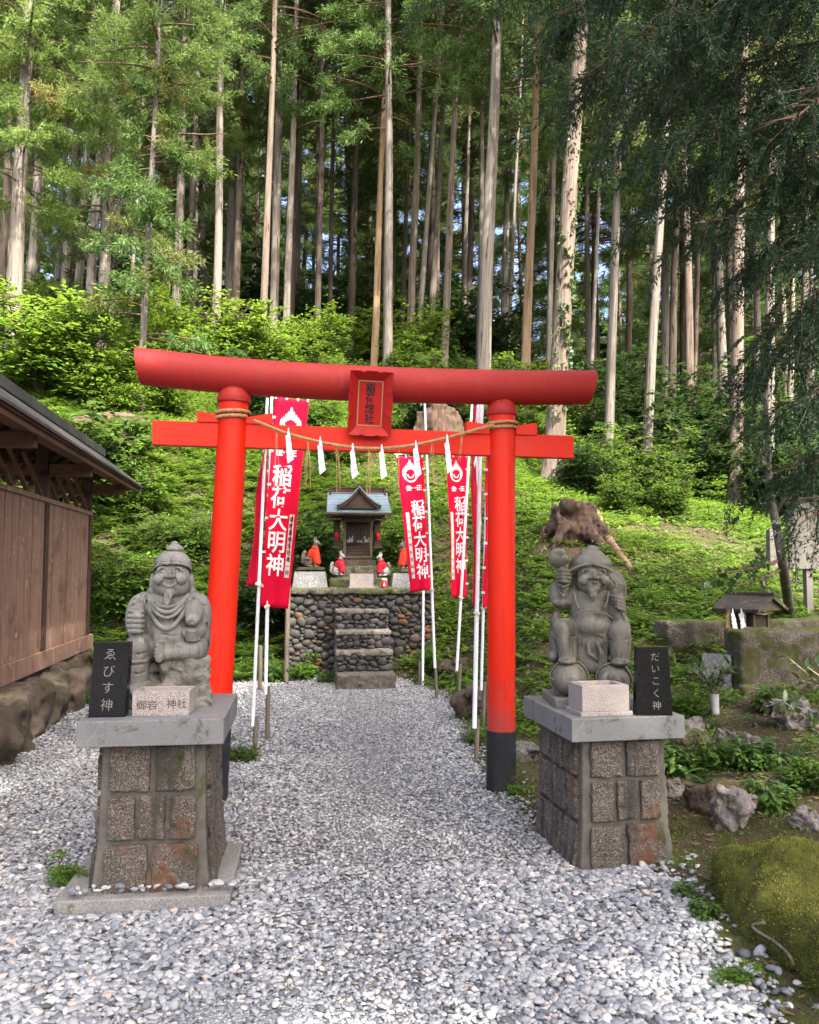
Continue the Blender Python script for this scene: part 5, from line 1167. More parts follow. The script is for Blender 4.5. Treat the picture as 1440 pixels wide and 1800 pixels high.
# ================================================================== roofed board wall on its rough stone footing
M_BOARD = wood('reddish_board', (0.150, 0.083, 0.056), (0.30, 0.178, 0.122), (22, 22, 1.2), .8, .45, (0.40, 0.29, 0.22))
M_BEAM = wood('brown_beam', (0.075, 0.038, 0.024), (0.15, 0.078, 0.050), (14, 14, 14), .75, .2)
M_BEAMD = wood('dark_beam', (0.04, 0.022, 0.017), (0.085, 0.046, 0.034), (14, 14, 14), .75, .2)
M_ROOFM = plain('grey_roof_metal', (0.050, 0.046, 0.045), .6, .3, .2, 6, .1, 40)
SO = Vector((-4.31, 10.9, 0)); SD = Vector((.166, -.986, 0)).normalized(); SN = Vector((-SD.y, SD.x, 0)); SR = math.atan2(SD.y, SD.x)
shelter = thing('roofed_board_wall', 'roofed wall of reddish brown boards with open lattice under its eaves', 'board wall', SO, 0)
def sp(s, n, z): return SO + SD * s + SN * n + Vector((0, 0, z))
def sbox(m, s0, s1, n0, n1, z0, z1): 
    m.hexa([sp(s0, n0, z0), sp(s1, n0, z0), sp(s1, n1, z0), sp(s0, n1, z0), sp(s0, n0, z1), sp(s1, n0, z1), sp(s1, n1, z1), sp(s0, n1, z1)])
rg = random.Random(3); POSTS = [0.0, 2.14, 4.28, 6.42]; SLEN = 7.2
for i, s in enumerate(POSTS):
    m = MB(); sbox(m, s - .065, s + .065, -.065, .065, .50 + (0 if i else -.0), 2.98); m.build('post', M_BEAMD, shelter, True, bevel=.006)
    m = MB(); sbox(m, s - .05, s + .05, .068, .50, 2.555, 2.685); m.build('eave_arm', M_BEAM, shelter, True, bevel=.006)
    m = MB(); sbox(m, s - .045, s + .045, -.50, -.068, 2.555, 2.685); m.build('eave_arm', M_BEAM, shelter, True, bevel=.006)
m = MB(); sbox(m, -.22, SLEN, -.085, .085, .50, .685); m.build('sill_beam', M_BOARD, shelter, True, bevel=.008)
m = MB(); sbox(m, -.05, SLEN, .01, .075, 2.265, 2.315); m.build('top_rail', M_BOARD, shelter, True, bevel=.004)
for i in range(3):
    a = POSTS[i] + .07; b_ = POSTS[i + 1] - .07; n = 9; w = (b_ - a) / n; pn = MB()
    for k in range(n):
        d = rg.uniform(-.004, .004); s0 = a + k * w + .011; s1 = a + (k + 1) * w - .011; sbox(pn, s0, s1, .025 + d, .050 + d, .686, 2.264)
    pn.build('board_panel', M_BOARD, shelter, True, bevel=.003)
    bk = MB(); sbox(bk, a, b_, -.05, -.03, .69, 2.26); bk.build('backing_board', M_BEAMD, shelter, True)
    # crossed lattice bars above the boards
    lt = MB()
    for k in range(4):
        s0 = a + (b_ - a) * k / 4; s1 = a + (b_ - a) * (k + 1.5) / 4; s1c = min(s1, b_); f = (s1c - s0) / (s1 - s0)
        lt.tube([sp(s0, .02, 2.30), sp(s1c, .02, 2.30 + .42 * f)], .026, 4); lt.tube([sp(a + b_ - s0, -.03, 2.30), sp(a + b_ - s1c, -.03, 2.30 + .42 * f)], .026, 4)
    lt.build('lattice', M_BEAM, shelter, True)
for n_, nm in ((.40, 'purlin'), (-.40, 'purlin'), (0.0, 'ridge_beam')):
    m = MB(); z = 2.688 if n_ else 2.985; sbox(m, -.50 if n_ else -.4, SLEN, n_ - .05, n_ + .05, z, z + .115); m.build(nm, M_BEAM, shelter, True, bevel=.006)
for k in range(17):
    for sg in (1, -1):
        s = -.46 + k * .46; m = MB(); m.hexa([sp(s - .03, .0, 3.075), sp(s + .03, .0, 3.075), sp(s + .03, sg * .54, 2.665), sp(s - .03, sg * .54, 2.665), sp(s - .03, .0, 3.135), sp(s + .03, .0, 3.135), sp(s + .03, sg * .54, 2.725), sp(s - .03, sg * .54, 2.725)]); m.build('rafter', M_BEAMD, shelter, True)
m = MB(); z0 = .0
for sg in (1, -1):
    m.hexa([sp(-.62, 0, 3.138), sp(SLEN, 0, 3.138), sp(SLEN, sg * .60, 2.682), sp(-.62, sg * .60, 2.682), sp(-.62, 0, 3.17), sp(SLEN, 0, 3.17), sp(SLEN, sg * .60, 2.714), sp(-.62, sg * .60, 2.714)])
m.build('roof_boards', M_BEAM, shelter, True)
m = MB()
for sg in (1, -1): m.hexa([sp(-.66, 0, 3.173), sp(SLEN, 0, 3.173), sp(SLEN, sg * .625, 2.698), sp(-.66, sg * .625, 2.698), sp(-.66, 0, 3.20), sp(SLEN, 0, 3.20), sp(SLEN, sg * .625, 2.725), sp(-.66, sg * .625, 2.725)])
m.build('roof_sheet', M_ROOFM, shelter, True, bevel=.003)
m = MB(); sbox(m, -.60, SLEN, -.11, .11, 3.13, 3.245); m.build('ridge_cap', M_ROOFM, shelter, True, bevel=.012)
for sg in (1, -1):
    m = MB(); m.hexa([sp(-.64, sg * .545, 2.635), sp(SLEN, sg * .545, 2.635), sp(SLEN, sg * .575, 2.635), sp(-.64, sg * .575, 2.635), sp(-.64, sg * .545, 2.72), sp(SLEN, sg * .545, 2.72), sp(SLEN, sg * .575, 2.697), sp(-.64, sg * .575, 2.697)]); m.build('fascia', M_BEAM, shelter, True)
M_FOOT = stone('rough_footing_rock', [(0.034, 0.027, 0.020), (0.072, 0.055, 0.040), (0.13, 0.097, 0.07)], 6, None, 1, [((0.035, 0.042, 0.014), 4, .55, 2.0), ((0.16, 0.095, 0.058), 5, .62, 5.0)], .25, .95, .8, 60, .02)
S = SDF((-.5, -.60, -.2), (7.5, .62, .62), .026); rg = random.Random(9)
for k in range(17):
    x = -.15 + k * .45; S.box((x, rg.uniform(-.04, .06), rg.uniform(.12, .20)), (rg.uniform(.45, .75), rg.uniform(.55, .80), rg.uniform(.55, .68)), .06, .018, False, (rg.uniform(-.3, .3), rg.uniform(-.2, .2), rg.uniform(-.4, .4)))
S.rough(.040, .20, 2, 4); S.box((3.5, 0, .75), (9, 2, .5), .01, .0, True)
ft = thing('stone_footing', 'rough mossy rock footing carrying the roofed board wall', 'stone footing', SO, SR); mesh_obj('rock', S.mesh('rock', M_FOOT), ft)

# ================================================================== rocks, mossy mound, stumps, log
M_ROCK = stone('grey_pink_rock', [(0.085, 0.072, 0.064), (0.16, 0.138, 0.125), (0.27, 0.245, 0.23)], 8, None, 1, [((0.055, 0.065, 0.018), 5, .57, 2.0), ((0.42, 0.39, 0.37), 9, .64, 5.0)], .25, .9, .7, 70, .012)
def rock(label, px, py, Y, w, h, d, seed, mat=None, rz=0, name='rock', dz=0.0, group=None):
    p = at(px, py, Y); z = gz(p.x, p.y); rg = random.Random(seed)
    S = SDF((-w * .75, -d * .75, -h * .7), (w * .75, d * .75, h * 1.15), max(w, h, d) / 46)
    for k in range(4): S.box((rg.uniform(-.2, .2) * w, rg.uniform(-.15, .15) * d, h * rg.uniform(.2, .4)), (w * rg.uniform(.5, .8), d * rg.uniform(.5, .8), h * rg.uniform(.7, 1.1)), min(w, d, h) * .16, min(w, d, h) * .12, False, (rg.uniform(-.4, .4), rg.uniform(-.4, .4), rg.uniform(-1, 1)))
    S.rough(h * .13, h * .42, seed, 4)
    o = thing(name, label, 'rock', (p.x, p.y, z + dz), R(rz), group); mesh_obj('stone', S.mesh('stone', mat or M_ROCK), o); return o
rock('pale pinkish grey rock with pitted surface, next to the moss mound', 1297, 1470, 4.75, .25, .21, .22, 3)
rock('low mossy rock with a dark hollow behind the pedestal of the mallet statue', 1240, 1432, 5.1, .24, .16, .2, 5, M_FOOT)
rock('small whitish rock showing at the back corner of the mallet statue pedestal', 1179, 1408, 5.4, .15, .10, .14, 7)
rock('flat grey rock just behind the tablet of the mallet statue', 1200, 1243, 6.75, .34, .13, .3, 8)
rock('rounded brown rock at the brink of the dark hollow', 1215, 1290, 6.3, .26, .20, .24, 9, M_FOOT)
rock('thin upright pale stone in the moss below the leafy vase', 1276, 1272, 6.35, .09, .14, .08, 10)
rock('greyish stone half sunk in moss below the near mossy wall', 1300, 1277, 6.3, .13, .09, .12, 11)
rock('flat tan stone half sunk in moss below the near mossy wall', 1330, 1287, 6.2, .2, .11, .15, 12)
rock('pinkish angular rock with a white corner under the leafy branches', 1400, 1252, 6.6, .30, .19, .24, 13)
rock('long flat pinkish rock against the foot of the near mossy wall', 1385, 1226, 7.1, .38, .12, .2, 14)
rock('small grey stone in the moss on top of the mound', 1418, 1492, 4.55, .17, .09, .14, 15)
rock('pale flat stone slab lying behind the pillar with the black sleeve', 925, 1290, 6.9, .42, .09, .5, 16, M_TREAD)
rock('fallen tan boulder beside the terrace wall behind the narrow banner', 800, 1185, 11.3, .55, .24, .32, 17, M_FOOT, R(0))
rock('brown mossy boulder beside the pillar at the edge of the gravel', 838, 1245, 8.6, .42, .34, .36, 18, M_FOOT)
rock('cream round stone on the footing of the fish statue pedestal', 355, 1562, 3.93, .058, .036, .042, 19, M_ROCK, 0, 'stone', .035)
# moss mound
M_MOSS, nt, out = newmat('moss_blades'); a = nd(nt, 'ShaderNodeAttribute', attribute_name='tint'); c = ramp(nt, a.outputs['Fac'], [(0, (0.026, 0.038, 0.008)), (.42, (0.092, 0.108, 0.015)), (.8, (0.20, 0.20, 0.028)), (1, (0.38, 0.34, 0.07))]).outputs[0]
p_ = principled(nt, out, c, .7, .2); t_ = nd(nt, 'ShaderNodeBsdfTranslucent'); nt.links.new(c, t_.inputs[0]); mx = nd(nt, 'ShaderNodeMixShader'); mx.inputs[0].default_value = .3; nt.links.new(p_.outputs[0], mx.inputs[1]); nt.links.new(t_.outputs[0], mx.inputs[2]); nt.links.new(mx.outputs[0], out.inputs['Surface'])
M_MOSSB = stone('moss_bed', [(0.028, 0.026, 0.008), (0.07, 0.075, 0.014), (0.13, 0.125, 0.022)], 14, None, 1, [((0.045, 0.028, 0.018), 5, .60, 2.0)], 0, 1, .8, 60, .02)
mound = thing('mossy_mound', 'big golden green mossy mound at the gravel edge, a bare twig across it', 'moss mound', (2.02, 3.44, .0))
S = SDF((-.85, -1.0, -.12), (1.3, 1.0, .55), .02)
S.box((.02, -.02, .06), (1.22, 1.22, .40), .15, .05, False, (.02, .03, .06)).box((-.25, -.25, .03), (.55, .60, .30), .14, .08, False, (.05, -.05, .9)).ell((0, .05, .02), (.62, .68, .29), .08).ell((.35, .30, .06), (.70, .60, .26), .08).ell((-.22, .30, .10), (.38, .40, .17), .08).ell((.25, -.35, .02), (.50, .42, .23), .08).ell((-.20, -.20, .0), (.34, .36, .22), .08).ell((.75, -.1, .05), (.5, .7, .27), .1)
S.ell((.0, -.60, -.02), (.20, .16, .12), .05, True).ell((-.38, -.36, -.02), (.14, .14, .10), .05, True).ell((.40, -.75, .0), (.10, .14, .16), .05, True).ell((.30, .12, .30), (.05, .09, .07), .03, True).ell((-.50, -.22, .0), (.12, .20, .09), .05, True).ell((-.12, -.62, .0), (.22, .14, .10), .05, True).ell((.10, -.30, .30), (.12, .06, .06), .04, True).rough(.034, .24, 4, 4)
mm = S.mesh('moss_bed', M_MOSSB); mesh_obj('moss_bed', mm, mound)
def blades_on(me, n, seed, L, W, mat, name, parent, minz=-1e9, keep=None, lean=.5):
    rng = np.random.default_rng(seed); V = np.empty(len(me.vertices) * 3); me.vertices.foreach_get('co', V); V = V.reshape(-1, 3); Nn = np.empty(len(me.vertices) * 3); me.vertices.foreach_get('normal', Nn); Nn = Nn.reshape(-1, 3)
    ok = (V[:, 2] > minz) & (Nn[:, 2] > -.55)
    if keep is not None: ok &= keep(V)
    i = rng.choice(np.nonzero(ok)[0], n); P = V[i] + rng.normal(0, .008, (n, 3)) * np.array([1, 1, .2]); D = nrm(Nn[i] + rng.normal(0, lean, (n, 3)) + np.array([0, 0, .25])); Sd = side_of(D, rng)
    Vl, Q = leaf_arrays(P - D * .004, D, Sd, rng.uniform(L[0], L[1], n), rng.uniform(W[0], W[1], n)); ln = hnoise(P[:, 0] * 4 + 3, P[:, 1] * 4)
    t = np.clip(rng.beta(2, 2.4, n) + .42 * ln + .9 * np.clip(P[:, 2] - .16, -.2, .15), 0, 1); return mesh_obj(name, np_mesh(name, Vl, Q, mat=mat, fattr={'tint': t}), parent)  # tint rises with height, putting light from above into the moss colour
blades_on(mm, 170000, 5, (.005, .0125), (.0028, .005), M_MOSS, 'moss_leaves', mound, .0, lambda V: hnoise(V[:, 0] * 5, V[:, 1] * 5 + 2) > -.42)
M_TWIG = wood('twig_bark', (0.14, 0.10, 0.075), (0.30, 0.24, 0.20), (20, 20, 20), .8, .2)
q = [at(1345, 1627, 3.62), at(1320, 1632, 3.66), at(1332, 1642, 3.60), at(1362, 1660, 3.52), at(1385, 1682, 3.44), at(1392, 1697, 3.40)]
from mathutils.bvhtree import BVHTree
mb_ = BVHTree.FromPolygons([v_.co + mound.location for v_ in mm.vertices], [tuple(p_.vertices) for p_ in mm.polygons])
def on_mound(px, py):
    d = (at(px, py, 3) - at(px, py, 1)).normalized(); h = mb_.ray_cast(at(px, py, 1), d); return (h[0] if h[0] else at(px, py, 3.5)) + Vector((0, -.008, .012))
q = [on_mound(x_, y_) for x_, y_ in ((1345, 1627), (1322, 1630), (1332, 1642), (1362, 1660), (1385, 1682), (1394, 1700))]
o = thing('bare_twig', 'crooked bare twig lying across the mossy mound', 'twig', q[3]); MB().tube(spline(q, 18), .0062, 8).build('twig_wood', M_TWIG, o, True, 60)
# stumps
M_STUMP = stone('rotten_stump_wood', [(0.028, 0.018, 0.013), (0.075, 0.046, 0.033), (0.145, 0.092, 0.066)], 5, None, 1, [((0.05, 0.06, 0.018), 3, .56, 2.0)], .3, .95, .9, 40, .03)
M_STUMP.node_tree.nodes['Mapping'].inputs['Scale'].default_value = (3, 3, .5)
def stump(label, px, py, Y, r, h, seed, roots, top='flat'):
    p = ground_at(px, py, Y - 3, Y + 6); z = p.z; rg = random.Random(seed); hs = max(r * 2.2, 1)
    S = SDF((-r * 2.4, -r * 2.4, -h * .6), (r * 2.4, r * 2.4, h * 1.3), r / 17)
    S.cap((0, 0, -.2), (0, 0, h - r * .35), r * 1.0, r * .86, .1).box((0, 0, h + r * 1.0), (r * 4, r * 4, r * 1.9), .02, .03, True, (.10, .06, 0))
    for a, l in roots: S.path([(math.cos(a) * r * .80, math.sin(a) * r * .80, h * .55), (math.cos(a) * r * 1.02, math.sin(a) * r * 1.02, h * .18), (math.cos(a) * r * l, math.sin(a) * r * l, -.18)], [r * .14, r * .20, r * .09], .10)
    for k in range(22):
        a = rg.uniform(0, 6.28); S.cap((math.cos(a) * r * 1.04, math.sin(a) * r * 1.04, h), (math.cos(a + .1) * r * 1.2, math.sin(a + .1) * r * 1.2, -.1), r * .055, r * .085, .02, True)
    S.ell((0, 0, h + r * .15), (r * .85, r * .85, r * .50), .05, True).rough(r * .07, r * .4, seed, 4)
    o = thing('tree_stump', label, 'stump', (p.x, p.y, z)); mesh_obj('stump_wood', S.mesh('stump_wood', M_STUMP), o); return o, p
st1, sp1 = stump('big rotten stump with spreading roots on the slope behind the mallet statue', 1010, 948, 14, .46, .62, 3, [(-1.2, 1.8), (-.5, 1.9), (-2.2, 1.8), (-2.9, 1.6), (.4, 1.6), (1.6, 1.5)])
st2, sp2 = stump('broad reddish stump with flaking bark, seen between the gate beams', 770, 785, 19, .62, .95, 6, [(-1.6, 1.4), (-.6, 1.4), (-2.6, 1.4)])
M_REDROOT = stone('orange_rotten_wood', [(0.11, 0.06, 0.038), (0.19, 0.11, 0.072), (0.28, 0.18, 0.13)], 6, None, 1, (), 0, .9, .7, 50)
q = [ground_at(1046, 900, 9, 20), ground_at(1058, 930, 9, 20), ground_at(1078, 962, 9, 20), ground_at(1100, 990, 9, 20), ground_at(1112, 1005, 9, 20)]
o = thing('fallen_root', 'orange rotten root running down the slope from the big stump', 'root', q[2]); q = [v_ + Vector((0, 0, .02)) for v_ in q]; MB().tube(spline(q, 16), [.10 - .004 * i for i in range(16)], 10).build('root_wood', M_REDROOT, o, True, 60)
M_BARKR = stone('shaggy_red_bark', [(0.045, 0.026, 0.021), (0.11, 0.066, 0.053), (0.20, 0.135, 0.115)], 4, None, 1, (), 0, .9, .9, 30, .03)
M_BARKR.node_tree.nodes['Mapping'].inputs['Scale'].default_value = (.7, 4, 4)
a, b_ = ground_at(128, 752, 12, 24), ground_at(258, 752, 12, 24); a.z += .10; b_.z += .12; b_ = Vector((b_.x, a.y + .3, b_.z))
o = thing('fallen_log', 'fallen log with twisted shaggy bark on top of the fern bank', 'log', (a + b_) / 2); m = MB(); n = 26; dv = b_ - a
for s in range(9):
    ph = s * 2 * math.pi / 9; pts = []; 
    for i in range(n):
        t = i / (n - 1); rr = .15 * math.sin(math.pi * (.12 + .80 * t)) ** .6; an = ph + 2.2 * t; pts.append(a + dv * t + Vector((0, math.cos(an) * rr * .7, math.sin(an) * rr * .7 + .04 * math.sin(3 * t))))
    m.tube(pts, [.075 * math.sin(math.pi * (.08 + .84 * i / (n - 1))) ** .5 for i in range(n)], 8)
m.tube([a + dv * i / 12 for i in range(13)], .12, 10); m.build('log_wood', M_BARKR, o, True, 60)

# ================================================================== ruined walls, little shrine, box, vase, board
M_RUIN = stone('stained_concrete', [(0.028, 0.022, 0.016), (0.062, 0.050, 0.038), (0.125, 0.103, 0.083)], 5, ((0.20, 0.17, 0.145), (0.05, 0.042, 0.034)), 130, [((0.055, 0.058, 0.018), 3, .50, 2.0), ((0.36, 0.31, 0.28), 6, .66, 5.0)], .55, .95, .7, 80, .014)
def ruin(label, c0, c1, thick, ztop, zbot, seed):
    d = (c1 - c0); L = d.length; o = thing('concrete_wall', label, 'low wall', ((c0.x + c1.x) / 2, (c0.y + c1.y) / 2, zbot), math.atan2(d.y, d.x))
    h = ztop - zbot; S = SDF((-L / 2 - .1, -thick / 2 - .1, -.2), (L / 2 + .1, thick / 2 + .14, h + .06), .019)
    S.box((0, 0, h / 2 - .05), (L, thick, h + .1), .03).box((0, -.03, h * .12 - .05), (L + .02, thick + .06, h * .24 + .1), .02); S.rough(.012, .13, seed, 4)
    mesh_obj('wall_body', S.mesh('wall_body', M_RUIN), o); return o
c0, c1 = at(1297, 1110, 8.0), at(1700, 1112, 8.1); ruin('near low mossy concrete wall, in front of the tiny shrine', Vector((c0.x, c0.y + .17, 0)), Vector((c1.x, c1.y + .3, 0)), .34, c0.z, .26, 2)
c0, c1 = at(1168, 1092, 9.3), at(1600, 1092, 9.9); ruin('far low mossy concrete wall, behind the tiny shrine and the white box', Vector((c0.x, c0.y + .15, 0)), Vector((c1.x, c1.y + .15, 0)), .30, c0.z, .36, 3)
p = at(1318, 1150, 8.72); zb = gz(p.x, p.y); ro = R(38)
hk = thing('tiny_shrine', 'tiny weathered wooden shrine with paper streamers, between the two low walls', 'shrine', (p.x, p.y, zb), ro)
bz = at(1318, 1072, 8.72).z - zb
MB().box((0, 0, (bz - .30) / 2), (.34, .32, bz - .30)).build('stone_foot', M_RUIN, hk, bevel=.012)
MB().box((0, .02, bz - .165), (.27, .25, .27)).build('chamber', M_SHW, hk, bevel=.004)
for x in (-.14, .14): MB().box((x, -.13, bz - .165), (.03, .03, .27)).build('front_post', M_SHW2, hk, bevel=.003)
rf = MB()
for s in (-1, 1): rf.hexa([(0, -.28, bz + .125), (s * .30, -.28, bz - .015), (s * .30, .24, bz - .015), (0, .24, bz + .125), (0, -.28, bz + .165), (s * .31, -.28, bz + .02), (s * .31, .24, bz + .02), (0, .24, bz + .165)])
M_OLDROOF = stone('littered_roof', [(0.03, 0.028, 0.025), (0.06, 0.055, 0.05), (0.10, 0.09, 0.08)], 8, None, 1, [((0.20, 0.11, 0.05), 9, .56, 2.0), ((0.07, 0.08, 0.02), 7, .58, 4.)], .2, .9, .5, 80)
rf.build('roof', M_OLDROOF, hk, bevel=.004)
MB().prism([(-.27, bz + .0), (.27, bz + .0), (0, bz + .125)], -.24, -.225).build('gable_board', M_SHW2, hk)
MB().box((0, -.02, bz + .172), (.05, .56, .03)).build('ridge_board', M_SHW2, hk, bevel=.004)
m = MB(); m.tube([(-.17, -.17, bz - .02), (0, -.18, bz - .04), (.17, -.17, bz - .02)], .010, 8); m.build('rope', M_ROPE, hk, smooth=60)
for k, (px, lab) in enumerate(((1288, 'paper streamer on the outer front post of the tiny shrine'), (1303, 'paper streamer before the chamber of the tiny shrine'))):
    t = at(px, 1070, 8.45); streamer('paper_streamer', lab, 'paper streamer', t, .22, .07, Vector((1, 0, 0)), Vector((0, -1, 0)), 20 + k, 'paper streamers on the tiny shrine')
m = MB(); rg = random.Random(5)
for k in range(9):
    px = rg.choice((1277, 1282, 1309, 1311)) + rg.uniform(-2, 2); m.tube([at(px, 1071, 8.45), at(px + rg.uniform(-2, 2), 1098, 8.46), at(px + rg.uniform(-4, 4), 1112, 8.45)], .003, 5)
m.build('straw_fringe', M_STRAW, hk, False).parent = None
o = bpy.data.objects['straw_fringe']; tag(o, 'thin hanging straws beside the paper streamers of the tiny shrine', 'straw fringe')
p = at(1262, 1168, 8.25); p.z = gz(p.x, p.y); zt = at(1262, 1150, 8.25).z; o = thing('granite_box', 'pale granite box lying before the far low wall, above the leafy vase', 'granite box', (p.x, p.y, p.z - .03), R(-28)); hollow_box(o, .27, .17, max(zt - p.z, .10) + .03, .02, .10, M_GRAN)
M_BAMBOO = plain('grey_tube', (.40, .41, .40), .45, .4, .12, 8)
p = at(1257, 1242, 7.25); vz = gz(p.x, p.y); vase = thing('offering_vase', 'grey tube vase holding glossy dark leaves, before the near low wall', 'vase', (p.x, p.y, vz)); MB().lathe([(.033, -.02), (.036, .0), (.036, .175), (.031, .175), (.029, .02)], n=20).build('tube', M_BAMBOO, vase, smooth=40)
M_GLOSSLEAF = leafmat('glossy_leaf', (0.018, 0.045, 0.012), (0.06, 0.11, 0.025), .25, .35, .5, .05, (0.14, 0.2, 0.04))
def sprig_leaves(stems, rng, n_per, L, W, spread=.9):
    """broad leaves alternating along each stem: arrays"""
    P, D = [], []
    for st in stems:
        st = np.array([list(s) for s in st]); k = n_per
        for i in range(k):
            t = .25 + .75 * i / max(k - 1, 1); f = t * (len(st) - 1); j = min(int(f), len(st) - 2); p = st[j] + (st[j + 1] - st[j]) * (f - j); dr = nrm(st[j + 1] - st[j]); out_ = nrm(np.cross(dr, rng.normal(size=3)))
            P.append(p); D.append(nrm(dr * .6 + out_ * spread + np.array([0, 0, .1])))
    P, D = np.array(P), np.array(D); n = len(P); S = side_of(D, rng, .8); return P, D, S, rng.uniform(L * .75, L * 1.2, n), rng.uniform(W * .8, W * 1.15, n)
def leaf6(P, D, S, L, W):
    """leaf of two half-blades folded along the midrib, drooping a little: V (6n), Q (2n)"""
    n = len(P); L = L.reshape(-1, 1); W = W.reshape(-1, 1); N = np.cross(D, S); N = np.where(N[:, 2:3] < 0, -N, N); V = np.empty((n, 8, 3)); mid = P + D * L * .5 - N * L * .00; tip = P + D * L - N * L * .14
    V[:, 0] = P; V[:, 1] = P + D * L * .3 + S * W * .45 + N * W * .16; V[:, 2] = P + D * L * .68 + S * W * .40 + N * W * .10 - N * L * .06; V[:, 3] = tip
    V[:, 4] = P + D * L * .3 - S * W * .45 + N * W * .16; V[:, 5] = P + D * L * .68 - S * W * .40 + N * W * .10 - N * L * .06; V[:, 6] = P + D * L * .35; V[:, 7] = P + D * L * .7 - N * L * .06
    b = (np.arange(n) * 8)[:, None]; Q = np.concatenate([b + np.array([[0, 6, 1, 1]]) * 1], 0)
    Q = np.concatenate([b + np.array([6, 7, 2, 1]), b + np.array([6, 4, 5, 7])]); T = np.concatenate([b + np.array([0, 6, 1]), b + np.array([0, 4, 6]), b + np.array([7, 3, 2]), b + np.array([7, 5, 3])]); return V.reshape(-1, 3), Q, T
rng = np.random.default_rng(3); stems = []
for k in range(9):
    a = rng.uniform(0, 6.28); l = rng.uniform(.18, .36); o_ = rng.uniform(.08, .22); stems.append([(0, 0, .15), (math.cos(a) * o_ * .4, math.sin(a) * o_ * .4, .17 + l * .55), (math.cos(a) * o_, math.sin(a) * o_, .17 + l)])
lv = sprig_leaves(stems, rng, 9, .095, .042); V, Q, T = leaf6(*lv); k = len(lv[0]); tt = rng.uniform(.1, .9, k)
sak = thing('leafy_sprigs', 'glossy dark green leafy sprigs standing in the grey tube vase', 'sprigs', (p.x, p.y, vz))
mesh_obj('foliage', np_mesh('foliage', V, Q, T, M_GLOSSLEAF, True, fattr={'tint': np.concatenate([tt, tt, tt, tt, tt, tt])}), sak); m = MB(); [m.tube(s, .004, 5) for s in stems]; m.build('stem', M_TWIG, sak)
# notice board and its post
M_NOTICE = wood('grey_notice_wood', (0.085, 0.075, 0.065), (0.15, 0.135, 0.12), (30, 30, 2), .8, .2)
p = at(1426, 1098, 10.3); z0 = gz(p.x, p.y); nb = thing('notice_board', 'tall grey wooden notice board on a post, behind the drooping cedar boughs', 'notice board', (p.x, p.y, z0), R(14))
ztop = at(1426, 880, 10.3).z - z0; zmid = at(1426, 1000, 10.3).z - z0
MB().box((.0, .03, ztop / 2), (.095, .07, ztop)).build('post', M_NOTICE, nb, bevel=.006); MB().box((-.02, -.02, (ztop + zmid) / 2), (.58, .03, ztop - zmid)).build('board', M_NOTICE, nb, bevel=.004); MB().box((-.02, -.01, ztop + .02), (.66, .12, .035)).build('board_cap', M_SHW2, nb, bevel=.004)
p = at(1360, 965, 12.5); z0 = gz(p.x, p.y); zt = at(1360, 930, 12.5).z - z0; o = thing('stone_marker', 'pale upright stone marker on the slope behind the lichen spotted trunk', 'stone marker', (p.x, p.y, z0)); MB().box((0, 0, zt / 2 - .05), (.19, .16, zt + .1), None, (.85, .85)).build('stone', M_TREAD, o, bevel=.012)
# ================================================================== cedar forest
def bark(name, c1, c2, c3, sc=(5, 5, 16)):
    m, nt, out = newmat(name); v = coord(nt, sc); n = noise(nt, v, 1.6, 6, .65, .2); c = ramp(nt, n, [(.28, c1), (.5, c2), (.72, c3)]).outputs[0]
    v2 = coord(nt, (1.2, 1.2, 9)); c = mixc(nt, smooth01(nt, noise(nt, v2, 1.3, 5), .50, .66), c, tuple(x * .55 for x in c2))
    vk = coord(nt, (3, 3, 46)); kn = noise(nt, vk, 1.0, 2, .5); c = mixc(nt, smooth01(nt, kn, .67, .73), c, tuple(x * .3 for x in c1))
    vg = coord(nt, (1, 1, 7)); c = mixc(nt, smooth01(nt, noise(nt, vg, 1.7, 6, .7), .60, .70), c, (0.10, 0.12, 0.05))
    oi = nd(nt, 'ShaderNodeObjectInfo'); hs = nd(nt, 'ShaderNodeHueSaturation'); mr = nd(nt, 'ShaderNodeMapRange'); mr.inputs['To Min'].default_value = .78; mr.inputs['To Max'].default_value = 1.2
    nt.links.new(oi.outputs['Random'], mr.inputs['Value']); nt.links.new(mr.outputs[0], hs.inputs['Value']); nt.links.new(c, hs.inputs['Color'])
    principled(nt, out, hs.outputs[0], .9, .15, bump(nt, n, .7, .05)); return m
B_PALE = bark('pale_cedar_bark', (0.095, 0.080, 0.065), (0.205, 0.178, 0.150), (0.32, 0.288, 0.25))
B_GREY = bark('grey_cedar_bark', (0.10, 0.085, 0.07), (0.19, 0.165, 0.14), (0.29, 0.26, 0.225))
B_RED = bark('reddish_cedar_bark', (0.070, 0.050, 0.039), (0.165, 0.126, 0.10), (0.27, 0.222, 0.185))
B_ORANGE = bark('orange_pine_bark', (0.14, 0.085, 0.05), (0.26, 0.175, 0.105), (0.37, 0.27, 0.175))
B_DARK = bark('dark_cedar_bark', (0.035, 0.027, 0.022), (0.075, 0.058, 0.046), (0.13, 0.105, 0.085))
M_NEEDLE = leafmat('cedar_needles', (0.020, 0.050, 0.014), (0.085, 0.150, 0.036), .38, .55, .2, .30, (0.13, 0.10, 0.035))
M_NEEDLEY = leafmat('sunny_cedar_needles', (0.032, 0.075, 0.016), (0.135, 0.205, 0.048), .42, .55, .2, .22, (0.22, 0.15, 0.06))  # lighter copy of cedar_needles with sunlight put into its colour
M_BRANCH = plain('cedar_branch_bark', (0.10, 0.068, 0.048), .9, .1, .3, 20)
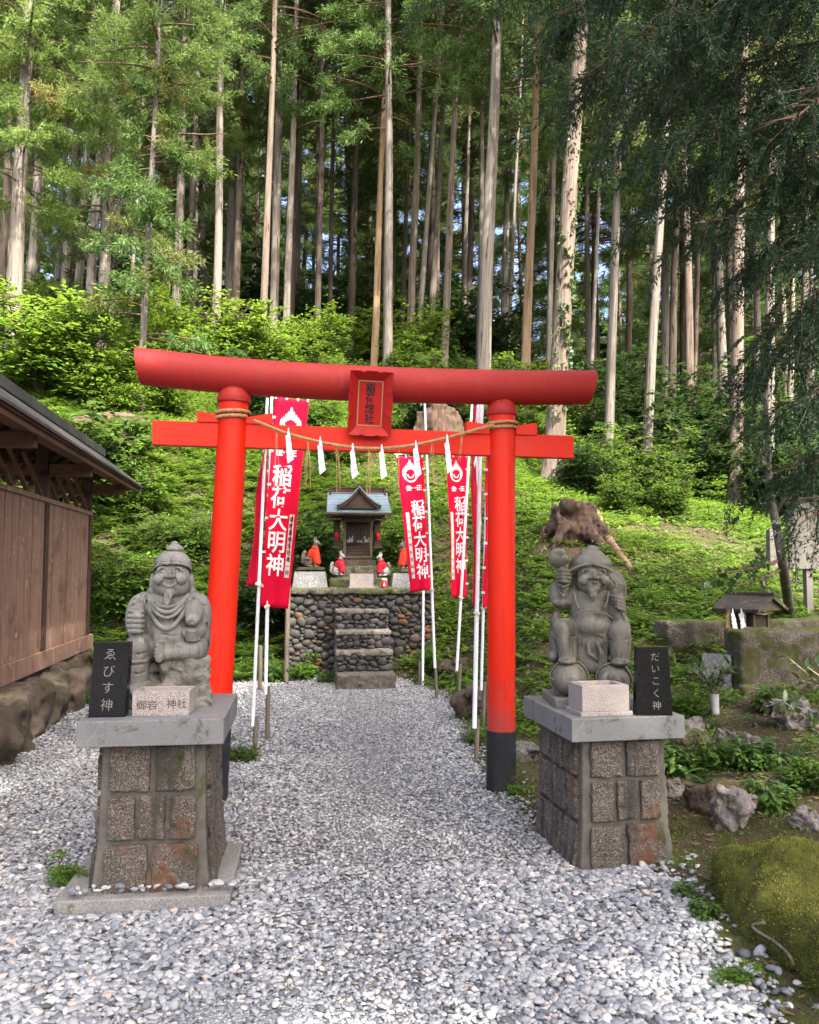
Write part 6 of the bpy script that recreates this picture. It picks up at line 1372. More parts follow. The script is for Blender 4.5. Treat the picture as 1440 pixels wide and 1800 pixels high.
def trunk_mesh(seed, mat, knots=True):
    """unit trunk: height 1, base radius 1 (scaled per tree), a little crooked"""
    rng = np.random.default_rng(seed); nz, na = 36, 18; z = np.linspace(0, 1, nz) ** 1.25; V = []
    ph = rng.uniform(0, 6, 4); lob = rng.uniform(0, 6)
    for zz_ in z:
        r = (1 - .80 * zz_) * (1 + .32 * math.exp(-zz_ * 55)); cx = .45 * math.sin(zz_ * 5 + ph[0]) * zz_ + .12 * math.sin(zz_ * 17 + ph[1]); cy = .45 * math.sin(zz_ * 4 + ph[2]) * zz_ + .12 * math.sin(zz_ * 15 + ph[3])
        for k in range(na):
            a = 2 * math.pi * k / na; rr = r * (1 + .05 * math.sin(3 * a + lob + zz_ * 4) + .13 * math.exp(-zz_ * 50) * math.sin(5 * a + lob) + rng.normal(0, .012)); V.append((cx + rr * math.cos(a), cy + rr * math.sin(a), zz_))
    Q = [(i * na + k, i * na + (k + 1) % na, (i + 1) * na + (k + 1) % na, (i + 1) * na + k) for i in range(nz - 1) for k in range(na)]
    return np_mesh('trunk', V, Q, mat=mat, smooth=True)
TRUNKS = {k: [trunk_mesh(10 * i + j, m) for j in range(2)] for i, (k, m) in enumerate((('pale', B_PALE), ('grey', B_GREY), ('red', B_RED), ('orange', B_ORANGE), ('dark', B_DARK)))}
def tubes_np(paths, rads, n=4):
    """thin tubes along many paths (lists of points)"""
    V, Q, b = [], [], 0
    for P, r0 in zip(paths, rads):
        P = np.asarray(P, float); k = len(P); T = nrm(np.gradient(P, axis=0)); A = nrm(np.cross(T, np.array([.31, .17, .93]))); B = np.cross(T, A); rr = np.linspace(r0, r0 * .3, k)[:, None]
        for j in range(n): pass
        ring = np.stack([P + (A * math.cos(2 * math.pi * j / n) + B * math.sin(2 * math.pi * j / n)) * rr for j in range(n)], 1); V.append(ring.reshape(-1, 3))
        for i in range(k - 1):
            for j in range(n): Q.append((b + i * n + j, b + i * n + (j + 1) % n, b + (i + 1) * n + (j + 1) % n, b + (i + 1) * n + j))
        b += k * n
    return np.concatenate(V), np.array(Q)
def crown_mesh(seed, length, rmax, nbr, mat, dens=1.0, sparse_low=.35, brown=.10, droop=.32, bl=(.09, .19), bw=(.020, .036)):
    """boughs from z=0 (lowest) to z=length (tip), each with lateral twigs carrying tufts of needles"""
    rng = np.random.default_rng(seed); P, D, L, W, t_ = [], [], [], [], []; paths, rads = [], []
    for i in range(nbr):
        u = (i + rng.random()) / nbr; u = u ** .9; z = u * length; a = rng.uniform(0, 2 * np.pi)
        R_ = rmax * (1 - u) ** .75 * rng.uniform(.55, 1.1) + .25
        if u < sparse_low: R_ *= rng.uniform(.55, 1.0)
        bare = u < sparse_low and rng.random() < .45
        s = np.linspace(0, 1, 9); dz = R_ * (.18 * s - droop * s * s + .25 * np.clip(s - .7, 0, 1)) + rng.normal(0, .05); wob = rng.normal(0, .12) * s * s * R_
        C = np.stack([np.cos(a) * R_ * s - np.sin(a) * wob, np.sin(a) * R_ * s + np.cos(a) * wob, z + dz * np.ones(9)], 1); paths.append(C); rads.append(.012 + .012 * R_)
        if bare and rng.random() < .6: continue
        br = rng.random() < brown
        ns = int((6 + R_ * 5) * dens * (.5 if bare else 1))
        for k in range(ns):
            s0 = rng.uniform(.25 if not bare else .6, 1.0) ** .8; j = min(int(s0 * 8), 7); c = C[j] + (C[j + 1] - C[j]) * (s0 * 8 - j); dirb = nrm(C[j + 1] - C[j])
            sd = np.array([-np.sin(a), np.cos(a), 0]) * rng.choice([-1, 1]); tw = nrm(dirb * rng.uniform(.3, 1.0) + sd * rng.uniform(.2, 1.0) + np.array([0, 0, rng.normal(-.18, .3)])); lt = R_ * rng.uniform(.10, .30) + .10
            m = 3 if lt > .4 else 2
            for q in range(m):
                e = c + tw * lt * (q + 1) / m; nb = rng.integers(13, 20)
                P.append(np.repeat(e[None], nb, 0) + rng.normal(0, .055, (nb, 3))); D.append(nrm(tw * .75 + rng.normal(0, .62, (nb, 3)) + np.array([0, 0, -.06]))); L.append(rng.uniform(*bl, nb)); W.append(rng.uniform(*bw, nb))
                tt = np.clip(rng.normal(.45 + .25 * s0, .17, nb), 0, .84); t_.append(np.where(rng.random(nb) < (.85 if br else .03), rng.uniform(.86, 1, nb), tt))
    P, D, L, W, t_ = map(np.concatenate, (P, D, L, W, t_)); V, Q = leaf_arrays(P, D, side_of(D, rng), L, W, 0, None, .5)
    Vb, Qb = tubes_np(paths, rads); n = len(Q)
    return np_mesh('crown', np.concatenate([V, Vb]), np.concatenate([Q, Qb + len(V)]), mat=[mat, M_BRANCH], matidx=np.r_[np.zeros(n, int), np.ones(len(Qb), int)], fattr={'tint': np.r_[t_, np.zeros(len(Qb))]})
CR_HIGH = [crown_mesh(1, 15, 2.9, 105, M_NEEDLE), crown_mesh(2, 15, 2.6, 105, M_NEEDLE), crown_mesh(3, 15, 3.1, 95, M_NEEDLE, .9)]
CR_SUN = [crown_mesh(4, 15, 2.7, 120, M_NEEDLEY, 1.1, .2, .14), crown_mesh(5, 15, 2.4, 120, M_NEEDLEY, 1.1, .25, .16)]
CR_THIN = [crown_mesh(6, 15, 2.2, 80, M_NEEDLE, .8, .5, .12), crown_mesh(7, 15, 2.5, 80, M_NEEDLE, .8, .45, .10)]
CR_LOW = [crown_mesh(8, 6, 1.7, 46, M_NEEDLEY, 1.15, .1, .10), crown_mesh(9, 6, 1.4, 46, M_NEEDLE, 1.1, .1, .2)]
_tc = [0]
def cedar(label, pb, pt, w, Y, kind, crown, c_start, c_len, H, group=None, cscale=1.0, low=None, name='cedar_tree', vine=False):
    """trunk from pixel PB (ground) through pixel PT at depth Y; W trunk width in px near PB"""
    _tc[0] += 1; k = _tc[0]; a, b = at(pb[0], pb[1], Y), at(pt[0], pt[1], Y); d = (b - a).normalized(); z = gz(a.x, Y); base = a + d * ((z - .15 - a.z) / d.z)
    o = thing(name, label, 'tree', base, 0, group); o.rotation_mode = 'QUATERNION'; o.rotation_quaternion = Vector((0, 0, 1)).rotation_difference(d)
    r = pxw(w, Y) / 2 * 1.02; tr = mesh_obj('trunk', TRUNKS[kind][k % 2], o, (0, 0, 0), (0, 0, k * 1.7), (r, r, H))
    cm = crown[k % len(crown)]; mesh_obj('crown', cm, o, (0, 0, c_start), (0, 0, k * 2.3), (cscale, cscale, c_len / 15))
    if low: cl = CR_LOW[0 if low[2] else 1]; mesh_obj('low_boughs', cl, o, (0, 0, low[0]), (0, 0, k * 1.1), (low[3], low[3], low[1] / 6))
    return o, base, d, r
FG = 'cedars of the slope forest'
TR = [  # label, base px, upper px, width, depth, bark, crown set, crown start, crown length, height, crown scale, low boughs (start, length, sunny, scale)
 ('pale thick cedar with low leafy boughs, rising beyond the near end of the shelter roof', (25, 585), (46, 150), 28, 20, 'pale', CR_SUN, 6.2, 15, 22, 1.0, (4.2, 5, 1, .95)),
 ('brown cedar at the edge of the picture beside the pale thick one', (2, 520), (13, 300), 13, 28, 'red', CR_HIGH, 9, 16, 26, 1.1, None),
 ('pale cedar wrapped in hanging leafy boughs to half its height', (178, 560), (204, 0), 21, 24, 'pale', CR_SUN, 7.5, 16, 25, 1.05, (3.2, 7, 1, .95)),
 ('dark thin cedar with drooping brownish boughs over the beam end of the gate', (244, 740), (274, 150), 13, 18, 'grey', CR_SUN, 6.0, 12, 19, .75, (1.8, 6.5, 0, .95)),
 ('slender pale twin stems of a young cedar beside the brown drooping boughs', (229, 560), (236, 440), 7, 25, 'pale', CR_THIN, 8, 13, 22, .7, None),
 ('tall grey cedar with a clean shaft above the bright bush, beside the brownish boughs', (312, 490), (330, 0), 17, 27, 'grey', CR_THIN, 10, 16, 27, 1.0, None),
 ('light straight cedar behind the bright green bush above the gate beam', (380, 565), (392, 0), 16, 25, 'pale', CR_THIN, 9.5, 16, 26, .95, None),
 ('brown cedar holding one round leafy bough in front of its shaft', (415, 515), (429, 100), 14, 29, 'red', CR_HIGH, 8, 17, 27, 1.0, (6.2, 3.0, 1, .85)),
 ('pale reddish cedar leaning beside two grey ones above the gate beam', (460, 612), (473, 290), 14, 24, 'red', CR_HIGH, 8.5, 15, 24, .9, None),
 ('grey cedar in the middle of a close trio above the gate beam', (481, 560), (498, 0), 17, 27, 'grey', CR_THIN, 10, 16, 27, 1.0, None),
 ('slim grey brown cedar, last of a close trio above the gate beam', (502, 602), (521, 50), 13, 26.5, 'grey', CR_THIN, 9.5, 16, 26, .9, None),
 ('dark brown cedar standing alone over the gate beam before the name plaque', (557, 640), (565, 270), 12, 26, 'dark', CR_HIGH, 8, 16, 25, 1.0, None),
 ('thin dark cedar close behind the dark brown one before the name plaque', (579, 600), (586, 250), 9, 30, 'dark', CR_HIGH, 9, 16, 26, 1.0, None),
 ('dark cedar rising directly above the name plaque side of the gate', (616, 585), (627, 250), 14, 30, 'dark', CR_HIGH, 9, 16, 26, 1.0, None),
 ('orange tinted slim cedar touching the pale one above the name plaque', (658, 622), (669, 330), 13, 25, 'orange', CR_THIN, 8.5, 15, 24, .9, None),
 ('tall pale cedar rising straight above the name plaque, with long bare side branches', (683, 645), (684, 0), 18, 23.5, 'pale', CR_THIN, 7.8, 15, 25, 1.1, None),
 ('dark thin cedar just beyond the pale one above the name plaque', (706, 592), (713, 400), 9, 31, 'dark', CR_HIGH, 9, 16, 26, 1.0, None),
 ('brown cedar leaning gently, behind a thin pale curved stem', (722, 600), (741, 0), 14, 27, 'red', CR_HIGH, 10, 16, 27, 1.0, None),
 ('thin pale curved cedar stem crossing in front of darker shafts', (735, 612), (769, 150), 10, 26, 'pale', CR_THIN, 9, 15, 25, .8, None),
 ('slim grey cedar between the curved pale stem and the brown leaning cedar', (756, 602), (776, 250), 12, 29, 'grey', CR_HIGH, 10, 16, 27, 1.0, None),
 ('brown leaning cedar with a dark upper shaft, above the gap beside the plaque', (781, 612), (806, 100), 14, 26, 'red', CR_HIGH, 9.5, 16, 26, 1.0, None),
 ('thin far pale cedar between the brown leaning cedar and the broad pale one', (815, 595), (819, 420), 8, 36, 'grey', CR_HIGH, 9, 16, 26, 1.0, None),
 ('broad pale knotty cedar, thickest pale shaft, behind the single turn pillar side of the beam', (852, 648), (876, 30), 26, 21, 'pale', CR_THIN, 10, 14, 25, 1.1, None),
 ('thin grey cedar hugging the broad pale knotty one', (843, 600), (847, 300), 11, 28, 'grey', CR_HIGH, 10, 16, 27, 1.0, None),
 ('thin whitish cedar deep between the broad pale and the orange shafts', (895, 565), (906, 330), 8, 34, 'pale', CR_HIGH, 9, 16, 26, 1.0, None),
 ('straight orange cedar with dark knots, next to the broad pale one', (926, 605), (947, 60), 17, 23, 'orange', CR_THIN, 9.5, 14, 25, 1.0, None),
 ('thin grey cedar between the orange shaft and the ivy clad trunk', (965, 602), (974, 240), 11, 27, 'grey', CR_HIGH, 10, 16, 27, 1.0, None),
 ('thick reddish cedar with ivy climbing its trunk, behind the beam end', (973, 830), (1019, 40), 36, 18, 'red', CR_THIN, 11, 13, 25, 1.1, None),
 ('very thin cedar beyond the ivy clad trunk', (1040, 645), (1051, 400), 8, 27, 'grey', CR_HIGH, 8.5, 14, 24, 1.0, None),
 ('grey cedar with moss on its foot, between the ivy clad trunk and the taped one', (1071, 760), (1086, 220), 18, 20, 'grey', CR_HIGH, 9, 15, 24, 1.0, None),
 ('pale cedar with a small red tape marker near its foot', (1136, 835), (1160, 370), 18, 18.5, 'pale', CR_HIGH, 8, 15, 24, 1.0, None),
 ('dark cedar standing deep behind the taped trunk', (1184, 570), (1191, 320), 15, 27, 'dark', CR_HIGH, 8, 15, 24, 1.1, None),
 ('thin brown cedar far behind the hanging boughs', (1225, 520), (1229, 370), 10, 30, 'red', CR_HIGH, 8, 15, 24, 1.1, None),
 ('thick cedar with reddish foot on the slope above the tiny shrine', (1291, 885), (1304, 300), 24, 18, 'red', CR_HIGH, 9, 15, 24, 1.0, None),
 ('grey cedar behind the hanging boughs above the notice board', (1351, 800), (1359, 300), 18, 19.5, 'grey', CR_HIGH, 8, 15, 24, 1.0, None)]
placed = []
for t in TR:
    o, base, d, r = cedar(t[0], t[1], t[2], t[3], t[4], t[5], t[6], t[7], t[8], t[9], FG, t[10], t[11]); placed.append((base.x, base.y))
    if 'ivy' in t[0] and 'behind the beam end' in t[0]: IVY = (o, base, d, r)
    if 'red tape' in t[0]:
        m = MB(); a_ = at(1138, 836, 18.2); m.box((a_.x, a_.y, a_.z), (.14, .02, .20)); mk = m.build('tape_marker', plain('red_tape', (.62, .10, .07), .6), o)
        mk.matrix_parent_inverse = (Matrix.Translation(o.location) @ o.rotation_quaternion.to_matrix().to_4x4()).inverted()
# the darker forest behind: thin cedars farther up the slope
rg = random.Random(21); n = 0; tries = 0
while n < 112 and tries < 4000:
    tries += 1; Y = rg.uniform(29, 60) if n < 100 else rg.uniform(24, 32); px = rg.uniform(-120, 1560); x = (px - 720) / F * Y
    if n >= 100 and not (px < 150 or px > 1180): continue
    if any((x - q[0]) ** 2 + (Y - q[1]) ** 2 < 2.4 for q in placed): continue
    placed.append((x, Y)); z = gz(x, Y); _tc[0] += 1; k = _tc[0]; o = thing('cedar_tree', 'slim cedar standing deep in the shaded forest', 'tree', (x, Y, z - .15), 0, 'cedars deep in the forest'); ln = rg.gauss(.02, .018)
    o.rotation_euler = (rg.gauss(0, .012), ln, 0); r = rg.uniform(.13, .22); H = rg.uniform(21, 26); kind = rg.choice(('grey', 'dark', 'red', 'grey', 'pale'))
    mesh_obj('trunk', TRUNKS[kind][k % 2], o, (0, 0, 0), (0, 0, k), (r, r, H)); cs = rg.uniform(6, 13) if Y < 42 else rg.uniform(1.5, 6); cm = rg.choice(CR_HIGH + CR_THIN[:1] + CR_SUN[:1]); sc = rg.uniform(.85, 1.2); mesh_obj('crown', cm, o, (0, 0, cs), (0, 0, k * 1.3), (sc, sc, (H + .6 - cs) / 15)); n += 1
# a far-off wood that closes the slope where single trees can no longer be told apart
rng = np.random.default_rng(77); parts_ = []
def merge_instances(me, mats_xyzs, name, mat):
    V = np.empty(len(me.vertices) * 3, np.float32); me.vertices.foreach_get('co', V); V = V.reshape(-1, 3); Lp = np.empty(len(me.loops), np.int32); me.loops.foreach_get('vertex_index', Lp); Q = Lp.reshape(-1, 4); t = np.empty(len(me.polygons), np.float32); me.attributes['tint'].data.foreach_get('value', t)
    out_, qs, ts = [], [], []
    for i, (x, y, z, s, sz, a) in enumerate(mats_xyzs):
        c_, s_ = math.cos(a), math.sin(a); W = np.stack([(V[:, 0] * c_ - V[:, 1] * s_) * s + x, (V[:, 0] * s_ + V[:, 1] * c_) * s + y, V[:, 2] * sz + z], 1); out_.append(W); qs.append(Q + i * len(V)); ts.append(t)
    return np_mesh(name, np.concatenate(out_), np.concatenate(qs), mat=mat, fattr={'tint': np.concatenate(ts)})
far = crown_mesh(30, 18, 3.0, 70, M_NEEDLE, .55, .1, .05, bl=(.35, .7), bw=(.10, .18)); ins = []
for i in range(64):
    Y = rng.uniform(62, 95); x = rng.uniform(-.62, .62) * Y; lowc = i % 2 == 0; ins.append((x, Y, gz(x, Y) + (rng.uniform(-2, .5) if lowc else rng.uniform(.5, 5)), rng.uniform(1.0, 1.6), rng.uniform(.45, .7) if lowc else rng.uniform(.9, 1.15), rng.uniform(0, 6)))
tag(mesh_obj('distant_wood', merge_instances(far, ins, 'distant_wood', M_NEEDLE)), 'far-off dark cedar wood closing the slope', None, None, 'stuff')
# ivy on the thick reddish trunk
o, base, d, r = IVY; rng = np.random.default_rng(5); n = 900; h = np.concatenate([rng.uniform(1.5, 5.2, 560), rng.uniform(5.2, 8.2, 340)]); a = rng.normal(-1.2, .75, n) + .5 * np.sin(h * 3); rr = r * (1.04 - .03 * h)
P = np.stack([np.cos(a) * rr, np.sin(a) * rr, h], 1); k = np.sin(h * 5.0 + a * 3) + rng.normal(0, .5, n) > -.2; P = P[k]; a = a[k]; n = len(P); D = nrm(np.stack([np.cos(a) * .6, np.sin(a) * .6, np.full(n, -.7)], 1) + rng.normal(0, .45, (n, 3))); V, Q = leaf_arrays(P, D, side_of(D, rng, .5), rng.uniform(.07, .13, n), rng.uniform(.06, .10, n))
M_LEAFD = leafmat('ivy_leaf', (0.02, 0.05, 0.012), (0.07, 0.13, 0.03), .3, .45, .35, .1)
mesh_obj('ivy', np_mesh('ivy', V, Q, mat=M_LEAFD, fattr={'tint': rng.uniform(0, 1, n)}), o)

# ================================================================== shrubs of the understorey
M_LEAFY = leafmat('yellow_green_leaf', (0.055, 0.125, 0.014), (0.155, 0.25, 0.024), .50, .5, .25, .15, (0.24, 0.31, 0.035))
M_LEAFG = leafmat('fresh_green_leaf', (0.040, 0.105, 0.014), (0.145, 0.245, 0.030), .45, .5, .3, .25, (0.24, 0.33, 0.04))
M_LEAFS = leafmat('shade_green_leaf', (0.014, 0.042, 0.010), (0.05, 0.10, 0.022), .38, .5, .3, .25, (0.09, 0.14, 0.025))  # darker copy of the green leaf, forest shade put into its colour
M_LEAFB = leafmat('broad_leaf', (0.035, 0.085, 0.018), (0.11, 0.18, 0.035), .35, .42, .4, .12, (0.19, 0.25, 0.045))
M_STEM = plain('dark_stem_bark', (0.050, 0.042, 0.028), .9, .1, .3, 20)
def shrub_mesh(seed, mat, nst, h, spread, leaf, per, layered=True, big=False):
    """stems that fork into flat sprays of leaves"""
    rng = np.random.default_rng(seed); paths, rads, P, D = [], [], [], []
    for i in range(nst):
        a = rng.uniform(0, 6.28); hh = h * rng.uniform(.45, 1); o_ = spread * rng.uniform(.15, .8) * (hh / h) ** .5; s = np.linspace(0, 1, 7); st = np.stack([np.cos(a) * o_ * s ** 1.3, np.sin(a) * o_ * s ** 1.3, hh * s - .03], 1) + rng.normal(0, .02 * h, (7, 3)) * s[:, None]; paths.append(st); rads.append(.010 * h + .004)
        for j in range(per):
            t = rng.uniform(.25, 1); f = t * 6; q = min(int(f), 5); p = st[q] + (st[q + 1] - st[q]) * (f - q); b = rng.uniform(0, 6.28); l = spread * rng.uniform(.22, .55) * (1.15 - .5 * t); tw = np.array([math.cos(b), math.sin(b), rng.normal(.10, .16)]); e = p + tw * l; tt = np.linspace(0, 1, 5)[:, None]; pp = p + tw * l * tt + np.array([0, 0, -.10 * l]) * tt ** 2; paths.append(pp); rads.append(.004 * h + .0015)
            nl = rng.integers(9, 15); u = rng.uniform(.2, 1.05, nl)[:, None]; side = np.array([-tw[1], tw[0], 0]); c = p + tw * l * u + np.array([0, 0, -.10 * l]) * u ** 2 + side * rng.normal(0, .16 * l, nl)[:, None] + rng.normal(0, .02, (nl, 3))
            P.append(c); D.append(nrm(tw[None] * rng.uniform(.2, 1, (nl, 1)) + side[None] * rng.normal(0, .8, (nl, 1)) + np.stack([np.zeros(nl), np.zeros(nl), rng.normal(-.15, .25, nl)], 1)))
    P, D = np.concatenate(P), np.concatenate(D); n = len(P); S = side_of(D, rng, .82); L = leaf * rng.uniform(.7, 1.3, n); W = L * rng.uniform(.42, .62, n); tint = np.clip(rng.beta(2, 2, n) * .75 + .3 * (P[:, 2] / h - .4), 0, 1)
    Vb, Qb = tubes_np(paths, rads)
    if big: V, Q, T = leaf6(P, D, S, L, W); ft = np.concatenate([tint] * 6)
    else: V, Q = leaf_arrays(P, D, S, L, W, .04); T = None; ft = tint
    return np_mesh('foliage', V, Q, T, mat, big, fattr={'tint': ft}), np_mesh('stem', Vb, Qb, mat=M_STEM, smooth=True)
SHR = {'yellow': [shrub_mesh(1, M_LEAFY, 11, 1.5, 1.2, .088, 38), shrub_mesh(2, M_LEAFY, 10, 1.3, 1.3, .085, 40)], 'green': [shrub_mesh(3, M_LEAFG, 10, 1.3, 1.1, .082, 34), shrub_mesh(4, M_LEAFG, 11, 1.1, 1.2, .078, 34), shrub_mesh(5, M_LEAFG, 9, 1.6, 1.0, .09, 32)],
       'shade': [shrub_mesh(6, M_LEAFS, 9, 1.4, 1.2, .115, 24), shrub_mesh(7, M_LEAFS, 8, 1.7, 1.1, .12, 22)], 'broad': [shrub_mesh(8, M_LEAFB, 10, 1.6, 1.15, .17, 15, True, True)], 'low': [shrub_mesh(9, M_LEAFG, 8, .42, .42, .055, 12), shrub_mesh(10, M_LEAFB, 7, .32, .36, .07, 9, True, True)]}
_sc = [0]
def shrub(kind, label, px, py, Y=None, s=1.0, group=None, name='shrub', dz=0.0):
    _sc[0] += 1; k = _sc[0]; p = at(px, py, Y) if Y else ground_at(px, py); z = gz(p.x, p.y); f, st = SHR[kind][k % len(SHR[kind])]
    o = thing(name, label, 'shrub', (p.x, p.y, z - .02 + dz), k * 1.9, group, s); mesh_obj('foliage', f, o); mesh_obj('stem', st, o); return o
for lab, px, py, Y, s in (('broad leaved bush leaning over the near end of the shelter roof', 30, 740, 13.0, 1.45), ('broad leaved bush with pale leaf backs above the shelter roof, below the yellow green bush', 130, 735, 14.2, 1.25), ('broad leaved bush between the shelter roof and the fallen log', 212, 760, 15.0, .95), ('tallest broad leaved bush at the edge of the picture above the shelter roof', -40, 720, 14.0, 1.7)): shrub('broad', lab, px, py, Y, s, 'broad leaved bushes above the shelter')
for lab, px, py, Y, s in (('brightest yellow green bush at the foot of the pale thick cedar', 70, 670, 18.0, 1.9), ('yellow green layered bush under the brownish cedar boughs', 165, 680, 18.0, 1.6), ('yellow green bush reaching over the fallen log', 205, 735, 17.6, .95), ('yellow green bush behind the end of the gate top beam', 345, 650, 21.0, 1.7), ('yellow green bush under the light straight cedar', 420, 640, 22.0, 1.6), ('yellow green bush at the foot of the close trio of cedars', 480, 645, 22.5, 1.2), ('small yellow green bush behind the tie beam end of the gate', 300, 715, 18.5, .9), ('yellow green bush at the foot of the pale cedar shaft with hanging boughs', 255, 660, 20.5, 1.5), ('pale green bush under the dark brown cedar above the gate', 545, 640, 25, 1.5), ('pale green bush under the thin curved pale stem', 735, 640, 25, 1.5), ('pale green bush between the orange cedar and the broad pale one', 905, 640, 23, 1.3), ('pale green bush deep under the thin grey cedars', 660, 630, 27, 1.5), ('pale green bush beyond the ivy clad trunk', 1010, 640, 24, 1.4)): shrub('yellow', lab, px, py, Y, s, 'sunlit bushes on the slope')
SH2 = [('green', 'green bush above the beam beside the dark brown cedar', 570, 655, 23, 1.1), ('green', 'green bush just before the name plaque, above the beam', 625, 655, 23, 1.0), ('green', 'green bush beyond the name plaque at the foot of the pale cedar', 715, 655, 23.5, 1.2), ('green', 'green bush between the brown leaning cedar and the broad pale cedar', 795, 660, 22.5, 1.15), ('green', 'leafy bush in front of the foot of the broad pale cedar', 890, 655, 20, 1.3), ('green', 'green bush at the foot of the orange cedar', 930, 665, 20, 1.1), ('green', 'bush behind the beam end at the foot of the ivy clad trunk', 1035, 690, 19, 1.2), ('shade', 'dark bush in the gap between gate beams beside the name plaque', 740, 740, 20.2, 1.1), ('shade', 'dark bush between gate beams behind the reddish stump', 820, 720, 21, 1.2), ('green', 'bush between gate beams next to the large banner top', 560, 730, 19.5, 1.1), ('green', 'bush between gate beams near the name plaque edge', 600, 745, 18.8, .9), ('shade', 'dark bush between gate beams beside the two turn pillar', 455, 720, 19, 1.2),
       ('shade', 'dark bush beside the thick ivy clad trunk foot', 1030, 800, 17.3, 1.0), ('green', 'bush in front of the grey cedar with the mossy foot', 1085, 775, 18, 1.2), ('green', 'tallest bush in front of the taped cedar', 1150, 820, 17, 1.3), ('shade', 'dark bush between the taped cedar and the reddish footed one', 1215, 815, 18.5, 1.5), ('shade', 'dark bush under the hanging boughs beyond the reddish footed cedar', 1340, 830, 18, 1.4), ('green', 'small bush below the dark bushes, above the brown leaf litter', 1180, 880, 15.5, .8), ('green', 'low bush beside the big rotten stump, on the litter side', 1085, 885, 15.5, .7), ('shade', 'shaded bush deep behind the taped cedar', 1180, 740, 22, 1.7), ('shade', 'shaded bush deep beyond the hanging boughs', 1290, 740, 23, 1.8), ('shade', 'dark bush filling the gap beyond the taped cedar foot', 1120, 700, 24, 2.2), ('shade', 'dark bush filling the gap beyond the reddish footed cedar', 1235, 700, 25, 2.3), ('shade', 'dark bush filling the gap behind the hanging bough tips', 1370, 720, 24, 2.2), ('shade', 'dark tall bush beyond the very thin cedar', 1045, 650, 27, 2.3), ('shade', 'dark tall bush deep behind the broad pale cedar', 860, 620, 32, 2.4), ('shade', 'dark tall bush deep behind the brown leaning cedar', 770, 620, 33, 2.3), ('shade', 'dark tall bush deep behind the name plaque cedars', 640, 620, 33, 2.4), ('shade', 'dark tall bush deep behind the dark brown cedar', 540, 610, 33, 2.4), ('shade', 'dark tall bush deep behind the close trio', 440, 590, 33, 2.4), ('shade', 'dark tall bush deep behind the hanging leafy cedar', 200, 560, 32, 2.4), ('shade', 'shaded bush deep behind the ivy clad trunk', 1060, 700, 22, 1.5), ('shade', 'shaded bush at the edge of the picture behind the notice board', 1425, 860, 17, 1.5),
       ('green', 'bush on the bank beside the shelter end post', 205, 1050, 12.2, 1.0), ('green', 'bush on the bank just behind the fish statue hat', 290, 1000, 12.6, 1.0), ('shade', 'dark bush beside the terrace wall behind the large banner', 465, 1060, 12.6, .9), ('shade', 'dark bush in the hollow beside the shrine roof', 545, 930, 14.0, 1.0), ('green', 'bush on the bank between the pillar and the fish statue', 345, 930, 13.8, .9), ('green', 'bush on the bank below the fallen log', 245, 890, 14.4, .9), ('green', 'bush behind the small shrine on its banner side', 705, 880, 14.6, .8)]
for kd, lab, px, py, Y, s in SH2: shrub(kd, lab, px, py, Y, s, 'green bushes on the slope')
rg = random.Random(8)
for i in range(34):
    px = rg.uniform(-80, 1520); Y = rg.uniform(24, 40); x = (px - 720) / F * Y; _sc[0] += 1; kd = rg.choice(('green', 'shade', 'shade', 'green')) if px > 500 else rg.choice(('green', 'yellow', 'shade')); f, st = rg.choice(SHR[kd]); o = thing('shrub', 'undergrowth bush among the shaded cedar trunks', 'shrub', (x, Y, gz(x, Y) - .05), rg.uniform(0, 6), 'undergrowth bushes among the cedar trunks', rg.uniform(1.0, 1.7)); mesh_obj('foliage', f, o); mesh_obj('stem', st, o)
PL = [('small leafy plant at the gravel edge behind the pillar with the black sleeve', 905, 1380, 5.75, .32), ('leafy plant at the corner between the moss mound and the gravel', 1200, 1570, 3.95, .30), ('small leafy plant sprouting from the gravel below the moss mound', 1290, 1730, 3.12, .28), ('small leafy plant beside the mound where the gravel narrows', 1245, 1600, 3.7, .34), ('grassy sprout by the two turn pillar at the gravel edge', 428, 1330, 6.75, .55), ('leafy plant behind the large banner pole', 480, 1185, 11.4, 1.0), ('dark leafy plant at the foot of the terrace wall beside the wooden post', 530, 1180, 11.6, .95), ('leafy plant at the foot of the steps', 575, 1190, 11.4, .6), ('dark strap leaved plant at the foot of the terrace wall end', 757, 1170, 11.5, .95), ('leafy plant at the gravel edge by the narrow banner stake', 790, 1195, 10.9, .7), ('leafy clump around the stake of the nearly edge on banner', 835, 1300, 7.4, .5), ('leafy clump under the near low wall', 1352, 1222, 7.2, .9), ('leafy clump beside the leafy vase', 1205, 1215, 7.3, .85), ('fern like clump in the dark hollow behind the pedestal', 1185, 1345, 5.9, .8), ('leafy clump at the bank of the dark hollow', 1265, 1350, 5.9, .75), ('tall leafy plant behind the pitted rock', 1345, 1440, 4.9, .75), ('leafy plant at the edge of the picture behind the moss mound', 1420, 1400, 5.2, .8), ('leafy clump on the shady side of the dark hollow', 1330, 1360, 5.8, .8), ('low plant at the foot of the shelter footing', 150, 1225, 9.6, .55), ('low plant on the shelter footing near the picture edge', 60, 1270, 8.2, .5), ('tuft by the footing slab of the fish statue pedestal', 118, 1525, 4.15, .42)]
for lab, px, py, Y, s in PL: shrub('low', lab, px, py, Y, s, 'small plants at the gravel edge', 'leafy_plant')

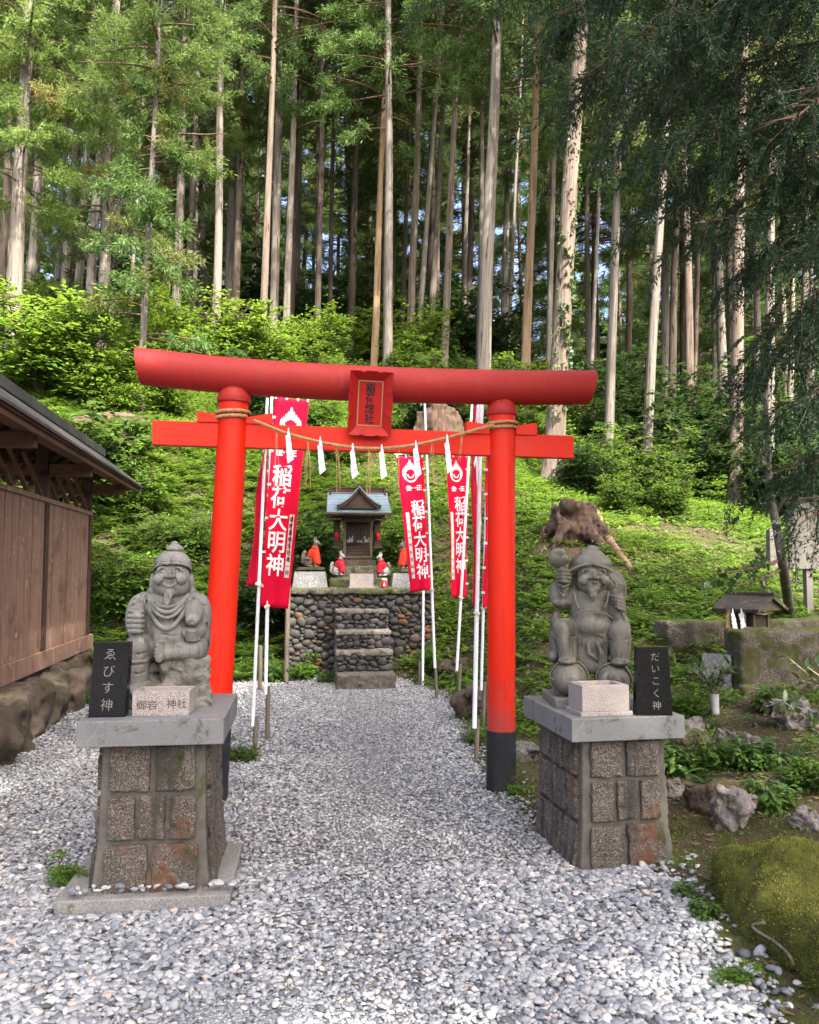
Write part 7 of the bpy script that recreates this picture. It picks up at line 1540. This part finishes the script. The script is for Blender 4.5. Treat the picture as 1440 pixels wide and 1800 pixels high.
# ================================================================== ground cover, ferns, litter
def scatter(n, x0, x1, y0, y1, rng, dens=None, edge=.0):
    X, Y = rng.uniform(x0, x1, n), rng.uniform(y0, y1, n); k = (np.abs(X) < .58 * Y + .6) & (pdist(X, Y) > edge + rng.exponential(.05, n)) & free(X, Y)
    u = (X - WO.x) * math.cos(AX) + (Y - WO.y) * math.sin(AX); v = -(X - WO.x) * math.sin(AX) + (Y - WO.y) * math.cos(AX); k &= ~((u > WL - .05) & (u < WR_ + .05) & (v > -.1) & (v < 1.95))
    k &= ~((X < -3.2) & (Y < 11.0) & (X < -3.3 - (Y - 7) * .17))
    if dens is not None: k &= rng.random(n) < dens(X, Y)
    return X[k], Y[k]
def cover(name, label, mat, n, box, seed, leaf, cl, dens=None, edge=0.0, tall=.05, W=.55):
    rng = np.random.default_rng(seed); X, Y = scatter(n, *box, rng, dens, edge); m = len(X); Z = height(X, Y); sc = .75 + .5 * np.clip(Y / 16, .3, 2.2)
    X = np.repeat(X, cl); Y = np.repeat(Y, cl); Z = np.repeat(Z, cl); sc = np.repeat(sc, cl); N = m * cl; r = rng.normal(0, .05, (N, 2)) * sc[:, None]; X = X + r[:, 0]; Y = Y + r[:, 1]; Zs = height(X, Y)
    P = np.stack([X, Y, Zs + np.abs(rng.normal(0, tall, N)) * sc], 1); a = rng.uniform(0, 6.28, N); D = nrm(np.stack([np.cos(a), np.sin(a) - .25, rng.normal(.12, .30, N)], 1)); S = side_of(D, rng, .8); L = leaf * sc * rng.uniform(.6, 1.4, N)
    V, Q = leaf_arrays(P, D, S, L, L * W * rng.uniform(.8, 1.2, N), .03); pt = hnoise(X * .8 + 4, Y * .8); t = np.clip(rng.beta(2, 2, N) * .7 + .15 + .25 * pt, 0, 1)
    return tag(mesh_obj(name, np_mesh(name, V, Q, mat=mat, fattr={'tint': t})), label, None, None, 'stuff')
litter = lambda X, Y: 1 - .93 * np.clip(np.exp(-(((X - 5.0) / 1.7) ** 2 + ((Y - 14.2) / 1.1) ** 2)) + np.exp(-(((X - 2.75) / .8) ** 2 + ((Y - 6.2) / .55) ** 2)) * .45 + .75 * np.exp(-(((X - 3.15) / .75) ** 2 + ((Y - 8.6) / .6) ** 2)) + .6 * np.exp(-(((X - 2.6) / .5) ** 2 + ((Y - 12.6) / .7) ** 2)) + .7 * np.exp(-(((X - 1.45) / .30) ** 2 + ((Y - 3.2) / .9) ** 2)) + .8 * np.clip(hnoise(X * .55 + 9, Y * .55) - .25, 0, 1) * 2 + np.exp(-(((X - 2.2) / .9) ** 2 + ((Y - 5.3) / .35) ** 2)) * .8 + .5 * np.exp(-(((X - 6.5) / 2.0) ** 2 + ((Y - 12) / 2.5) ** 2)), 0, 1)
patchy = lambda X, Y: np.clip(.62 + .75 * hnoise(X * .9, Y * .9 + 3), .06, 1) * litter(X, Y)
cover('ground_cover', 'low bright green leafy ground cover on the slope', M_LEAFG, 80000, (-11, 13, 7.5, 24), 1, .066, 7, patchy, .05, .05)
cover('ground_cover_bright', 'yellow green leafy patches on the sunny slope', M_LEAFY, 15000, (-9, 11, 9, 22), 15, .060, 7, lambda X, Y: np.clip(.9 * hnoise(X * .7 + 6, Y * .7), 0, 1) * litter(X, Y), .05, .06)
cover('ground_cover_dark', 'darker leafy patches on the slope', M_LEAFS, 15000, (-9, 11, 9, 22), 16, .075, 7, lambda X, Y: np.clip(.9 * hnoise(X * .9 - 3, Y * .9 + 5), 0, 1) * litter(X, Y), .05, .08)
cover('ground_cover_far', 'leafy undergrowth between the cedar trunks', M_LEAFS, 22000, (-24, 26, 22, 48), 2, .10, 6, None, .05, .10)
cover('ground_weeds', 'small weeds and mossy leaves beside the gravel', M_LEAFG, 20000, (.4, 5.2, 2.2, 8.5), 3, .022, 6, lambda X, Y: np.clip(.25 + .8 * hnoise(X * 1.6, Y * 1.6 + 1), .03, 1) * litter(X, Y), .02, .016)
# moss and fine grass near the gravel
rng = np.random.default_rng(12); X, Y = scatter(150000, .4, 5.5, 2.3, 9.5, rng, lambda X, Y: np.clip(.5 + .9 * hnoise(X * 1.3 + 2, Y * 1.3), .05, 1), -.11); n = len(X); P = np.stack([X, Y, height(X, Y)], 1); D = nrm(np.stack([rng.normal(0, .45, n), rng.normal(0, .45, n), np.ones(n)], 1)); V, Q = leaf_arrays(P, D, side_of(D, rng), rng.uniform(.010, .038, n), rng.uniform(.003, .006, n))
M_GRASS = leafmat('fine_grass', (0.030, 0.050, 0.010), (0.10, 0.135, 0.02), .35, .6, .2, .0, (0.19, 0.20, 0.035))
tag(mesh_obj('moss_grass', np_mesh('moss_grass', V, Q, mat=M_GRASS, fattr={'tint': np.clip(rng.beta(2, 2, n) + .1, 0, 1)})), 'fine moss and grass blades beside the gravel', None, None, 'stuff')
# ferns
def fern_field(name, label, mat, n, box, seed, Lr, dens=None):
    rng = np.random.default_rng(seed); X, Y = scatter(n, *box, rng, dens, .12); m = len(X); fr = 6; X = np.repeat(X, fr); Y = np.repeat(Y, fr); N = m * fr; Z = height(X, Y); a = rng.uniform(0, 6.28, N); L = rng.uniform(*Lr, N); rise = rng.uniform(.35, .9, N)
    ps = 9; s = np.linspace(.12, 1, ps)[None]; ox = np.cos(a)[:, None] * L[:, None] * s; oy = (np.sin(a) * 1.0)[:, None] * L[:, None] * s; oz = L[:, None] * (rise[:, None] * s - .75 * rise[:, None] * s ** 2.4)
    C = np.stack([X[:, None] + ox, Y[:, None] + oy, Z[:, None] + oz + .02], -1).reshape(-1, 3); ax = np.stack([np.cos(a), np.sin(a), np.zeros(N)], 1); ax = np.repeat(ax, ps, 0); sd = np.stack([-ax[:, 1], ax[:, 0], np.zeros(len(ax))], 1); ln = (np.repeat(L, ps) * .30) * np.tile((1.05 - s[0]) ** .8, N) + .01
    out_ = [leaf_arrays(C, nrm(ax * .45 + sd * sg + np.array([0, 0, -.22])), ax, ln, ln * .34, 0) for sg in (1, -1)]; V = np.concatenate([o_[0] for o_ in out_]); Q = np.concatenate([out_[0][1], out_[1][1] + len(out_[0][0])]); t = np.repeat(np.clip(rng.beta(2, 2, N) + .2 * hnoise(X, Y), 0, 1), ps); return tag(mesh_obj(name, np_mesh(name, V, Q, mat=mat, fattr={'tint': np.r_[t, t]})), label, None, None, 'stuff')
fern_field('bank_ferns', 'ferns covering the bank behind the shelter and the gate', M_LEAFG, 2600, (-8, -.6, 11.2, 18), 4, (.22, .46))
fern_field('slope_ferns', 'ferns scattered over the slope beside the gate', M_LEAFG, 1500, (-1, 7, 8.5, 18), 6, (.16, .36), lambda X, Y: litter(X, Y) * .8)
fern_field('hollow_ferns', 'dark ferns in the hollow behind the pedestal', M_LEAFS, 150, (1.7, 3.4, 5.3, 7.2), 7, (.14, .28), lambda X, Y: np.exp(-(((X - 2.1) / .55) ** 2 + ((Y - 6.0) / .5) ** 2)))
# fallen leaves and twigs
rng = np.random.default_rng(9); X, Y = scatter(42000, -6, 10, 2.2, 19, rng, lambda X, Y: np.clip(1.05 - litter(X, Y) + .10, 0, 1), .02); n = len(X); P = np.stack([X, Y, height(X, Y) + .012], 1); D = nrm(np.stack([rng.normal(0, 1, n), rng.normal(0, 1, n), rng.normal(.1, .2, n)], 1)); V, Q = leaf_arrays(P, D, side_of(D, rng, .8), rng.uniform(.03, .08, n), rng.uniform(.012, .03, n), .05)
M_LITTER = leafmat('dead_leaf', (0.055, 0.032, 0.02), (0.17, 0.105, 0.065), .1, .7, .2, .0, (0.30, 0.22, 0.15)); tag(mesh_obj('fallen_leaves', np_mesh('fallen_leaves', V, Q, mat=M_LITTER, fattr={'tint': rng.beta(2, 2, n)})), 'brown fallen leaves lying on the slope', None, None, 'stuff')
paths = []
for i in range(150):
    px, Y = rng.uniform(940, 1440), rng.uniform(8, 17); x = (px - 720) / F * Y; a = rng.uniform(0, 6.28); l = rng.uniform(.15, .7); q = [(x + math.cos(a) * l * t, Y + math.sin(a) * l * t) for t in (0, .5, 1)]; paths.append([(u, v_, gz(u, v_) + .02 + rng.uniform(0, .10)) for u, v_ in q])
V, Q = tubes_np(paths, [rng.uniform(.003, .007) for _ in paths]); tag(mesh_obj('fallen_twigs', np_mesh('fallen_twigs', V, Q, mat=M_TWIG, smooth=True)), 'dry fallen twigs on the slope', None, None, 'stuff')
# loose pebbles on the pedestal footing
rng = np.random.default_rng(31); n = 46; u = rng.uniform(-.36, .40, n); w = np.where(rng.random(n) < .6, rng.normal(-.365, .02, n), rng.uniform(-.40, -.33, n)); c_, s_ = math.cos(R(7.3)), math.sin(R(7.3)); X = -1.255 + u * c_ - w * s_; Y = 4.27 + u * s_ + w * c_; size = rng.uniform(.010, .024, n); V, T, nv, nt_ = pebbles(X, Y, np.full(n, .075) + size * .4, size, rng, 2)
tag(mesh_obj('footing_pebbles', np_mesh('footing_pebbles', V, None, T, PEB, True, fattr={'tint': np.repeat(rng.uniform(.1, .9, n), nt_)})), 'stray pebbles lying on the pedestal footing', None, None, 'stuff')

# ================================================================== drooping cedar close to the camera
M_NEAR = leafmat('drooping_cedar_needles', (0.010, 0.030, 0.012), (0.032, 0.072, 0.026), .30, .5, .3, .1, (0.055, 0.10, 0.03))
def frond(rng, L):
    """one hanging spray: axis with side shoots, all set with short needles"""
    P, D, W, Ln = [], [], [], []; s = np.linspace(0, 1, 14); ax = np.stack([s * L * .62, .03 * L * np.sin(s * 5 + rng.uniform(0, 6)), -L * .75 * s ** 1.5], 1); shoots = [(ax, 1.0)]
    for i in range(2, 13, 1):
        for sg in (-1, 1):
            l = L * .34 * (1.08 - s[i]) * rng.uniform(.7, 1.2) + .02; dr = nrm(np.array([.75, sg * rng.uniform(.4, .9), -.35 - .5 * s[i]])); q = np.linspace(0, 1, 6)[:, None]; shoots.append((ax[i] + dr * l * q + np.array([0, 0, -.28 * l]) * q ** 2, .8))
    for pts, k in shoots:
        ln = np.linalg.norm(pts[-1] - pts[0]); m = max(int(ln / .0145), 4); t = rng.uniform(0.05, 1, m) * (len(pts) - 1); j = np.minimum(t.astype(int), len(pts) - 2); c = pts[j] + (pts[j + 1] - pts[j]) * (t - j)[:, None]; d = nrm(pts[j + 1] - pts[j]); P.append(c); D.append(nrm(d * .8 + nrm(rng.normal(size=(m, 3))) * .62)); Ln.append(rng.uniform(.024, .042, m)); W.append(rng.uniform(.006, .0105, m))
    return np.concatenate(P), np.concatenate(D), np.concatenate(Ln), np.concatenate(W), ax
rng = np.random.default_rng(50); FR = [frond(rng, rng.uniform(.34, .5)) for _ in range(7)]
def bough(parent, root, tip, sag, n, seed, mat=M_NEAR, side=.34, rad=.022, up=0.0):
    """a bough from ROOT to TIP hung with fronds; coordinates local to PARENT"""
    rng = np.random.default_rng(seed); root, tip = np.array(root, float), np.array(tip, float); s = np.linspace(0, 1, 13)[:, None]; C = root + (tip - root) * s + np.array([0, 0, 1.0]) * (up * np.sin(np.pi * s) - sag * s ** 2.2) + rng.normal(0, .02, (13, 3)) * s; paths, rads = [C], [rad]; PP, DD, LL, WW = [], [], [], []
    hd = nrm((tip - root) * np.array([1, 1, 0])); sd = np.array([-hd[1], hd[0], 0])
    for i in range(n):
        u = rng.uniform(.12, 1.02) ** .85; f = min(u, .999) * 12; j = min(int(f), 11); c = C[j] + (C[j + 1] - C[j]) * (f - j); l = side * rng.uniform(.1, 1.25) * (1.15 - .55 * u); sg = rng.choice([-1, 1]); tw = nrm(hd * rng.uniform(.3, 1) + sd * sg * rng.uniform(.2, 1) + np.array([0, 0, rng.uniform(-.5, .1)])); e = c + tw * l; paths.append(np.stack([c, c + tw * l * .5 + np.array([0, 0, .01]), e])); rads.append(.006)
        P, D, L, W, ax = FR[rng.integers(0, len(FR))]; k = rng.uniform(.75, 1.35); az = math.atan2(tw[1], tw[0]) + rng.normal(0, .4); ca, sa = math.cos(az), math.sin(az); tl = rng.normal(.12, .22); M = np.array([[ca, -sa, 0], [sa, ca, 0], [0, 0, 1]]) @ np.array([[math.cos(tl), 0, math.sin(tl)], [0, 1, 0], [-math.sin(tl), 0, math.cos(tl)]])
        PP.append(e + (P * k) @ M.T); DD.append(D @ M.T); LL.append(L * k); WW.append(W); paths.append(e + (ax * k) @ M.T); rads.append(.0035)
    P, D, L, W = map(np.concatenate, (PP, DD, LL, WW)); V, Q = leaf_arrays(P, D, side_of(D, rng), L, W, 0, None, .5); Vb, Qb = tubes_np(paths, rads, 5); m = len(Q)
    return mesh_obj('bough', np_mesh('bough', np.concatenate([V, Vb]), np.concatenate([Q, Qb + len(V)]), mat=[mat, M_BRANCH], matidx=np.r_[np.zeros(m, int), np.ones(len(Qb), int)], fattr={'tint': np.r_[np.clip(rng.normal(.45, .2, m), 0, 1), np.zeros(len(Qb))]}), parent)
nt_x, nt_y = 4.15, 5.6
near = thing('drooping_cedar', 'dark drooping cedar with feathery boughs hanging in front of the slope trees', 'tree', (nt_x, nt_y, gz(nt_x, nt_y) - .1)); nz0 = near.location.z
mesh_obj('trunk', TRUNKS['dark'][0], near, (0, 0, 0), None, (.19, .19, 11))
def nb_(px, py, Y): p = at(px, py, Y); return (p.x - nt_x, p.y - nt_y, p.z - nz0)
BO = [((1560, -260), (850, -80), 4.6, .30, 140), ((1560, -180), (985, 30), 4.9, .30, 150), ((1580, -60), (1090, 80), 4.4, .35, 170), ((1600, 40), (1130, 190), 5.3, .3, 150), ((1600, 60), (1200, 230), 4.5, .35, 150), ((1620, 160), (1190, 330), 5.2, .3, 130), ((1620, 240), (1270, 380), 4.7, .3, 130), ((1640, 330), (1310, 480), 5.3, .3, 100), ((1640, 430), (1375, 560), 4.7, .3, 100), ((1640, 520), (1345, 650), 5.4, .25, 90), ((1640, 620), (1395, 720), 4.8, .25, 90), ((1640, 740), (1375, 850), 5.5, .2, 60), ((1640, 830), (1400, 930), 4.9, .2, 50), ((1640, -320), (1150, -120), 5.2, .3, 160), ((1660, -300), (1330, 0), 4.2, .3, 160), ((1680, 0), (1400, 200), 4.2, .3, 130), ((1680, 250), (1430, 420), 4.3, .3, 90), ((1640, -250), (1060, -60), 5.6, .3, 150), ((1640, -150), (1220, 60), 5.8, .3, 150)]
for i, (a, b, Y, sag, n) in enumerate(BO):
    bough(near, (0, 0, nb_(a[0], a[1], nt_y)[2]), nb_(b[0], b[1] - 40, Y), sag * .5, int(n * .66), 100 + i, up=.12)
# the small lichen spotted tree under it
q = [ground_at(1388, 1075, 6, 14), at(1378, 1000, 8.9), at(1366, 930, 8.8), at(1354, 860, 8.8), at(1350, 790, 8.8), at(1345, 700, 8.7)]; M_LICH = stone('lichen_bark', [(0.05, 0.042, 0.036), (0.10, 0.088, 0.075), (0.16, 0.14, 0.12)], 8, None, 1, [((0.50, 0.50, 0.47), 7, .60, 2.0)], 0, .9, .5, 40)
lt = thing('spotted_tree', 'small crooked tree with white lichen spots on its dark trunk, before the notice board', 'tree', q[0]); L0 = q[0]; MB().tube([v_ - L0 for v_ in spline(q, 24)], [.060 - .0016 * i for i in range(24)], 10).build('trunk', M_LICH, lt, smooth=60)
lb = [(at(1362, 905, 8.8), at(1390, 860, 8.7), at(1412, 820, 8.6)), (at(1352, 830, 8.8), at(1325, 780, 8.6), at(1300, 770, 8.4)), (at(1372, 985, 8.85), at(1320, 1000, 8.3), at(1262, 1008, 7.9)), (at(1350, 760, 8.8), at(1390, 720, 8.6), at(1420, 700, 8.4)), (at(1374, 1000, 8.9), at(1335, 1020, 8.4), at(1290, 1030, 8.0))]
m = MB(); rng = np.random.default_rng(14); sts = []
for b in lb:
    m.tube([v_ - L0 for v_ in spline(b, 10)], [.022 - .0017 * i for i in range(10)], 7); c = np.array([list(v_ - L0) for v_ in spline(b, 5)]); sts.append(c)
    for k in range(4): e = c[2 + k % 3] + rng.normal(0, .16, 3); sts.append(np.stack([c[1 + k % 3], (c[1 + k % 3] + e) / 2, e]))
m.build('limb', M_BRANCH, lt, smooth=60); lv = sprig_leaves(sts, rng, 18, .095, .042); V, Q, T = leaf6(*lv); tt = rng.uniform(0, 1, len(lv[0])); mesh_obj('foliage', np_mesh('foliage', V, Q, T, M_GLOSSLEAF, True, fattr={'tint': np.concatenate([tt] * 6)}), lt)
# glossy branches reaching in over the slope rocks
for lab, pts in (('glossy leafy branch reaching in over the pinkish rocks', [(1500, 1230, 5.0), (1450, 1210, 5.1), (1405, 1195, 5.2)]), ('lower glossy leafy branch with bluish leaves at the edge of the picture', [(1500, 1320, 4.7), (1450, 1290, 4.8), (1415, 1260, 4.9)])):
    P3 = [at(*q_) for q_ in pts]; o = thing('leafy_branch', lab, 'branch', P3[0]); sts = [np.array([list(v_ - P3[0]) for v_ in P3])]; rng = np.random.default_rng(len(lab))
    for k in range(5): e = sts[0][1 + k % 2] + np.array([-rng.uniform(.02, .14), rng.normal(0, .08), rng.normal(.03, .09)]); sts.append(np.stack([sts[0][k % 2 + 0], (sts[0][k % 2] + e) / 2, e]))
    m = MB(); [m.tube([Vector(v_) for v_ in s_], .005, 6) for s_ in sts]; m.build('twig', M_TWIG, o, smooth=60); lv = sprig_leaves(sts, rng, 7, .075, .038); V, Q, T = leaf6(*lv); tt = rng.uniform(.2, 1, len(lv[0])); mesh_obj('foliage', np_mesh('foliage', V, Q, T, M_GLOSSLEAF, True, fattr={'tint': np.concatenate([tt] * 6)}), o)

# ================================================================== unseen cedars added behind the visitor, their crowns shading the path and shrine
rg = random.Random(2); SHADE = [(3.0, -7.5), (6.2, -6.2), (4.6, -3.4), (7.8, -2.4), (8.2, 1.4), (1.2, -9.5), (10.2, -1.0)]
for i, (x, y) in enumerate(SHADE):
    o = thing('cedar_tree', 'unseen tall cedar added behind the visitor for its shade', 'tree', (x, y, gz(x, y) - .15), rg.uniform(0, 6), 'unseen cedars added for shade behind the visitor'); H = rg.uniform(20.5, 23) + (5 if i in (2, 3, 4, 6) else 0); mesh_obj('trunk', TRUNKS['grey'][i % 2], o, (0, 0, 0), None, (.27, .27, H)); mesh_obj('crown', CR_HIGH[i % 3], o, (0, 0, 7.5), None, (1.3, 1.3, (H - 7.2) / 15))
